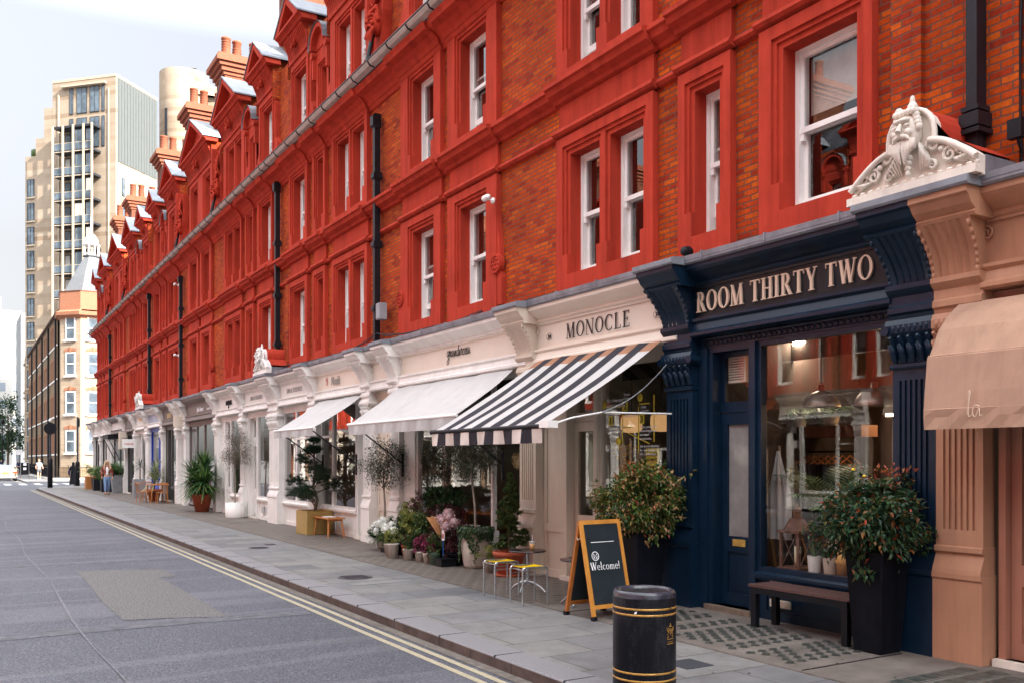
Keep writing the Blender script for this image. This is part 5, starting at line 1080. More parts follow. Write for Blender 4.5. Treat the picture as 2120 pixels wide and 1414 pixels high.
for i in range(3):                               # shelving with books at the back
    o = thing('bookshelf', (9.6, Y(4.0+.75*i), .1), 'shelf unit of coloured books at the back of the cream shop, %s' % ('nearest the navy pilaster', 'in the middle', 'nearest its door')[i], 'bookshelf', 'bookshelves in the cream shop'); m_ = MB()
    for k in range(5): m_.box(0, .3, -.35, .35, k*.45, k*.45+.03)
    m_.build('shelves', GREY, o)
    for k in range(4):
        m_ = MB(); y = -.33
        while y < .3: w_ = random.uniform(.02, .06); m_.k = random.randrange(3); m_.box(.02, .2, y, y+w_*.9, k*.45+.03, k*.45+random.uniform(.22, .36)); y += w_
        m_.build('books', [paint('book_teal', (.05, .2, .2), .6), LWHT, LYEL], o)
# ================================================================= plants
def leaf(m_, p, d, up, L, W, fold=.3):
    d = d.normalized(); s_ = d.cross(up); s_ = s_.normalized() if s_.length > 1e-3 else Vector((1, 0, 0)); n = s_.cross(d)
    m_.add([p, p+d*L*.45+s_*W*.5+n*W*fold, p+d*L-n*L*.12, p+d*L*.45-s_*W*.5+n*W*fold], [(0, 1, 2), (0, 2, 3)])
def rv(rnd): 
    while True:
        v = Vector((rnd.uniform(-1, 1), rnd.uniform(-1, 1), rnd.uniform(-1, 1)))
        if .05 < v.length < 1: return v.normalized()
def crown(m_, c, r, n, L, W, seed=0, clumps=40, shell=.55, droop=.2, stems=None, jitter=.22, fold=.3):
    """leaves in clumps spread through an uneven ellipsoid"""
    rnd = random.Random(seed); c = Vector(c); r = Vector(r); cl = []
    for i in range(clumps):
        v = rv(rnd); t = shell+(1.04-shell)*rnd.random()**.6+(rnd.uniform(.05, .28) if rnd.random() < .16 else 0); cl.append((Vector((v.x*r.x, v.y*r.y, v.z*r.z))*t, v, rnd.uniform(.6, 1.25)))
    per = n//clumps
    for q, v, k in cl:
        if stems is not None and i % 2 == 0: stems.tube([c+Vector((0, 0, -r.z*.55)), c+q*.5+Vector((0, 0, -.03)), c+q], [.005, .003, .0015], 4, False)
        for j in range(int(per*k)):
            w_ = rv(rnd)*rnd.random()**.5*jitter; p = c+q+Vector((w_.x*r.x*1.3, w_.y*r.y*1.3, w_.z*r.z*1.2)); d = (v*.8+rv(rnd)*.9+Vector((0, 0, -droop)))
            leaf(m_, p, d, Vector((rnd.uniform(-.4, .4), rnd.uniform(-.4, .4), 1)), L*rnd.uniform(.45, 1.3), W*rnd.uniform(.6, 1.3), fold)
NAND = leafmat('nandina_leaf', [(0, (.02, .06, .015, 1)), (.35, (.05, .11, .02, 1)), (.62, (.14, .19, .03, 1)), (.76, (.28, .22, .07, 1)), (.88, (.42, .20, .09, 1)), (.96, (.48, .32, .16, 1)), (1, (.45, .05, .03, 1))])
NANDD = leafmat('dark_nandina_leaf', [(0, (.010, .035, .018, 1)), (.4, (.02, .06, .025, 1)), (.80, (.05, .11, .035, 1)), (.90, (.15, .10, .03, 1)), (.96, (.32, .12, .04, 1)), (1, (.40, .06, .03, 1))])
REDTIP = leafmat('red_tip_leaf', [(0, (.40, .05, .03, 1)), (.6, (.5, .12, .05, 1)), (1, (.2, .2, .04, 1))])
BARK = paint('bark', (.12, .085, .06), .85, .3, 12, .8); BARKG = paint('grey_bark', (.26, .22, .18), .85, .25, 14, .7); SOIL = paint('soil', (.03, .02, .015), 1, .4, 30, .8)
FIBRE = paint('black_fibre_planter', (.006, .007, .011), .45, .25, 4, .5, dirt=0, spec=.09, streak=.5)
def squarepot(x, y, h, wt, wb, m1, o, rz=0, rim=.03):
    m_ = MB(); a, b = wt/2, wb/2
    vs = [(s_*b, t_*b, 0) for s_, t_ in ((-1, -1), (1, -1), (1, 1), (-1, 1))]+[(s_*a, t_*a, h-.03) for s_, t_ in ((-1, -1), (1, -1), (1, 1), (-1, 1))]+[(s_*(a+.006), t_*(a+.006), h) for s_, t_ in ((-1, -1), (1, -1), (1, 1), (-1, 1))]+[(s_*(a-rim), t_*(a-rim), h) for s_, t_ in ((-1, -1), (1, -1), (1, 1), (-1, 1))]+[(s_*(a-rim), t_*(a-rim), h-.06) for s_, t_ in ((-1, -1), (1, -1), (1, 1), (-1, 1))]
    fs = [(3, 2, 1, 0)]
    for L_ in range(4): fs += [(L_*4+i, L_*4+(i+1) % 4, L_*4+4+(i+1) % 4, L_*4+4+i) for i in range(4)]
    fs.append((16, 17, 18, 19)); m_.add(vs, fs); q = m_.build('planter', m1, o)
    bv = q.modifiers.new('bevel', 'BEVEL'); bv.width = .012; bv.segments = 2; bv.limit_method = 'ANGLE'; bv.angle_limit = R(40); return q
pr = thing('potted_shrub', (7.20, 5.47, 0), 'dark green shrub with rusty tips in a tall black planter right of the navy window', 'potted shrub', 'shrubs in tall black planters')
squarepot(0, 0, .92, .40, .29, FIBRE, pr); m_ = MB(); st = MB(); crown(m_, (-.04, 0, 1.20), (.44, .42, .36), 6500, .070, .034, 11, 110, .25, .3, st); crown(m_, (-.12, .32, 1.05), (.24, .24, .22), 500, .055, .028, 12, 18, .3, .2)
for k in range(2): crown(m_, (-.12+.15*k, -.20+.03*k, .94), (.06, .03, .04), 14, .05, .024, 20+k, 5, .3, .8)
m_.build('leaves', NANDD, pr); st.build('stems', BARK, pr); m_ = MB(); crown(m_, (.02, -.05, 1.62), (.26, .28, .10), 110, .05, .018, 13, 14, .2, -.8, None, .3); m_.build('new_shoots', REDTIP, pr)
m_ = MB(); m_.ball((-.1, .18, 1.66), (.02, .02, .014), 8, 5); m_.ball((-.05, .10, 1.60), (.018, .018, .012), 8, 5); m_.build('yellow_flower', LYEL, pr)
pl = thing('potted_shrub', (7.05, 8.70, 0), 'bushy shrub of green and pinkish leaves in a tall black planter beside the navy pilaster', 'potted shrub', 'shrubs in tall black planters')
squarepot(0, 0, .88, .48, .34, FIBRE, pl); m_ = MB(); st = MB(); crown(m_, (0, 0, 1.24), (.50, .46, .43), 9500, .064, .032, 31, 120, .25, .45, st); m_.build('leaves', NAND, pl); st.build('stems', BARK, pl)
m_ = MB(); crown(m_, (0, 0, 1.64), (.36, .36, .08), 150, .05, .016, 33, 16, .2, -.6, None, .3); m_.build('new_shoots', REDTIP, pl)
m_ = MB(); tr_ = random.Random(2)
for a in (-.9, -.5, .2):
    p = Vector((.42*math.cos(a), .42*math.sin(a)-.0, 1.28+.25*abs(a))); q = p+Vector((.22*math.cos(a), .22*math.sin(a), .10))
    for k in range(16): leaf(m_, p.lerp(q, k/12), Vector((tr_.uniform(-1, 1), tr_.uniform(-1, 1), tr_.uniform(-1, .3))), Vector((0, 0, 1)), .07, .03)
m_.build('stray_sprays', NAND, pl)
# ---------------- bench by the navy window
SLATW = paint('bench_dark_wood', (.085, .045, .04), .45, .3, 30, .5)
bn = thing('bench', (7.28, 5.72, 0), 'low dark wooden bench on black square legs under the navy shop window', 'bench'); L = 1.22
m_ = MB()
for k in range(3): m_.box(-.19+.128*k, -.19+.122*(k+1)+.004*k, -.03, L+.03, .425, .45)
m_.build('seat', SLATW, bn); m_ = MB(); m_.box(-.185, -.16, .0, L, .36, .424); m_.box(.16, .185, .0, L, .36, .424); m_.box(-.16, .16, .0, .03, .36, .424); m_.box(-.16, .16, L-.03, L, .36, .424); m_.build('apron', BLACK, bn)
for sx in (-1, 1):
    for yy in (.035, L-.035): m_ = MB(); m_.box(sx*.152-.03, sx*.152+.03, yy-.034, yy+.034, 0, .359); m_.build('leg', BLACK, bn)
# ---------------- litter bin
bi = thing('litter_bin', (4.40, 5.38, 0), 'round black litter bin with gold bands and a gold crest in the foreground', 'litter bin')
def binm():
    a = N('bin_black_plastic'); n = a.noise(2.5, 7, .75, (1, 1, .3)); r = a.ramp(n, 0, [(.46, (.006, .007, .010, 1)), (.62, (.030, .030, .036, 1)), (.78, (.07, .07, .08, 1))]); v = a.n('ShaderNodeTexVoronoi'); v.inputs['Scale'].default_value = 42; p_, i_ = a.pos(); a.l(p_, i_, v, 0); rv_ = a.ramp(v, 0, [(.07, g3(.16)), (.12, g3(0))]); c = a.mix((rv_, 0), (r, 0), (.55, .53, .5, 1)); a.col(c); a.p.inputs['Roughness'].default_value = .38; a.p.inputs['Specular IOR Level'].default_value = .13; nn = a.noise(60, 3); a.bump(nn, 0, .35, .004); return a.m
BINM = binm(); r_ = .235
m_ = MB(); m_.lathe([(0, 0), (r_-.004, 0), (r_, .02), (r_, .62), (r_, .735)], 0, 0, 0, 64, cap=False); m_.build('bin_body', BINM, bi)
m_ = MB(); m_.lathe([(r_, .735), (r_-.002, .762), (r_-.012, .782), (r_-.026, .786), (r_-.038, .778), (r_-.044, .76)], 0, 0, 0, 64, cap=False); m_.build('rim', paint('bin_rim_sheen', (.03, .032, .045), .22, .5, 12, .5, spec=.6), bi)  # rim base lighter and bluish: its sheen is put into the colour
m_ = MB(); m_.lathe([(r_-.044, .76), (r_-.05, .70), (r_-.055, .35), (0, .35)], 0, 0, 0, 64, cap=False); m_.build('liner', paint('bin_liner_dusty', (.045, .042, .045), .8, .5, 9, .6), bi)
def goldm():
    a = N('worn_gold_band'); n = a.noise(24, 6, .8, (1, 1, 2)); r = a.ramp(n, 0, [(.38, (.02, .016, .012, 1)), (.45, (.50, .27, .06, 1))]); a.col((r, 0)); a.p.inputs['Roughness'].default_value = .4; a.p.inputs['Metallic'].default_value = .3; return a.m
GOLDW = goldm()
for z in (.653, .61, .185, .13): m_ = MB(); m_.lathe([(r_, 0), (r_+.0022, .001), (r_+.0022, .014), (r_, .015)], 0, 0, z, 64, cap=False); m_.build('gold_band', GOLDW, bi)
m_ = MB(); a0 = R(-76)
def onbin(u, z): a = a0+u/r_; return (math.cos(a)*(r_+.002), math.sin(a)*(r_+.002), z)
def bt(pts, w): m_.tube([onbin(u, z) for u, z in pts], w, 4)
for d in (-1, 1):
    bt([(d*.022, .53), (d*.03, .51), (d*.022, .49), (d*.034, .475), (d*.018, .46), (d*.036, .45)], .0032); bt([(d*.018, .505), (d*.012, .50)], .0026); bt([(d*.032, .50), (d*.04, .515), (d*.036, .53)], .002)
bt([(-.010, .515), (-.010, .485), (0, .468), (.010, .485), (.010, .515), (-.010, .515)], .0026); bt([(0, .515), (0, .475)], .002); bt([(-.01, .53), (0, .552), (.01, .53), (-.01, .53)], .003); bt([(-.035, .44), (.035, .44)], .003)
bt([(-.03, .42), (.03, .42)], .0018); bt([(-.035, .405), (.035, .405)], .0035); m_.build('crest', GOLDW, bi)
m_ = MB(); a = R(-145)
m_.add([(math.cos(a+u)*(r_+.0035), math.sin(a+u)*(r_+.0035), z) for u, z in ((-.04, .628), (.04, .632), (.05, .650), (-.02, .642))], [(0, 1, 2, 3)]); m_.build('torn_sticker', LWHT, bi)
# ---------------- A-board
OAK = paint('varnished_pine', (.55, .235, .045), .35, .2, 6, .4, fine=30); OAKD = paint('varnished_pine_side', (.42, .14, .03), .4, .2, 6, .4); CHALK = paint('chalkboard', (.018, .026, .032), .5, .2, 4, .2)
ab = thing('chalkboard_sign', (6.16, 8.33, 0), 'folding chalkboard sign in a pine frame reading Welcome! beside the litter bin', 'sign', rz=R(3))
def panel(front):
    m_ = MB(); W_ = .29; H = 1.10; t = .045
    m_.box(-W_, -W_+t, -.014, .014, 0.02, H); m_.box(W_-t, W_, -.014, .014, 0.02, H); m_.box(-W_+t, W_-t, -.014, .014, H-t, H); m_.box(-W_+t, W_-t, -.014, .014, .12, .12+t); return m_
for front in (True, False):
    sgn = -1 if front else 1; ang = math.atan2(.25, 1.08); M_ = Matrix.Rotation(sgn*ang*-1, 4, 'X')
    root = bpy.data.objects.new('front_frame' if front else 'rear_frame', panel(front).mesh('frame', OAK if front else OAKD)); C.objects.link(root); root.parent = ab
    root.location = (0, sgn*.25, 0); root.rotation_euler = (sgn*ang, 0, 0)
    m_ = MB(); m_.box(-.246, .246, -.008, .008, .164, 1.056); m_.build('blackboard', CHALK, root)
    for sx in (-1, 1): m_ = MB(); m_.box(sx*.268-.03, sx*.268+.03, -.022, .022, -.012, .045); m_.build('rubber_foot', BLACK, root)
    if front:
        m_ = MB(); m_.box(-.17, .16, -.0105, -.0085, .85, .857)
        q = 20; m_.k = 0
        rr = .052; cxx, czz = -.135, .70
        for i in range(q):
            a1, a2 = 6.283*i/q, 6.283*(i+1)/q; m_.quad(*[(cxx+r3*math.cos(a3), -.0105, czz+r3*math.sin(a3)) for r3, a3 in ((rr, a1), (rr, a2), (rr-.009, a2), (rr-.009, a1))])
        m_.tube([(cxx-.024, -.0115, czz-.028), (cxx-.020, -.0115, czz+.028), (cxx, -.0115, czz-.006), (cxx+.020, -.0115, czz+.028), (cxx+.024, -.0115, czz-.028)], .0035, 4)
        m_.tube([(cxx+.014*math.cos(t*.7), -.0115, czz-.018+.014*math.sin(t*.7)) for t in range(10)], .003, 4); m_.build('chalk_drawing', LWHT, root)
        serif('Welcome!', .085, root, (-.012, -.0095, .545), LWHT, gap=.07, ext=.001, rot=(R(90), 0, 0), T=.16)
m_ = MB(); m_.tube([(-.28, -.05, .90), (-.30, 0, .86), (-.28, .05, .90)], .006, 5); m_.build('rope', paint('rope', (.45, .38, .28), .9), ab)
# ---------------- stools, tables and cup
STY = paint('yellow_slat_paint', (.80, .52, .0), .4, .08, 6, .1)
def stool():
    o = thing('metal_stool', (5.94, 9.46, 0), 'yellow slatted stool on grey tubular legs, nearest the chalkboard sign', 'stool', 'yellow slatted stools', R(-3)); h = .455; a = .17; b = .155
    for s_ in (-1, 1):
        pts = [(-a, s_*b*1.02, 0), (-a, s_*b, h-.04)]+[(-a+.04-.04*math.cos(t), s_*b, h-.04+.04*math.sin(t)) for t in (.5, 1.0, 1.57)]
        pts += [(a-.04+.04*math.sin(t), s_*b, h-.04+.04*math.cos(t)) for t in (0, .57, 1.07)]+[(a, s_*b, h-.04), (a, s_*b*1.02, 0)]
        m_ = MB(); m_.tube(pts, .0115, 10); m_.build('leg_frame', STEEL, o)
    m_ = MB()
    for x in (-.13, .13): m_.tube([(x, -b, h-.035), (x, b, h-.035)], .009, 8)
    m_.tube([(-a, -b, h-.09), (a, -b, h-.09)], .007, 6); m_.tube([(-a, b, h-.09), (a, b, h-.09)], .007, 6); m_.build('cross_rail', STEEL, o)
    for k in range(5):
        y = -.125+.0625*k; m_ = MB(); n = 8; vs = []
        for i in range(n+1): x = -.155+.31*i/n; z = h+.004-.018*math.sin(math.pi*i/n); vs += [(x, y-.022, z), (x, y+.022, z), (x, y+.022, z-.005), (x, y-.022, z-.005)]
        m_.add(vs, [(4*i+k2, 4*i+(k2+1) % 4, 4*i+4+(k2+1) % 4, 4*i+4+k2) for i in range(n) for k2 in range(4)]+[(0, 1, 2, 3), (4*n, 4*n+1, 4*n+2, 4*n+3)]); m_.build('seat_slat', STY, o)
    return o
s1 = stool(); s2 = copy_tree(s1); s2.location = (5.95, 10.14, 0); s2['label'] = 'yellow slatted stool on grey tubular legs, the farther one by the flower pots'
TBT = paint('table_top_metal', (.10, .08, .08), .22, .15, 4, .1, metal=.8)
def table(loc, lb):
    o = thing('round_table', loc, lb, 'table', 'small round metal tables'); m_ = MB(); m_.lathe([(0, .535), (.245, .535), (.25, .542), (.25, .552), (.24, .556), (0, .556)], 0, 0, 0, 40); m_.build('table_top', TBT, o); m_ = MB(); m_.tube([(0, 0, .10), (0, 0, .535)], .022, 12); m_.build('pedestal', STEEL, o)
    for k in range(4):
        a = k*math.pi/2+.6; m_ = MB(); m_.tube([(.01*math.cos(a), .01*math.sin(a), .14), (.08*math.cos(a), .08*math.sin(a), .13), (.18*math.cos(a), .18*math.sin(a), .08), (.25*math.cos(a), .25*math.sin(a), .015)], [.018, .017, .015, .013], 8); m_.build('leg', STEEL, o)
    return o
table((6.45, 10.30, 0), 'small round dark metal table holding the iced coffee beside the stools'); table((6.42, 9.05, 0), 'second round metal table mostly hidden behind the chalkboard sign')
cu = thing('takeaway_cup', (6.50, 10.27, .556), 'clear plastic cup of iced coffee with a straw on the round table', 'cup'); m_ = MB(); m_.lathe([(0, 0), (.026, 0), (.036, .085), (0, .085)], 0, 0, 0, 20); m_.build('coffee', paint('iced_coffee', (.62, .33, .13), .3, .1, 30), cu); m_ = MB(); m_.lathe([(.0365, .085), (.039, .11), (.042, .112), (.042, .116), (.0, .118)], 0, 0, 0, 20, cap=False); m_.build('lid', paint('clear_lid', (.7, .68, .65), .2), cu); m_ = MB(); m_.tube([(0, 0, .1), (.008, .01, .20)], .004, 6); m_.build('straw', LWHT, cu)
# ---------------- florist display
OLIVE = leafmat('olive_leaf', [(0, (.035, .045, .035, 1)), (.5, (.08, .10, .06, 1)), (.85, (.18, .20, .15, 1)), (1, (.14, .09, .05, 1))])
IVY = leafmat('ivy_leaf', [(0, (.015, .04, .015, 1)), (.6, (.04, .085, .03, 1)), (1, (.12, .17, .07, 1))])
GREEN = leafmat('mid_green_leaf', [(0, (.02, .05, .015, 1)), (.5, (.05, .10, .025, 1)), (1, (.16, .20, .05, 1))])
DGREEN = leafmat('dark_green_leaf', [(0, (.010, .03, .012, 1)), (.6, (.028, .07, .024, 1)), (1, (.07, .12, .035, 1))])
HEATH = leafmat('heather_bloom', [(0, (.16, .012, .05, 1)), (.5, (.30, .03, .10, 1)), (.8, (.42, .08, .18, 1)), (1, (.10, .10, .03, 1))])
PURP = leafmat('purple_foliage', [(0, (.05, .010, .02, 1)), (.5, (.14, .02, .04, 1)), (.8, (.05, .06, .02, 1)), (1, (.25, .05, .06, 1))])
LIME = leafmat('lime_foliage', [(0, (.10, .13, .02, 1)), (.5, (.26, .30, .06, 1)), (1, (.42, .40, .14, 1))])
WHFL = leafmat('white_petal', [(0, (.70, .72, .60, 1)), (.6, (.82, .82, .78, 1)), (1, (.60, .68, .40, 1))])
PKFL = leafmat('dusty_pink_petal', [(0, (.45, .24, .22, 1)), (.5, (.60, .40, .38, 1)), (.8, (.42, .28, .40, 1)), (1, (.66, .54, .44, 1))])
AGED = paint('aged_white_pot', (.52, .46, .40), .8, .2, 8, .6, dirt=.5); AGEG = paint('green_glazed_pot', (.10, .17, .12), .4, .3, 8, .3)
def rpot(o, r, h, m1, rim=True):
    m_ = MB(); m_.lathe([(0, 0), (r*.78, 0), (r*.98, h*.88), (r*1.03, h*.9), (r*1.03, h), (r*.92, h), (r*.9, h-.03), (0, h-.03)] if rim else [(0, 0), (r*.8, 0), (r, h), (r*.92, h), (r*.9, h-.03), (0, h-.03)], 0, 0, 0, 24); m_.build('pot', m1, o); m_ = MB(); m_.lathe([(0, h-.028), (r*.9, h-.028)], 0, 0, 0, 16, cap=False); m_.build('soil', SOIL, o)
def pplant(x, y, r, h, potm, cr_, n, L, W, mm, lb, nm='potted_plant', cat='potted plant', seed=0, cz=None, grp='potted plants in the florist display', extra=None, clumps=24, drp=.1):
    o = thing(nm, (x, y, 0), lb, cat, grp)
    if potm: rpot(o, r, h, potm)
    m_ = MB(); crown(m_, (0, 0, h+(cz if cz is not None else cr_[2]*.8)), cr_, n*2, L, W, seed, clumps, .25, drp); m_.build('foliage', mm, o)
    if extra: extra(o, h)
    return o
def heads(pts, r, mm, nm='flower_heads', n=70, s_=.03):
    def f(o, h):
        for i, (x, y, z) in enumerate(pts):
            m_ = MB(); rnd = random.Random(i); m_.ball((x, y, z), r*.72, 8, 6)
            for k in range(n):
                v = rv(rnd); p = Vector((x, y, z))+Vector((v.x, v.y, v.z*.8))*r*.8; leaf(m_, p, v+rv(rnd)*.5, rv(rnd), s_, s_*.9)
            m_.build('flower_head', mm, o)
    return f
# standard olive trees
def stdolive(x, y, hc, rc, n, lb, nm='olive_tree', pot=None, lean=(0, 0), seed=0, h0=.45, mm=None, L=.055, gr='standard olive trees'):
    o = thing(nm, (x, y, 0), lb, 'olive tree', gr); lx, ly = lean
    m_ = MB(); m_.tube([(lx*0, 0, h0), (lx*.3+.01, ly*.3, h0+(hc-h0)*.35), (lx*.7-.01, ly*.7, h0+(hc-h0)*.7), (lx, ly, hc)], [.024, .02, .018, .012], 8); m_.build('trunk', BARKG, o)
    m_ = MB(); st = MB(); crown(m_, (lx, ly, hc+.05), rc, n*3, L, .018, seed, 70, .15, .0, st, .30, .1); m_.build('crown', mm or OLIVE, o); st.build('branches', BARKG, o)
    if pot: pot(o)
    return o
stdolive(7.15, 16.70, 1.62, (.44, .44, .50), 2000, 'standard olive tree standing at the far end of the florist display', seed=5, lean=(.0, .05), pot=lambda o: rpot(o, .17, .40, BLACK))
def bigpot(o):
    m_ = MB(); m_.lathe([(0, 0), (.17, 0), (.20, .05), (.235, .25), (.24, .42), (.215, .53), (.225, .56), (.22, .58), (.19, .58), (.18, .50), (0, .50)], 0, 0, 0, 32); m_.build('pot', AGED, o)
    m_ = MB(); rnd = random.Random(4)
    for k in range(1500):
        a = rnd.random()*6.283; t = rnd.random()
        if t < .5: rr = .24*math.sqrt(rnd.random())+.05; p = Vector((rr*math.cos(a), rr*math.sin(a), .58+.09*rnd.random()))
        else:
            ln_ = (.10+.42*(math.sin(a*5)*.5+.5)**2); p = Vector(((.245+.02*rnd.random())*math.cos(a), (.245+.02*rnd.random())*math.sin(a), .60-ln_*rnd.random()))
        leaf(m_, p, Vector((math.cos(a), math.sin(a), -.8))+rv(rnd)*.5, Vector((math.cos(a), math.sin(a), .3)), .045, .045)
    m_.build('ivy', IVY, o)
stdolive(7.18, 13.05, 1.85, (.42, .42, .46), 2400, 'standard olive tree with ivy at its foot in the large aged white pot', seed=8, pot=bigpot, lean=(-.04, .10), h0=.56)
stdolive(7.35, 14.5, 1.72, (.32, .32, .44), 1300, 'olive tree against the florist window between the other two olives', seed=9, pot=lambda o: rpot(o, .15, .35, BLACK))
# bay shrub in terracotta
bs = thing('potted_shrub', (7.12, 11.90, 0), 'upright conical green shrub in a broad terracotta pot with a saucer behind the stools', 'potted shrub'); m_ = MB(); m_.lathe([(0, .02), (.17, .02), (.225, .30), (.25, .31), (.25, .37), (.22, .37), (.21, .33), (0, .33)], 0, 0, 0, 32); m_.build('pot', TERRA, bs); m_ = MB(); m_.lathe([(0, 0), (.22, 0), (.24, .035), (.22, .035), (0, .015)], 0, 0, 0, 28); m_.build('saucer', TERRA, bs)
m_ = MB()
for k, (z, r3) in enumerate(((.55, .26), (.75, .25), (.95, .20), (1.12, .15), (1.28, .10), (1.40, .05))): crown(m_, (.01*k, 0, z), (r3, r3, .13), int(1500*r3/.26)+100, .055, .024, 60+k, 12, .3, 0)
m_.build('foliage', GREEN, bs); m_ = MB(); m_.tube([(0, 0, .3), (.02, 0, 1.35)], [.016, .006], 6); m_.build('trunk', BARK, bs)
pplant(7.02, 12.38, .08, .17, AGED, (.14, .14, .14), 260, .035, .02, LIME, 'low yellow green plant in a small white pot beside the terracotta pot', seed=70)
# white hydrangeas and row of small pots
pplant(7.0, 16.35, .14, .22, AGED, (.28, .28, .16), 420, .08, .05, DGREEN, 'large white hydrangea at the far end of the florist display', 'hydrangea', 'hydrangea', 1, grp='white hydrangeas', extra=heads([(-.2, .1, .42), (-.22, -.12, .40), (-.05, -.24, .45), (-.08, .22, .50), (-.26, .02, .22), (0, -.02, .55), (-.18, .26, .28), (-.13, -.10, .54), (.02, .12, .58)], .105, WHFL))
pplant(6.78, 15.55, .13, .22, AGED, (.20, .2, .14), 380, .05, .03, GREEN, 'smaller white hydrangea in a pale pot next to the large one', 'hydrangea', 'hydrangea', 2, grp='white hydrangeas', extra=heads([(-.08, .1, .52), (-.12, -.06, .48), (.02, .0, .56), (-.02, -.15, .47)], .09, WHFL))
for i, (x, y, r3, h3, mm, cz, pm_, lb) in enumerate((
        (6.62, 15.10, .11, .26, AGED, LIME, (.16, .16, .14), 'tall pale pot with lime green plant in the front row of the florist display'), (6.70, 14.62, .095, .20, AGED, GREEN, (.14, .14, .16), 'pale pot with fresh green leaves beside the tall pale pot'),
        (6.76, 14.28, .085, .18, AGED, HEATH, (.12, .12, .16), 'small pale pot of magenta heather in the middle of the front row'), (6.78, 14.02, .08, .17, AGED, HEATH, (.12, .12, .16), 'small pale pot of magenta heather next to the green glazed pot'), (6.78, 13.74, .09, .20, AGEG, GREEN, (.14, .14, .18), 'grassy plant in a green glazed pot in the front row'),
        (6.98, 15.85, .10, .2, TERRA, HEATH, (.15, .15, .15), 'terracotta pot of purple heather tucked behind the hydrangeas'), (6.95, 15.25, .09, .2, TERRA, HEATH, (.13, .13, .15), 'terracotta pot of heather behind the tall pale pot'), (7.0, 13.62, .10, .22, BLACK, PURP, (.16, .16, .18), 'dark purple plant in a black pot beside the large ivy pot'))):
    if len((x, y, r3, h3, mm, cz, pm_, lb)) == 8: pplant(x, y, r3, h3, mm, pm_, 420, .035, .014 if cz is not GREEN else .022, cz, lb, seed=100+i, drp=-.4)
# raised bank of shrubs behind
for i, (x, y, z, cr_, n, L_, W_, mm, lb) in enumerate(((7.28, 16.1, .45, (.26, .32, .22), 700, .05, .03, GREEN, 'green shrub behind the hydrangeas'), (7.15, 15.2, .55, (.28, .36, .32), 900, .055, .03, GREEN, 'tall green shrub in the middle of the florist display'), (7.12, 14.6, .42, (.26, .32, .28), 900, .055, .034, DGREEN, 'dark leafy shrub low in the middle of the florist display'),
        (7.25, 15.0, .95, (.24, .36, .22), 700, .04, .016, PURP, 'burgundy foliage standing above the green shrubs'), (7.30, 14.2, .80, (.24, .30, .24), 600, .04, .018, PURP, 'dark burgundy plant below the florist window'), (7.34, 14.5, 1.08, (.22, .62, .16), 1000, .075, .042, DGREEN, 'broad row of dark glossy leaves under the florist window'), (7.25, 15.6, .80, (.22, .26, .2), 500, .05, .026, LIME, 'lime green shrub at the back of the florist display'), (6.98, 14.15, .40, (.18, .2, .2), 500, .04, .016, PURP, 'wine red heather low beside the wrapped bouquet'), (7.2, 13.75, .58, (.2, .24, .24), 500, .045, .02, PURP, 'wine red foliage between the bouquet and the large pot'))):
    o = thing('shrub', (x, y, 0), lb, 'shrub', 'shrubs banked in the florist display'); rpot(o, .13, .26, BLACK); m_ = MB(); st = MB(); crown(m_, (0, 0, z), cr_, int(n*2.6), L_, W_, 200+i, 44, .3, .0, st); m_.build('foliage', mm, o)
    st = MB(); st.tube([(0, 0, .2), (.01, 0, z)], .01, 5); st.build('stem', BARK, o)
for i, (x, y, z, cr_, n, L_, W_, mm, lb) in enumerate(((7.0, 15.55, .42, (.24, .26, .26), 800, .05, .032, DGREEN, 'dark leafy shrub between the two white hydrangeas'), (6.98, 14.95, .62, (.22, .26, .2), 600, .045, .024, LIME, 'lime and yellow shrub in front of the burgundy foliage'), (6.96, 14.5, .55, (.2, .24, .24), 700, .055, .034, GREEN, 'fresh green shrub behind the small heather pots'), (7.05, 13.5, .35, (.2, .2, .2), 500, .04, .018, PURP, 'dark wine foliage at the foot of the price tag'), (7.2, 14.95, .25, (.3, .5, .2), 900, .06, .036, DGREEN, 'dark ground level shrub behind the front row of pots'))):
    o = thing('shrub', (x, y, 0), lb, 'shrub', 'shrubs banked in the florist display'); rpot(o, .12, .2, BLACK); m_ = MB(); crown(m_, (0, 0, z), cr_, int(n*2.4), L_, W_, 260+i, 40, .25, .0, None); m_.build('foliage', mm, o)
wb = thing('wrapped_bouquet', (6.95, 13.78, .36), 'bunch of dusty pink dried hydrangeas wrapped in brown paper in the florist display', 'bouquet'); m_ = MB(); 
for k in range(5):
    a = -1.2+k*.55; m_.add([(0, 0, 0), (-.10, .25-.10*k, .30), (-.16+.02*k, .30-.13*k, .42+.03*(k % 2)), (-.02, .12-.1*k, .40)], [(0, 1, 2, 3)])
q = m_.build('paper_wrap', paint('kraft_paper', (.42, .21, .09), .8, .12, 6, .5), wb); sm = q.modifiers.new('s', 'SOLIDIFY'); sm.thickness = .004
heads([(-.02, .05, .40), (-.06, -.12, .38), (0, -.24, .44), (.05, -.10, .50), (-.08, -.28, .30), (.03, -.36, .36)], .10, PKFL, n=80, s_=.03)(wb, 0)
tg = thing('price_tag', (6.84, 13.55, .0), 'small red and white price tag on a blue stick in the florist display', 'price tag'); m_ = MB(); m_.tube([(0, 0, .15), (0, 0, .42)], .006, 5); m_.build('stick', paint('blue_stick', (.03, .14, .5), .4), tg); m_ = MB(); m_.poly([(-.04, .42), (.04, .42), (.045, .47), (.04, .60), (0, .63), (-.04, .60), (-.045, .47)], -.003, .003); m_.build('tag_card', LWHT, tg); m_ = MB(); m_.box(-.005, -.0035, -.032, .032, .45, .53); m_.build('picture', paint('tag_red', (.4, .05, .05), .5), tg)
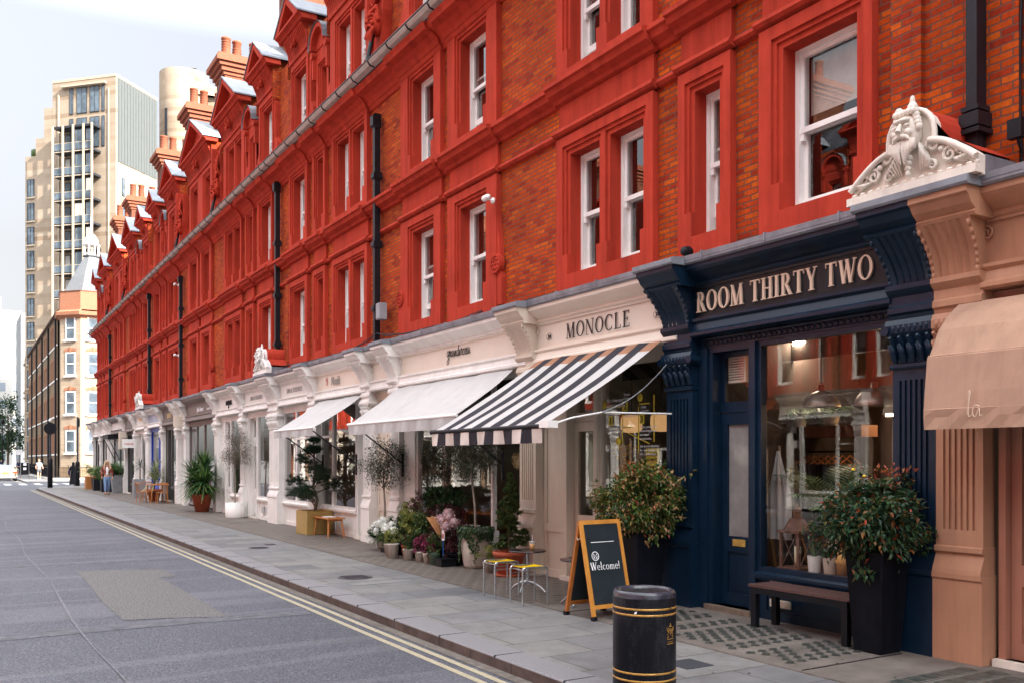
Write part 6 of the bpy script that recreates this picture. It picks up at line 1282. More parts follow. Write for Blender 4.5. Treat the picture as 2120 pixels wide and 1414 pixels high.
m_ = MB(); m_.box(6.72, 7.0, 13.38, 13.62, 0, .11); m_.box(6.70, 7.02, 13.36, 13.64, .11, .13); tag(m_.build('plastic_crate', BLACK), 'small black plastic crate on the paving beside the ivy pot', 'crate')
m_ = MB(); m_.box(6.85, 7.2, 15.95, 16.2, 0, .06); m_.box(6.83, 7.22, 15.93, 16.22, .06, .075); tag(m_.build('plastic_crate', BLACK), 'low black plastic tray below the hydrangeas', 'crate')
# inside the florist: vase of dried hydrangeas, counter
vs_ = thing('flower_vase', (8.0, U0+7.75, .95), 'glass vase of tall dried cream hydrangeas in the open florist doorway', 'vase'); m_ = MB(); m_.lathe([(0, 0), (.07, 0), (.08, .28), (.07, .28)], 0, 0, 0, 16, cap=False); m_.build('vase', glassmat('vase_glass', (.8, .85, .8, 1), .15), vs_)
m_ = MB()
for k in range(9): a = k*.7; m_.tube([(0, 0, .02), (.1*math.cos(a), .1*math.sin(a), .4), (.17*math.cos(a), .17*math.sin(a), .7)], .005, 4, False)
m_.build('stems', BARK, vs_); heads([(-.1, .1, .82), (-.08, -.13, .86), (.05, 0, .95), (-.15, 0, .74), (.1, .12, .8)], .12, leafmat('dried_cream_petal', [(0, (.45, .32, .14, 1)), (1, (.62, .48, .26, 1))]), n=90, s_=.035)(vs_, 0)
m_ = MB(); m_.box(7.85, 8.4, U0+7.25, U0+8.1, 0, .92); m_.box(7.82, 8.43, U0+7.22, U0+8.13, .92, .95); tag(m_.build('counter', paint('counter_grey', (.22, .19, .17), .6)), 'pale counter inside the open florist doorway', 'counter')
ct = thing('work_table', (8.8, U0+9.6, 0), 'long wooden table inside the florist window', 'table'); m_ = MB(); m_.box(-.4, .4, -1.2, 1.2, .72, .77); m_.build('table_top', OAK, ct)
for sx in (-1, 1):
    for sy in (-1, 1): m_ = MB(); m_.box(sx*.35-.03, sx*.35+.03, sy*1.1-.03, sy*1.1+.03, 0, .72); m_.build('leg', OAK, ct)
# ---------------- pine in a gold planter, teak stool
gp = thing('pine_tree', (7.22, 21.05, 0), 'cloud pruned pine tree in a square gold planter outside the shop lettered Niwaki', 'pine tree', rz=R(4)); GOLDP = paint('gold_planter', (.42, .29, .10), .4, .15, 1.5, .2, metal=.5)
squarepot(0, 0, .56, .66, .66, GOLDP, gp)
PINE = leafmat('pine_needles', [(0, (.008, .03, .018, 1)), (.6, (.02, .06, .035, 1)), (1, (.06, .11, .04, 1))])
m_ = MB(); m_.tube([(0, 0, .5), (.06, -.02, .8), (-.02, .03, 1.1), (.03, 0, 1.5), (-.02, .02, 1.9), (.0, .03, 2.25)], [.045, .038, .034, .028, .018, .008], 8)
nd = MB(); rnd = random.Random(3)
pads = [(-.30, .35, .95, .30), (.1, .55, .85, .26), (-.35, -.30, .98, .28), (.30, -.45, 1.15, .30), (-.1, -.55, 1.45, .27), (-.25, .45, 1.25, .28), (.1, .3, 1.55, .27), (-.15, .15, 1.0, .24), (-.2, .10, 1.75, .24), (.05, -.2, 1.3, .26), (.0, .25, 1.95, .2), (-.05, -.12, 2.0, .2), (.0, .05, 2.2, .17)]
for (x, y, z, r3) in pads:
    m_.tube([(0, 0, z-.2), (x*.5, y*.5, z-.1), (x, y, z-.03)], [.018, .013, .006], 5)
    for k in range(60):
        v = rv(rnd); c3 = Vector((x, y, z))+Vector((v.x*r3, v.y*r3, v.z*r3*.55))*rnd.random()**.5
        for j in range(26):
            d = rv(rnd); d.z = abs(d.z)*.9+.1; s3 = d.cross(Vector((rnd.random(), rnd.random(), 1))).normalized()*.0045; e = c3+d*rnd.uniform(.06, .13); nd.add([c3-s3, c3+s3, e], [(0, 1, 2)])
m_.build('trunk', BARK, gp); nd.build('needles', PINE, gp)
tk = thing('wooden_stool', (7.27, 20.2, 0), 'small teak bench with splayed legs beside the gold planter', 'stool'); TEAK = paint('teak', (.48, .19, .06), .5, .2, 10, .4)
m_ = MB()
for k in range(4): m_.box(-.20+.102*k, -.20+.102*k+.094, -.50, .50, .41, .435)
m_.build('seat', TEAK, tk); m_ = MB(); m_.box(-.17, .17, -.42, -.39, .36, .409); m_.box(-.17, .17, .39, .42, .36, .409); m_.build('rail', TEAK, tk)
for sx in (-1, 1):
    for sy in (-1, 1): m_ = MB(); m_.tube([(sx*.15, sy*.40, .409), (sx*.19, sy*.47, 0)], [.024, .017], 8); m_.build('leg', TEAK, tk)
m_ = MB(); m_.box(7.15, 7.38, 20.1, 20.35, .4355, .445); m_.box(7.17, 7.40, 20.12, 20.37, .4452, .449); tag(m_.build('magazine', LWHT), 'white magazine lying on the teak bench', 'magazine')
# ---------------- white cylinder with small olive, yucca, cafe set, far planters
ow = stdolive(7.15, 28.1, 2.05, (.46, .46, .62), 1500, 'small olive tree with bronze leaves in a plain white cylinder pot', seed=22, pot=lambda o: (lambda m_: (m_.lathe([(0, 0), (.27, 0), (.28, .02), (.28, .46), (.26, .46), (.26, .40), (0, .40)], 0, 0, 0, 28), m_.build('pot', WHITE, o)))(MB()), h0=.4, mm=leafmat('bronze_olive_leaf', [(0, (.05, .055, .045, 1)), (.5, (.13, .10, .07, 1)), (.8, (.20, .12, .07, 1)), (1, (.22, .22, .18, 1))]))
YUC = leafmat('yucca_leaf', [(0, (.015, .05, .02, 1)), (.5, (.04, .11, .03, 1)), (.9, (.14, .24, .06, 1)), (1, (.3, .32, .12, 1))])
def spiky(x, y, lb, pot, stemsz, L=.75, n=70, name='yucca_plant', cat='yucca', seed=0, mm=YUC, w_=.022, grp=None):
    o = thing(name, (x, y, 0), lb, cat, grp); pot(o); rnd = random.Random(seed); m_ = MB(); tk_ = MB()
    for (sx, sy, sz0, sz1) in stemsz:
        tk_.tube([(sx*.4, sy*.4, sz0), (sx, sy, sz1)], [.03, .025], 7)
        for k in range(n):
            a = rnd.random()*6.283; e = R(rnd.uniform(-35, 85)); l = L*rnd.uniform(.6, 1.1); d = Vector((math.cos(a)*math.cos(e), math.sin(a)*math.cos(e), math.sin(e))); p = Vector((sx, sy, sz1-.12+rnd.random()*.15)); s3 = Vector((-math.sin(a), math.cos(a), 0))*w_; up = Vector((0, 0, -.10*l))
            m_.add([p-s3*.6, p+s3*.6, p+d*l*.4+s3, p+d*l+up*1.6, p+d*l*.4-s3], [(0, 1, 2, 4), (4, 2, 3)])
    m_.build('leaves', mm, o); tk_.build('stem', BARK, o); return o
def tpot(r1, h1):
    def f(o): m_ = MB(); m_.lathe([(0, 0), (r1*.62, 0), (r1*.95, h1*.82), (r1*1.04, h1*.83), (r1*1.04, h1), (r1*.93, h1), (r1*.9, h1-.06), (0, h1-.06)], 0, 0, 0, 28); m_.lathe([(r1*.80, h1*.48), (r1*.83, h1*.5), (r1*.82, h1*.52)], 0, 0, 0, 28, cap=False); m_.build('pot', TERRA, o)
    return f
spiky(7.02, 31.9, 'large bushy yucca with sword leaves in a big terracotta pot', tpot(.34, .60), [(-.15, .28, .5, 1.15), (.0, -.36, .5, 1.0), (.1, .05, .5, 1.45), (-.1, -.15, .5, .95), (.0, .1, .5, .9)], .95, 150, seed=4, w_=.032)
spiky(7.05, 41.0, 'pale striped spiky plant in a terracotta pot before the blue shop', tpot(.3, .5), [(0, 0, .4, .85), (.05, .1, .4, 1.3)], .85, 45, seed=6, mm=leafmat('pale_yucca', [(0, (.10, .16, .08, 1)), (.6, (.30, .36, .18, 1)), (1, (.45, .45, .25, 1))]), w_=.03)
def sqp(h, wt, wb, mm):
    return lambda o: squarepot(0, 0, h, wt, wb, mm, o)
GRYP = paint('grey_zinc_planter', (.22, .23, .24), .5, .15, 4, .3)
spiky(7.2, 45.4, 'thin spiky palm in a square grey planter', sqp(.85, .6, .6, GRYP), [(0, 0, .8, 1.5)], .55, 45, seed=7, w_=.015, mm=OLIVE)
palm(7.2, 52.6, .95, 16, 1.1, 'potted_palm', 'green palm in a tall tapered grey planter right of the woman in the plaid jacket', 'palm', leafmat('palm_leaf', [(0, (.03, .09, .02, 1)), (1, (.10, .2, .05, 1))]), .7, lambda o: None, 8, .9, 14, 'palms at the far end of the terrace').children
for i, (x, y, h1, w1, mm, lb) in enumerate(((7.2, 52.6, .95, .6, GRYP, 'tall tapered grey planter holding the palm right of the woman in the plaid jacket'), (6.95, 54.6, .6, .6, BLACK, 'low black box planter behind the legs of the woman in the plaid jacket'), (6.85, 56.9, .65, .65, BLACK, 'low black box planter left of the woman in the plaid jacket'), (6.9, 60.2, .75, .85, TEAK, 'square wooden planter box at the far corner of the terrace'))):
    o = thing('planter_box', (x, y, 0), lb, 'planter', 'planters at the far end of the terrace'); squarepot(0, 0, h1, w1, w1*(.75 if i == 0 else 1), mm, o)
    m_ = MB(); crown(m_, (0, 0, h1+.25), (.42, .42, .35), 700, .12, .05, 300+i, 20, .3, .1); m_.build('foliage', GREEN if i != 3 else OLIVE, o)
palm(6.9, 58.6, .7, 16, 1.3, 'potted_palm', 'large bright palm between the wooden planter box and the woman in the plaid jacket', 'palm', leafmat('bright_palm_leaf', [(0, (.06, .14, .03, 1)), (1, (.2, .30, .07, 1))]), .8, plainpot(.3, .7, BLACK), 9, .9, 14, 'palms at the far end of the terrace')
CHW = paint('cafe_chair_wood', (.42, .16, .05), .45, .2, 8, .3)
ctb = thing('cafe_table', (6.95, 39.7, 0), 'small wooden cafe table outside the dark grey shop', 'table'); m_ = MB(); m_.box(-.35, .35, -.6, .6, .72, .75); m_.build('table_top', CHW, ctb)
for sx in (-1, 1):
    for sy in (-1, 1): m_ = MB(); m_.tube([(sx*.28, sy*.5, .72), (sx*.33, sy*.56, 0)], [.025, .018], 6); m_.build('leg', CHW, ctb)
def chair(loc, rz, lb):
    o = thing('cafe_chair', loc, lb, 'chair', 'cafe chairs', rz); m_ = MB(); m_.box(-.20, .20, -.20, .20, .43, .46); m_.build('seat', CHW, o)
    for sx in (-1, 1):
        for sy in (-1, 1): m_ = MB(); m_.tube([(sx*.16, sy*.16, .43), (sx*.2, sy*.2, 0)], [.018, .014], 6); m_.build('leg', CHW, o)
    m_ = MB()
    for k in range(5): m_.tube([(-.16+.08*k, -.18, .46), (-.19+.095*k, -.25, .78)], .009, 5)
    m_.tube([(-.24, -.20, .74), (-.18, -.25, .80), (0, -.28, .82), (.18, -.25, .80), (.24, -.20, .74)], .022, 6); m_.build('backrest', CHW, o)
chair((6.95, 38.7, 0), 0, 'wooden spindle back cafe chair on the near side of the cafe table'); chair((6.75, 40.8, 0), R(180), 'wooden spindle back cafe chair on the far side of the cafe table'); chair((6.4, 39.7, 0), R(-80), 'wooden spindle back cafe chair at the kerb side of the cafe table')
# inside Niwaki: ladders and warm goods
ld_ = thing('wooden_ladder', (8.0, U0+14.6, .1), 'pale tripod ladder leaning inside the shop lettered Niwaki', 'ladder'); m_ = MB(); m_.tube([(0, -.3, 0), (.2, 0, 2.0)], .02, 6); m_.tube([(0, .35, 0), (.2, .05, 2.0)], .02, 6); m_.build('rails', SASH, ld_)
m_ = MB()
for k in range(6): t = .1+k*.15; m_.tube([(.2*t, -.3+.3*t, 2*t), (.2*t, .35-.3*t, 2*t)], .014, 5)
m_.build('rungs', SASH, ld_)
# ================================================================= beyond the terrace
YBR = brickmat('yellow_stock_brick', [(.34, .26, .18, 1), (.43, .34, .25, 1), (.38, .29, .20, 1)], (.34, .29, .24, 1), .225, .075, .008, .3)
YBRD = brickmat('dark_stock_brick', [(.20, .14, .09, 1), (.30, .21, .13, 1), (.25, .17, .10, 1)], (.22, .18, .14, 1), .225, .075, .008, .3)  # darker copy of the yellow brick; the street wall's shade is in the colour
ORB = paint('orange_rubbed_brick', (.32, .14, .08), .8, .15, 6, .3)
TILE = brickmat('pale_stone_tile', [(.34, .265, .195, 1), (.41, .335, .26, 1), (.28, .205, .145, 1), (.37, .295, .225, 1)], (.35, .29, .23, 1), 1.25, .62, .012, .1, .08)
TILED = paint('tower_trim', (.45, .37, .28), .6, .08, 3, .1)
DKF = paint('dark_window_frame', (.03, .032, .038), .4, .1, 3, .1)
FGL = paint('far_glass', (.10, .13, .16), .15, .5, .9, .05, spec=.9)
SPIRE = paint('lead_spire', (.13, .137, .145), .55, .12, 3, .3, metal=.1)
CLAD = paint('grey_cladding', (.09, .10, .10), .6, .05, 2, .1)
# corner building: octagonal turret and long street front
cb = thing('corner_building', (7.7, 92, 0), 'yellow brick corner building with an octagonal turret and pointed lead roof beyond the side street', 'building')
cx, cy, ap = 2.75, .45, 2.6; Rr = ap/math.cos(math.pi/8); th0 = R(-90-6+4)          # face normals at th0 + 45k
def octp(r, k): a = th0-R(22.5)+k*math.pi/4; return (cx+r*math.cos(a), cy+r*math.sin(a))
m_ = MB(); 
for k in range(8): (xa, ya), (xb, yb) = octp(Rr, k), octp(Rr, k+1); m_.quad((xa, ya, 1.0), (xb, yb, 1.0), (xb, yb, 14.6), (xa, ya, 14.6))
m_.build('turret_wall', YBR, cb)
m_ = MB(); 
for k in range(8): (xa, ya), (xb, yb) = octp(Rr+.06, k), octp(Rr+.06, k+1); m_.quad((xa, ya, -.1), (xb, yb, -.1), (xb, yb, 1.1), (xa, ya, 1.1)); m_.quad((xa, ya, 1.1), (xb, yb, 1.1), (cx, cy, 1.1))
m_.build('plinth', YBRD, cb)
def octring(prof):
    m_ = MB()
    for k in range(8):
        for i in range(len(prof)-1):
            (r1, z1), (r2, z2) = prof[i], prof[i+1]; a, b, c, d = octp(r1, k), octp(r1, k+1), octp(r2, k+1), octp(r2, k); m_.quad((*a, z1), (*b, z1), (*c, z2), (*d, z2))
    return m_
octring([(Rr, 14.3), (Rr+.15, 14.5), (Rr+.4, 14.6), (Rr+.42, 14.9), (Rr+.05, 15.1), (Rr+.02, 16.7), (Rr+.1, 16.8), (Rr-.3, 16.85)]).build('parapet', ORB, cb)
octring([(Rr-.35, 16.8), (1.75, 18.3), (.62, 20.3), (.75, 20.35), (.75, 20.45), (.5, 20.5)]).build('spire_roof', SPIRE, cb)
m_ = MB()
for k in range(8): x, y = octp(.62, k); m_.tube([(x, y, 20.4), (x, y, 21.4)], .07, 6)
m_.lathe([(.75, 21.4), (.75, 21.5), (.6, 21.6), (.55, 22.0), (.35, 22.35), (.08, 22.5), (.05, 23.0), (.09, 23.1), (.02, 24.2)], cx, cy, 0, 12); m_.build('lantern', SASH, cb)
for k in range(8):
    if k not in (0, 7, 1): continue
    nrm = th0+k*math.pi/4; M0 = Matrix.Translation((cx, cy, 0)) @ Matrix.Rotation(nrm, 4, 'Z')
    for zs_ in (2.35, 5.8, 9.27, 12.77-.35):
        def B_(nm, mm, fs_, par=cb):
            q = MB()
            for b in fs_: q.box(*b, M=M0)
            return q.build(nm, mm, par)
        hh = 2.05; hw = .52
        w0 = B_('window', SASH, [(ap-.02, ap+.05, -hw, -hw+.1, zs_, zs_+hh), (ap-.02, ap+.05, hw-.1, hw, zs_, zs_+hh), (ap-.02, ap+.05, -hw+.1, hw-.1, zs_+hh-.1, zs_+hh), (ap-.02, ap+.05, -hw+.1, hw-.1, zs_, zs_+.1), (ap-.02, ap+.06, -hw+.1, hw-.1, zs_+1.0, zs_+1.08)])
        B_('pane', FGL, [(ap+.005, ap+.02, -hw+.1, hw-.1, zs_+.1, zs_+1.0), (ap+.005, ap+.02, -hw+.1, hw-.1, zs_+1.08, zs_+hh-.1)], w0)
        B_('sill', SASH, [(ap-.02, ap+.16, -hw-.12, hw+.12, zs_-.14, zs_)], w0)
        q = MB()
        for j in range(8):
            t0, t1 = (j/8-.5)*2, ((j+1)/8-.5)*2; q.add([M0 @ Vector((ap+.04, t*(hw+.12), zs_+hh+.02+up+.12*(1-t*t))) for t, up in ((t0, 0), (t1, 0), (t1, .26), (t0, .26))], [(0, 1, 2, 3)])
        q.box(ap, ap+.08, -.09, .09, zs_+hh+.05, zs_+hh+.5, M=M0); q.build('brick_arch', ORB, w0)
m_ = MB()
for d in (-1, 1):
    pass
q = [Matrix.Translation((cx, cy, 0)) @ Matrix.Rotation(th0, 4, 'Z')][0]
m_.add([q @ Vector(v) for v in ((ap+.45, -1.0, 15.05), (ap+.45, 1.0, 15.05), (ap+.45, 0, 15.75), (ap-.2, -1.0, 15.05), (ap-.2, 1.0, 15.05), (ap-.2, 0, 15.75))], [(0, 1, 2), (0, 2, 5, 3), (1, 4, 5, 2)]); m_.build('small_gable', ORB, cb)
m_ = MB(); m_.relief([1.0]+[v for k in range(5) for j in range(3) for v in (3+k*8+j*2.1, 3.9+k*8+j*2.1)]+[41.5], [0, 1.0]+[v for z in (2.3, 5.8, 9.2, 12.3) for v in (z, z+1.9)]+[15.0], lambda y, z: None if any(3+k*8+j*2.1 < y < 3.9+k*8+j*2.1 for k in range(5) for j in range(3)) and any(z0 < z < z0+1.9 for z0 in (2.3, 5.8, 9.2, 12.3)) else 0., .25, 0.); m_.build('street_wall', YBRD, cb)
m_ = MB(); m_.box(.2, 9, 1.2, 41.5, -.1, 14.9); m_.build('rear_block', DKF, cb)
m_ = MB(); m_.ext([(-.25, 14.9), (-.25, 15.05), (-.1, 15.2), (.4, 15.8), (9, 15.8), (9, 14.9)], 1.2, 41.6); m_.build('roof', paint('dark_eaves', (.10, .06, .05), .8), cb)
for z in (2.15, 5.65, 9.05, 12.15): m_ = MB(); m_.box(-.06, .02, 1.2, 41.5, z, z+.14); m_.build('white_band', SASH, cb)
for k in range(5):
    for j in range(3):
        for z in (2.3, 5.8, 9.2, 12.3):
            y = 3+k*8+j*2.1; m_ = MB(); m_.box(-.03, .02, y-.22, y-.001, z, z+2.1); m_.box(-.03, .02, y+.901, y+1.12, z, z+2.1); m_.box(-.03, .02, y, y+.9, z+1.901, z+2.15); m_.build('window_dressing', ORB, cb)
    m_ = MB(); m_.tube([(-.12, 1.7+k*8, 0), (-.12, 1.7+k*8, 14.7)], .09, 6); m_.build('drainpipe', IRON, cb)
# railings in front
rl = thing('railing', (6.9, 84, 0), 'black spiked iron railing round the foot of the corner building', 'railing'); m_ = MB(); pts = [(.0, 50, 0), (0, 6.5, 0), (1.6, 4.6, 0), (6.5, 4.4, 0), (14, 4.4, 0)]
for i in range(len(pts)-1):
    a, b = Vector(pts[i]), Vector(pts[i+1]); L = (b-a).length; n = int(L/.16)
    for z in (.25, 1.05): m_.tube([a+Vector((0, 0, z)), b+Vector((0, 0, z))], .02, 4)
    for k in range(n): p = a.lerp(b, k/n); m_.tube([p, p+Vector((0, 0, 1.32))], [.013, .004], 4, False)
m_.build('bars', IRON, rl); m_ = MB()
for i in range(len(pts)-1):
    a, b = Vector(pts[i]), Vector(pts[i+1]); d = (b-a).normalized(); s3 = Vector((-d.y, d.x, 0))*.12; m_.add([a-s3, b-s3, b+s3, a+s3]+[v+Vector((0, 0, .16)) for v in (a-s3, b-s3, b+s3, a+s3)], [(0, 1, 5, 4), (1, 2, 6, 5), (2, 3, 7, 6), (3, 0, 4, 7), (4, 5, 6, 7)])
m_.build('stone_curb', STONE, rl)
# stone tower
tw = thing('apartment_tower', (18.3, 134.9, 0), 'tall pale stone clad apartment tower with stacked glazed balconies behind the corner building', 'tower', rz=R(-45.8))
H = 53.9; tw.scale = (1.18, 1, 1)
steps = [(-8.7, 0, H), (-9.9, -8.7, H-3.3), (-11.1, -9.9, H-7.4), (-12.6, -11.1, H-9.8)]
m_ = MB()
for i, (xa, xb, h) in enumerate(steps): m_.box(xa, xb-.001, .0+.02*i, 8.9, 0, h)
m_.build('stone_wall', TILE, tw)
m_ = MB(); m_.box(-8.75, .05, -.05, 8.95, H+.001, H+.35); m_.box(-7.2, -1.2, -.5, -.052, H-.9, H-.65); m_.build('roof_edge', TILED, tw)
m_ = MB(); m_.box(.001, .06, .35, 8.85, H-11.5, H-.1)
for k in range(14): m_.box(.061, .10, .5+.6*k, .54+.6*k, H-11.4, H-.2)
m_.build('grey_cladding', CLAD, tw)
for i, (y, z0, z1) in enumerate(((1.2, H-16, H-13.5), (1.2, H-22, H-17), (1.2, H-27, H-22.6), (1.2, H-32, H-27.5), (5.2, H-19.5, H-14.5), (5.2, H-25, H-20), (7.0, H-20, H-15), (7.0, H-26, H-21), (1.2, H-37, H-32.5))): m_ = MB(); m_.box(.0, .05, y, y+.6, z0, z1); w0 = m_.build('window', DKF, tw); m_ = MB(); m_.box(.051, .06, y+.08, y+.52, z0+.1, z1-.1); m_.build('pane', FGL, w0)
# top windows
for z0, z1 in ((H-4.6, H-1.0), (H-9.4, H-5.2)):
    for (xa, xb) in ((-6.3, -5.8), (-5.3, -3.9), (-3.5, -2.2), (-1.9, -1.5)):
        m_ = MB(); m_.box(xa, xb, -.06, .0, z0, z1); w0 = m_.build('window', DKF, tw); m_ = MB(); m_.box(xa+.07, (xa+xb)/2-.04, -.075, -.061, z0+.1, z1-.1); m_.box((xa+xb)/2+.04, xb-.07, -.075, -.061, z0+.1, z1-.1); m_.build('pane', FGL, w0)
# balcony stack
zf = [H-7.0-3.33*k for k in range(14)]
for k, z in enumerate(zf):
    m_ = MB(); m_.box(-7.4, -2.0, -1.6, -.0, z, z+.28); b0 = m_.build('balcony_floor', DKF, tw)
    if k == 0: continue
    m_ = MB(); m_.box(-7.4, -2.0, -1.66, -1.6, z+.0, z+.12); m_.box(-7.4, -2.0, -1.62, -1.58, z+1.2, z+1.27); m_.build('rail', TILED, b0)
    m_ = MB(); m_.box(-7.35, -2.05, -1.61, -1.60, z+.3, z+1.2); m_.build('balustrade_glass', FGL, b0)
    for (xa, xb) in ((-6.9, -6.1), (-5.7, -4.9), (-4.6, -3.3), (-3.1, -2.2)):
        if random.random() < .85: m_ = MB(); y_ = -.05 if xa < -4.7 else -1.45; m_.box(xa, xb, y_-.03, y_, z+.3, z+3.0); w0 = m_.build('window', DKF, tw); m_ = MB(); m_.box(xa+.08, xb-.08, y_-.045, y_-.031, z+.4, z+2.9); m_.build('pane', FGL if random.random() < .6 else CURT, w0)
for x in (-7.4, -6.0, -4.6, -3.2, -2.05): m_ = MB(); m_.box(x-.12, x+.1, -1.8, -1.661, 0, H-6.7); m_.build('stone_fin', TILED, tw)
for x, w_ in ((-.9, .1), (-7.7, .2)): m_ = MB(); m_.box(x-w_, x, -.12, -.0, 0, H-1.5); m_.build('stone_fin', TILED, tw)
for k in range(13): z = H-13-3.33*k; m_ = MB(); m_.box(-12.3, -11.3, -.02, .05, z-2.5, z); w0 = m_.build('window', DKF, tw); m_ = MB(); m_.box(-12.2, -11.85, -.04, -.021, z-2.4, z-.1); m_.box(-11.75, -11.4, -.04, -.021, z-2.4, z-.1); m_.build('pane', FGL, w0); m_ = MB(); m_.box(-12.4, -11.2, -.12, -.02, z-2.7, z-2.5); m_.build('sill', TILED, w0)
m_ = MB(); m_.lathe([(0, 0), (.4, 0), (.4, 1.2), (.1, 1.4)], -12.0, 1, H-9.8, 8); m_.build('roof_plant', GREEN, tw)
cyl = thing('round_tower', (29.7, 147, 0), 'pale stone round tower with slit windows behind the red gables', 'tower', rz=R(-22)); m_ = MB(); m_.lathe([(3.6, 0), (3.6, 60.6)], 0, 0, 0, 40, True, cap=False); m_.quad(*[(3.6*math.cos(a*6.283/40), 3.6*math.sin(a*6.283/40), 60.6) for a in range(40)]); m_.build('round_wall', TILE, cyl)
m_ = MB(); m_.box(.5, 9, -1.5, 6, 0, 57.0); m_.add([(0, -3.4, 60.6), (8, -1.6, 57.0), (8, 6, 57.0), (0, 3.4, 60.6), (0, -3.4, 57), (0, 3.4, 57)], [(0, 1, 2, 3), (0, 4, 1), (3, 2, 5)]); m_.build('side_wing', TILE, cyl)
for z in (42, 49): 
    m_ = MB(); M0 = Matrix.Rotation(R(-125), 4, 'Z'); m_.box(3.55, 3.66, -.25, .25, z, z+5.5, M=M0); m_.build('slit_window', DKF, cyl)
for x in (5.5, 7.0): m_ = MB(); m_.box(x, x+1.0, -1.56, -1.5, 48, 54.5); m_.build('window', DKF, cyl)
m_ = MB(); m_.box(1.0, 9.2, -1.7, -1.501, 55.2, 55.6); m_.build('ledge', DKF, cyl)
m_ = MB(); m_.tube([(0, 0, 60.6), (0, 0, 61.8)], .1, 6); m_.tube([(-1.8, 0, 61.8), (1.8, 0, 61.9)], .1, 5); m_.build('roof_mast', DKF, cyl)
tb2 = thing('tan_building', (8.8, 137, 0), 'low tan stone building with tall recessed dark windows beyond the corner building', 'building'); m_ = MB(); m_.box(0, 8, 0, 26, 0, 17.7); m_.build('stone_wall', TILE, tb2)
for z in (2.0, 7.0, 12.0):
    for y in (2, 9, 16): m_ = MB(); m_.box(-.5, -.0, y-.4, y+4.4, z+3.9, z+4.2); m_.box(-.5, 0, y-.4, y+4.4, z-.3, z); m_.build('window_surround', TILED, tb2); m_ = MB(); m_.box(-.1, -.001, y, y+4, z, z+3.9); m_.build('window', DKF, tb2)
    m_ = MB(); m_.box(.8, 2.4, -.08, 0, z, z+3.9); m_.build('window', DKF, tb2)
for (nm, x0, y0, wd, dp, h, mm, lb, cols, rows) in (('white_building', 2.5, 262, 11, 20, 39, paint('white_far_render', (.42, .41, .385), .8, .05, .3), 'tall cream white building far down the street at the left edge', 4, 9), ('grey_building', 11.5, 225, 9, 20, 33.5, paint('grey_far_render', (.24, .255, .27), .7, .05, .3), 'grey block with dark windows between the white building and the tan building', 2, 4)):
    o = thing(nm, (x0, y0, 0), lb, 'building'); m_ = MB(); m_.box(0, wd, 0, dp, 0, h); m_.box(wd*.3, wd*.6, 2, 6, h, h+3.5); m_.build('wall', mm, o)
    for i in range(cols):
        for j in range(rows):
            x = wd*(i+.5)/cols; z = h*(j+.35)/rows; ww = wd/cols*.22; m_ = MB(); m_.box(x-ww, x+ww, -.06, 0, z, z+h/rows*.5); m_.build('window', paint('far_window', (.20, .23, .27), .3) if i+j == 0 else bpy.data.materials['far_window'], o)
# far street trees
def tree(x, y, h, r, lb, seed):
    o = thing('street_tree', (x, y, 0), lb, 'tree', 'trees far down the street'); m_ = MB(); m_.tube([(0, 0, 0), (.1, 0, h*.4), (0, .1, h*.8)], [.2, .15, .06], 7); rnd = random.Random(seed)
    for k in range(8): a = k*.8; m_.tube([(0, 0, h*(.3+.06*k)), (r*.5*math.cos(a), r*.5*math.sin(a), h*(.42+.06*k))], [.06, .02], 4)
    m_.build('trunk', BARK, o); m_ = MB(); crown(m_, (0, 0, h*.62), (r, r, h*.40), 3800, .42, .24, seed, 60, .25, .1); m_.build('crown', TREEG, o)
TREEG = leafmat('street_tree_leaf', [(0, (.008, .03, .012, 1)), (.6, (.02, .06, .02, 1)), (1, (.05, .10, .035, 1))])
tree(6.7, 168, 11.2, 2.9, 'green street tree at the left edge in front of the white building', 1); tree(5.8, 205, 7, 2.0, 'smaller green tree behind the first one far down the street', 2)
# sign poles
p1 = thing('sign_pole', (4.88, 64.0, 0), 'black pole with the dark back of a round sign on the corner pavement', 'sign pole', 'black poles at the corner'); m_ = MB(); m_.lathe([(0, 0), (.15, 0), (.15, 1.75), (.12, 1.85), (.065, 1.9), (.065, 4.1), (0, 4.1)], 0, 0, 0, 12); m_.build('pole', IRON, p1); M_ = MB(); M_.lathe([(0, -.02), (.36, -.02), (.37, 0), (.36, .02), (0, .02)], 0, -.1, 3.7, 28, False, ax='y'); M_.build('round_sign', BLACK, p1); m_ = MB(); m_.ball((0, 0, 4.2), .09, 8, 6); m_.build('cap_light', SASH, p1)
p2 = thing('sign_pole', (6.8, 67.6, 0), 'black pole with a round sign seen edge on beside the person in black', 'sign pole', 'black poles at the corner'); m_ = MB(); m_.lathe([(0, 0), (.14, 0), (.14, 1.5), (.12, 1.6), (.06, 1.65), (.06, 4.6), (0, 4.6)], 0, 0, 0, 12); m_.build('pole', IRON, p2); M_ = MB(); M_.lathe([(0, -.02), (.30, -.02), (.30, .02), (0, .02)], .09, 0, 4.25, 24, False, ax='x'); M_.build('round_sign', BLACK, p2)
nb = thing('notice_board', (5.3, 97.5, 0), 'dark notice board with two white papers on a steel frame by the far kerb', 'notice board'); m_ = MB()
for x in (-.35, .35): m_.tube([(x, 0, 0), (x, 0, 1.55)], .03, 6)
m_.tube([(-.35, 0, 1.5), (.35, 0, 1.5)], .03, 6); m_.tube([(-.35, 0, .75), (.35, 0, .75)], .03, 6); m_.build('frame', STEEL, nb); m_ = MB(); m_.box(-.32, .32, -.05, -.02, .35, 1.48); m_.build('board', BLACK, nb)
for z in (.8, 1.2): m_ = MB(); m_.box(-.13, .13, -.06, -.051, z, z+.22); m_.build('paper', LWHT, nb)
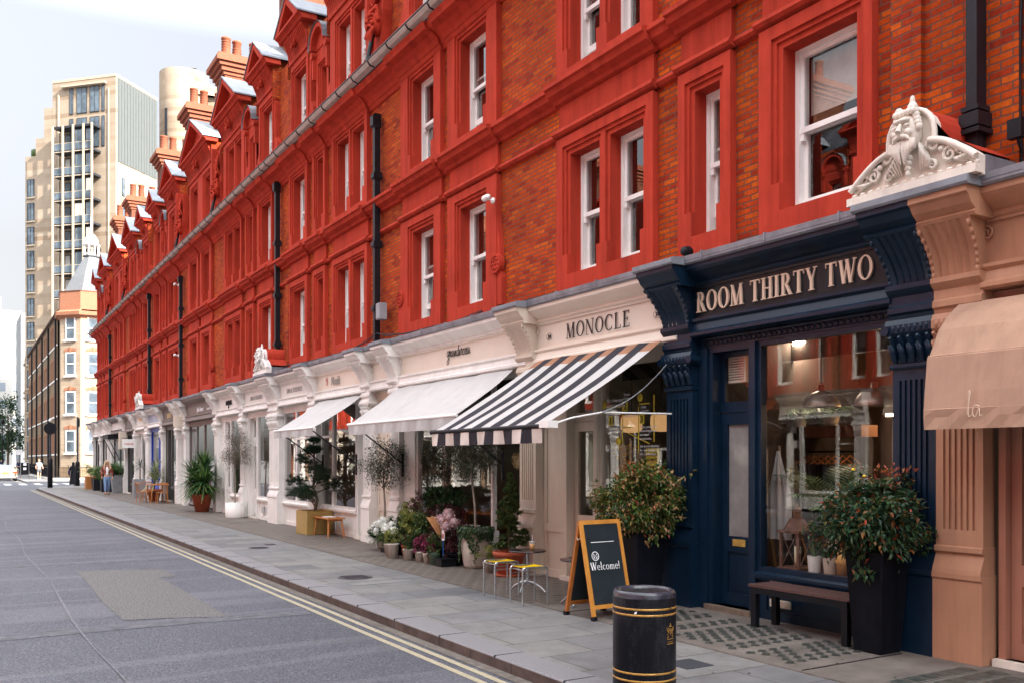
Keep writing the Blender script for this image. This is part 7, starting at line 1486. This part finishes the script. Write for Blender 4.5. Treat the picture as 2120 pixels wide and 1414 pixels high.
wsn = thing('white_sign', (6.2, 124.7, 0), 'small white square sign on a thin post before the far tree', 'sign'); m_ = MB(); m_.tube([(0, 0, 0), (0, 0, 3.1)], .04, 6); m_.build('post', IRON, wsn); m_ = MB(); m_.box(-.32, .32, -.08, -.041, 2.35, 2.95); m_.build('sign_board', LWHT, wsn)
lp = thing('street_lamp', (5.0, 140, 0), 'black street lamp post far down the street at the left edge', 'street lamp'); m_ = MB(); m_.tube([(0, 0, 0), (0, 0, 6.5)], [.09, .05], 8); m_.build('post', IRON, lp); m_ = MB(); m_.lathe([(0, 0), (.14, 0), (.25, .5), (.1, .7), (0, .75)], 0, 0, 6.5, 8); m_.build('lamp_head', IRON, lp)
wb_ = thing('window_box', (7.6, 92.3, 2.2), 'red flowers in a window box on the corner building', 'window box') if False else None
# ================================================================= cars
def car(x, y, lb, body_m, seed=0):
    o = thing('parked_car', (x, y, RZ), lb, 'car', 'cars parked down the street'); W_ = .92
    st = [  # y, half width at sill, half width at waist, z bottom, z waist, z top, half width top
        (0, .78, .80, .32, .78, .80, .70), (.08, .88, .90, .24, .92, .95, .74), (.35, .90, .92, .2, .98, 1.02, .74), (.75, .90, .92, .2, 1.0, 1.10, .72), (1.35, .90, .92, .2, .99, 1.40, .60), (2.2, .90, .92, .2, .98, 1.45, .60), (3.0, .90, .92, .2, .95, 1.38, .60), (3.6, .90, .90, .2, .93, .97, .70), (4.3, .88, .88, .22, .80, .82, .68), (4.55, .74, .78, .3, .62, .64, .6)]
    vs = []; 
    for (yy, a, b, z0, z1, z2, c) in st: vs += [(-a*.96, yy, z0), (-a, yy, z0+.15), (-b, yy, z1-.12), (-b*.97, yy, z1), (-c, yy, z2), (c, yy, z2), (b*.97, yy, z1), (b, yy, z1-.12), (a, yy, z0+.15), (a*.96, yy, z0)]
    n = 10; m_ = MB(); m_.add(vs, [(i*n+k, i*n+(k+1) % n, (i+1)*n+(k+1) % n, (i+1)*n+k) for i in range(len(st)-1) for k in range(n)]+[tuple(range(n)), tuple(range((len(st)-1)*n, len(st)*n))], True)
    b_ = m_.build('body', body_m, o); sb = b_.modifiers.new('s', 'SUBSURF'); sb.levels = 1; sb.render_levels = 2
    m_ = MB(); m_.quad((-.62, .80, 1.10), (.62, .80, 1.10), (.50, 1.33, 1.375), (-.50, 1.33, 1.375)); m_.build('rear_window', DKF if False else FGL, o, loc=(0, -.05, .03))
    for d in (-1, 1):
        m_ = MB(); m_.add([(d*.86, 1.0, 1.03), (d*.86, 3.3, 1.0), (d*.66, 2.9, 1.34), (d*.66, 1.4, 1.36)], [(0, 1, 2, 3)]); m_.build('side_window', DKF, o, loc=(d*.03, 0, 0))
        m_ = MB(); m_.box(d*.72-.16, d*.72+.16, -.02, .10, .72, .86); m_.build('tail_light', TAILR, o)
        m_ = MB(); m_.box(d*.96-.08*(d < 0)-.0, d*.96+.08*(d > 0)+.0, 2.9, 3.05, .98, 1.1); m_.build('wing_mirror', body_m, o)
        for yy in (.85, 3.65): m_ = MB(); m_.lathe([(0, -.11), (.28, -.11), (.32, -.08), (.32, .08), (.28, .11), (0, .11)], d*.80, yy, .32, 20, ax='x'); wh = m_.build('wheel', BLACK, o); m_ = MB(); m_.lathe([(0, -.01), (.2, -.01), (.2, .01), (0, .01)], d*.92, yy, .32, 16, ax='x'); m_.build('rim', STEEL, wh)
    m_ = MB(); m_.box(-.26, .26, -.025, .0, .62, .73); m_.build('number_plate', LYEL, o); m_ = MB(); m_.box(-.85, .85, .02, .3, .22, .36); m_.build('bumper', GREY, o); return o
TAILR = paint('tail_light_red', (.65, .06, .02), .2); SILV = paint('champagne_car_paint', (.55, .49, .40), .25, .03, 2, .05, metal=.6); SILB = paint('silver_blue_car_paint', (.50, .54, .58), .25, .03, 2, .05, metal=.6)
car(3.45, 90.4, 'champagne coloured saloon seen from behind, nearest car at the left edge', SILV); car(3.3, 97.5, 'pale blue silver car parked in front of the champagne saloon', SILB); car(3.2, 108, 'pale car farther down the row, third from the near end', SILV); car(3.2, 116, 'pale car farther down the row, fourth from the near end', SILB)
# ================================================================= people
SKIN = paint('skin', (.55, .32, .22), .55, .08, 6, .1)
def skin(nodes, edges, name, mat, parent, sub=1, root=0):
    me = bpy.data.meshes.new(name); me.from_pydata([n[:3] for n in nodes], edges, []); o = bpy.data.objects.new(name, me); C.objects.link(o)
    m1 = o.modifiers.new('skin', 'SKIN'); 
    for i, n in enumerate(nodes):
        r_ = n[3] if isinstance(n[3], tuple) else (n[3], n[3]); me.skin_vertices[0].data[i].radius = r_; me.skin_vertices[0].data[i].use_root = (i == root)
    m2 = o.modifiers.new('sub', 'SUBSURF'); m2.levels = m2.render_levels = sub; m1.use_smooth_shade = True
    bpy.context.view_layer.update(); ev = o.evaluated_get(bpy.context.evaluated_depsgraph_get()); nm = bpy.data.meshes.new_from_object(ev); bpy.data.objects.remove(o)
    nm.materials.clear(); nm.materials.append(mat); q = bpy.data.objects.new(name, nm); C.objects.link(q); q.parent = parent; return q
def person(x, y, rz, label, s=1., stride=.22, la=.12, top=None, legs=None, hair=None, top_m=None, leg_m=None, shoe_m=None, long_hair=False, robe=None, sleeve=2, z=0., shorts=False, arms_bent=0.):
    """figure faces -y before turning; standing height 1.72 * s"""
    o = thing('person', (x, y, z), label, 'person', rz=rz); o.scale = (s, s, s); f, b = -stride, stride*.8
    J = {'pel': (0, 0, .92), 'wst': (0, 0, 1.08), 'chs': (0, 0, 1.30), 'nkb': (0, .01, 1.45), 'nkt': (0, -.01, 1.52), 'hd': (0, -.015, 1.60), 'hdt': (0, -.01, 1.69)}
    N_ = [(*J['pel'], (.15, .10)), (*J['wst'], (.125, .09)), (*J['chs'], (.155, .10)), (*J['nkb'], (.07, .06)), (*J['nkt'], (.048, .05)), (*J['hd'], (.075, .09)), (*J['hdt'], (.055, .065))]
    E_ = [(0, 1), (1, 2), (2, 3), (3, 4), (4, 5), (5, 6)]
    LG = {}
    for d, fy in ((-1, f), (1, b)):
        i = len(N_); kn = (d*.10, fy*.45-.03, .50); an = (d*.10, fy*1.0+.02, .09); LG[d] = (kn, an)
        N_ += [(d*.09, 0, .86, .085), (*kn, .058), (d*.10, fy*.72+.02, .34, .054), (*an, .036), (an[0]+d*.01, an[1]-.14, .035, (.038, .025))]; E_ += [(0, i), (i, i+1), (i+1, i+2), (i+2, i+3), (i+3, i+4)]
    AR = {}
    for d, sw in ((-1, la), (1, -la)):
        i = len(N_); el = (d*.235, sw*.4+.02, 1.13); wr = (d*.245, sw-.05-arms_bent*.12, .90+arms_bent*.14); AR[d] = (el, wr)
        N_ += [(d*.17, 0, 1.40, .055), (*el, .042), (*wr, .027), (wr[0]-d*.005, wr[1]-.02, wr[2]-.06, (.032, .016)), (wr[0]-d*.01, wr[1]-.035, wr[2]-.12, (.022, .012)), (wr[0]-d*.015, wr[1]-.06, wr[2]-.07, .010)]; E_ += [(2, i), (i, i+1), (i+1, i+2), (i+2, i+3), (i+3, i+4), (i+2, i+5)]
    bd = skin(N_, E_, 'body', SKIN, o)
    if leg_m:
        n2 = [(0, 0, .97, (.165, .115)), (0, 0, .88, (.16, .115))]; e2 = [(0, 1)]
        for d, fy in ((-1, f), (1, b)):
            kn, an = LG[d]; i = len(n2)
            if shorts: n2 += [(d*.095, 0, .80, .105), (d*.10, fy*.35-.02, .58, .10)]; e2 += [(1, i), (i, i+1)]
            else: n2 += [(d*.095, 0, .78, .10), (kn[0], kn[1], kn[2], .078), (an[0], an[1], .13, .066)]; e2 += [(1, i), (i, i+1), (i+1, i+2)]
        skin(n2, e2, 'shorts' if shorts else 'trousers', leg_m, bd)
    if top_m:
        n2 = [(0, 0, 1.28, (.185, .125)), (0, 0, 1.10, (.16, .12)), (0, 0, .95 if not robe else .99, (.175, .125)), (0, .005, 1.43, (.11, .085))]; e2 = [(0, 1), (1, 2), (0, 3)]
        for d in (-1, 1):
            el, wr = AR[d]; i = len(n2); n2 += [(d*.18, 0, 1.395, .07), ((el[0]+d*.18)/2, el[1]*.5, 1.27, .065)]; e2 += [(0, i), (i, i+1)]
            if sleeve > 1: n2 += [(*el, .058), (wr[0], wr[1], wr[2]+.03, .045)]; e2 += [(i+1, i+2), (i+2, i+3)]
        skin(n2, e2, top, top_m, bd)
    m_ = MB(); hz = 1.625
    if long_hair:
        m_.ball((0, .02, hz+.01), (.098, .11, .125), 14, 10)
        for d in (-1, 1):
            for k in range(4): m_.tube([(d*(.06+.012*k), .03-.02*k, hz+.05), (d*(.105+.008*k), .01-.03*k, hz-.12), (d*(.11+.015*k), -.0-.035*k, hz-.30), (d*.10, -.05-.02*k, hz-.38)], [.04, .045, .035, .01], 6)
    elif robe: m_.ball((0, .01, hz), (.105, .12, .135), 14, 10); m_.tube([(0, .02, hz-.05), (0, .02, hz-.16)], [.09, .13], 10)
    else: m_.ball((0, .015, hz+.03), (.088, .105, .10), 14, 10)
    if long_hair or not robe:                               # keep the face clear of the hair
        m_.v = [(a, (b if b > -.055 or abs(a) > .06 or c < hz-.2 else -.055), c) for a, b, c in m_.v]
    m_.build('hair' if not robe else 'headscarf', hair, bd)
    m_ = MB(); m_.ball((0, -.015, hz-.005), (.072, .085, .105), 14, 12); m_.ball((0, -.103, hz-.02), (.013, .02, .022), 8, 6); m_.ball((0, -.09, hz-.058), (.026, .012, .008), 8, 5)
    for d in (-1, 1): m_.ball((d*.074, .0, hz-.01), (.012, .02, .03), 8, 6)
    if not robe: m_.build('face', SKIN, bd)
    for d in (-1, 1):
        an = LG[d][1]; m_ = MB(); m_.ball((an[0]+d*.008, an[1]-.06, .04), (.05, .14, .045), 10, 8); m_.ball((an[0], an[1]+.01, .08), (.05, .06, .06), 8, 6); m_.build('shoe', shoe_m, bd)
    return o, bd
def plaidm():
    a = N('red_plaid_wool'); a1 = a.noise(26, 2, .5); r = a.ramp(a1, 0, [(.36, (.05, .02, .02, 1)), (.44, (.35, .03, .02, 1)), (.56, (.42, .08, .04, 1)), (.62, (.65, .52, .42, 1))], True); a.col((r, 0)); a.p.inputs['Roughness'].default_value = .9; return a.m
JEAN = paint('blue_denim', (.16, .25, .42), .8, .15, 20, .4); BLOND = paint('blond_hair', (.55, .42, .28), .6, .25, 40, .5); HBLK = paint('black_cloth', (.012, .012, .018), .8, .3, 6, .5); BRN = paint('brown_leather', (.22, .09, .04), .5); NVC = paint('navy_cloth', (.02, .03, .08), .8)
o, bd = person(6.37, 50.0, R(4), 'woman in a red plaid jacket, white top and blue jeans walking towards the camera', .99, .16, .05, 'plaid_jacket', None, BLOND, plaidm(), JEAN, BRN, True)
m_ = MB(); m_.ball((0, -.068, 1.25), (.085, .075, .17), 10, 8); m_.ball((0, -.06, 1.07), (.08, .075, .09), 10, 6); m_.build('white_top', LWHT, bd)
for d in (-1, 1): m_ = MB(); m_.ball((d*.032, -.095, 1.63), (.026, .014, .02), 8, 6); m_.build('sunglass_lens', BLACK, bd)
m_ = MB(); m_.ball((.27, .02, .98), (.06, .13, .11), 10, 8); m_.tube([(.17, .0, 1.43), (.26, .0, 1.2), (.27, .0, 1.06)], .012, 5); hb = m_.build('handbag', BLACK, None); hb.location = (6.37, 50.0, 0); tag(hb, 'black handbag hanging from the shoulder of the woman in the plaid jacket', 'bag')
o, bd = person(6.93, 71.6, R(180), 'person in a long black robe and headscarf walking away across the side street', .97, .14, .05, 'robe_top', None, HBLK, HBLK, None, SASH, robe=True, z=RZ)
m_ = MB(); n = 20; vs = []
for i in range(9):
    t = i/8; 
    for k in range(n): a = 6.283*k/n; r3 = (.17+.10*t)*(1+.07*math.sin(a*6+t)); vs.append((r3*math.cos(a), r3*.75*math.sin(a)+.03*t, 1.10-.98*t))
m_.add(vs, [(i*n+k, i*n+(k+1) % n, (i+1)*n+(k+1) % n, (i+1)*n+k) for i in range(8) for k in range(n)], True); m_.build('robe', HBLK, bd)
m_ = MB(); m_.ball((0, 0, 0), (.07, .16, .24), 10, 8); m_.tube([(0, 0, .2), (-.05, 0, .45), (-.10, 0, .55)], .015, 5); hb = m_.build('shoulder_bag', NVC, None); hb.location = (6.65, 71.5, .85); tag(hb, 'navy shoulder bag carried by the person in black', 'bag')
person(6.0, 90.0, R(5), 'man in a grey t-shirt and dark shorts jogging towards the camera by the railings', 1.03, .2, .16, 't_shirt', None, paint('light_brown_hair', (.25, .15, .09), .7), paint('grey_tshirt', (.28, .33, .42), .9), paint('charcoal_shorts', (.08, .085, .09), .9), LWHT, sleeve=1, shorts=True, arms_bent=1.)
for i, (x, y, lb) in enumerate(((6.0, 122, 'distant pedestrian in dark clothes on the far pavement, right of the cars'), (5.2, 150, 'distant pedestrian in dark clothes farthest down the street'))): person(x, y, 0, lb, 1., .12, .05, 'dark_coat', None, HBLK, NVC, HBLK, HBLK)
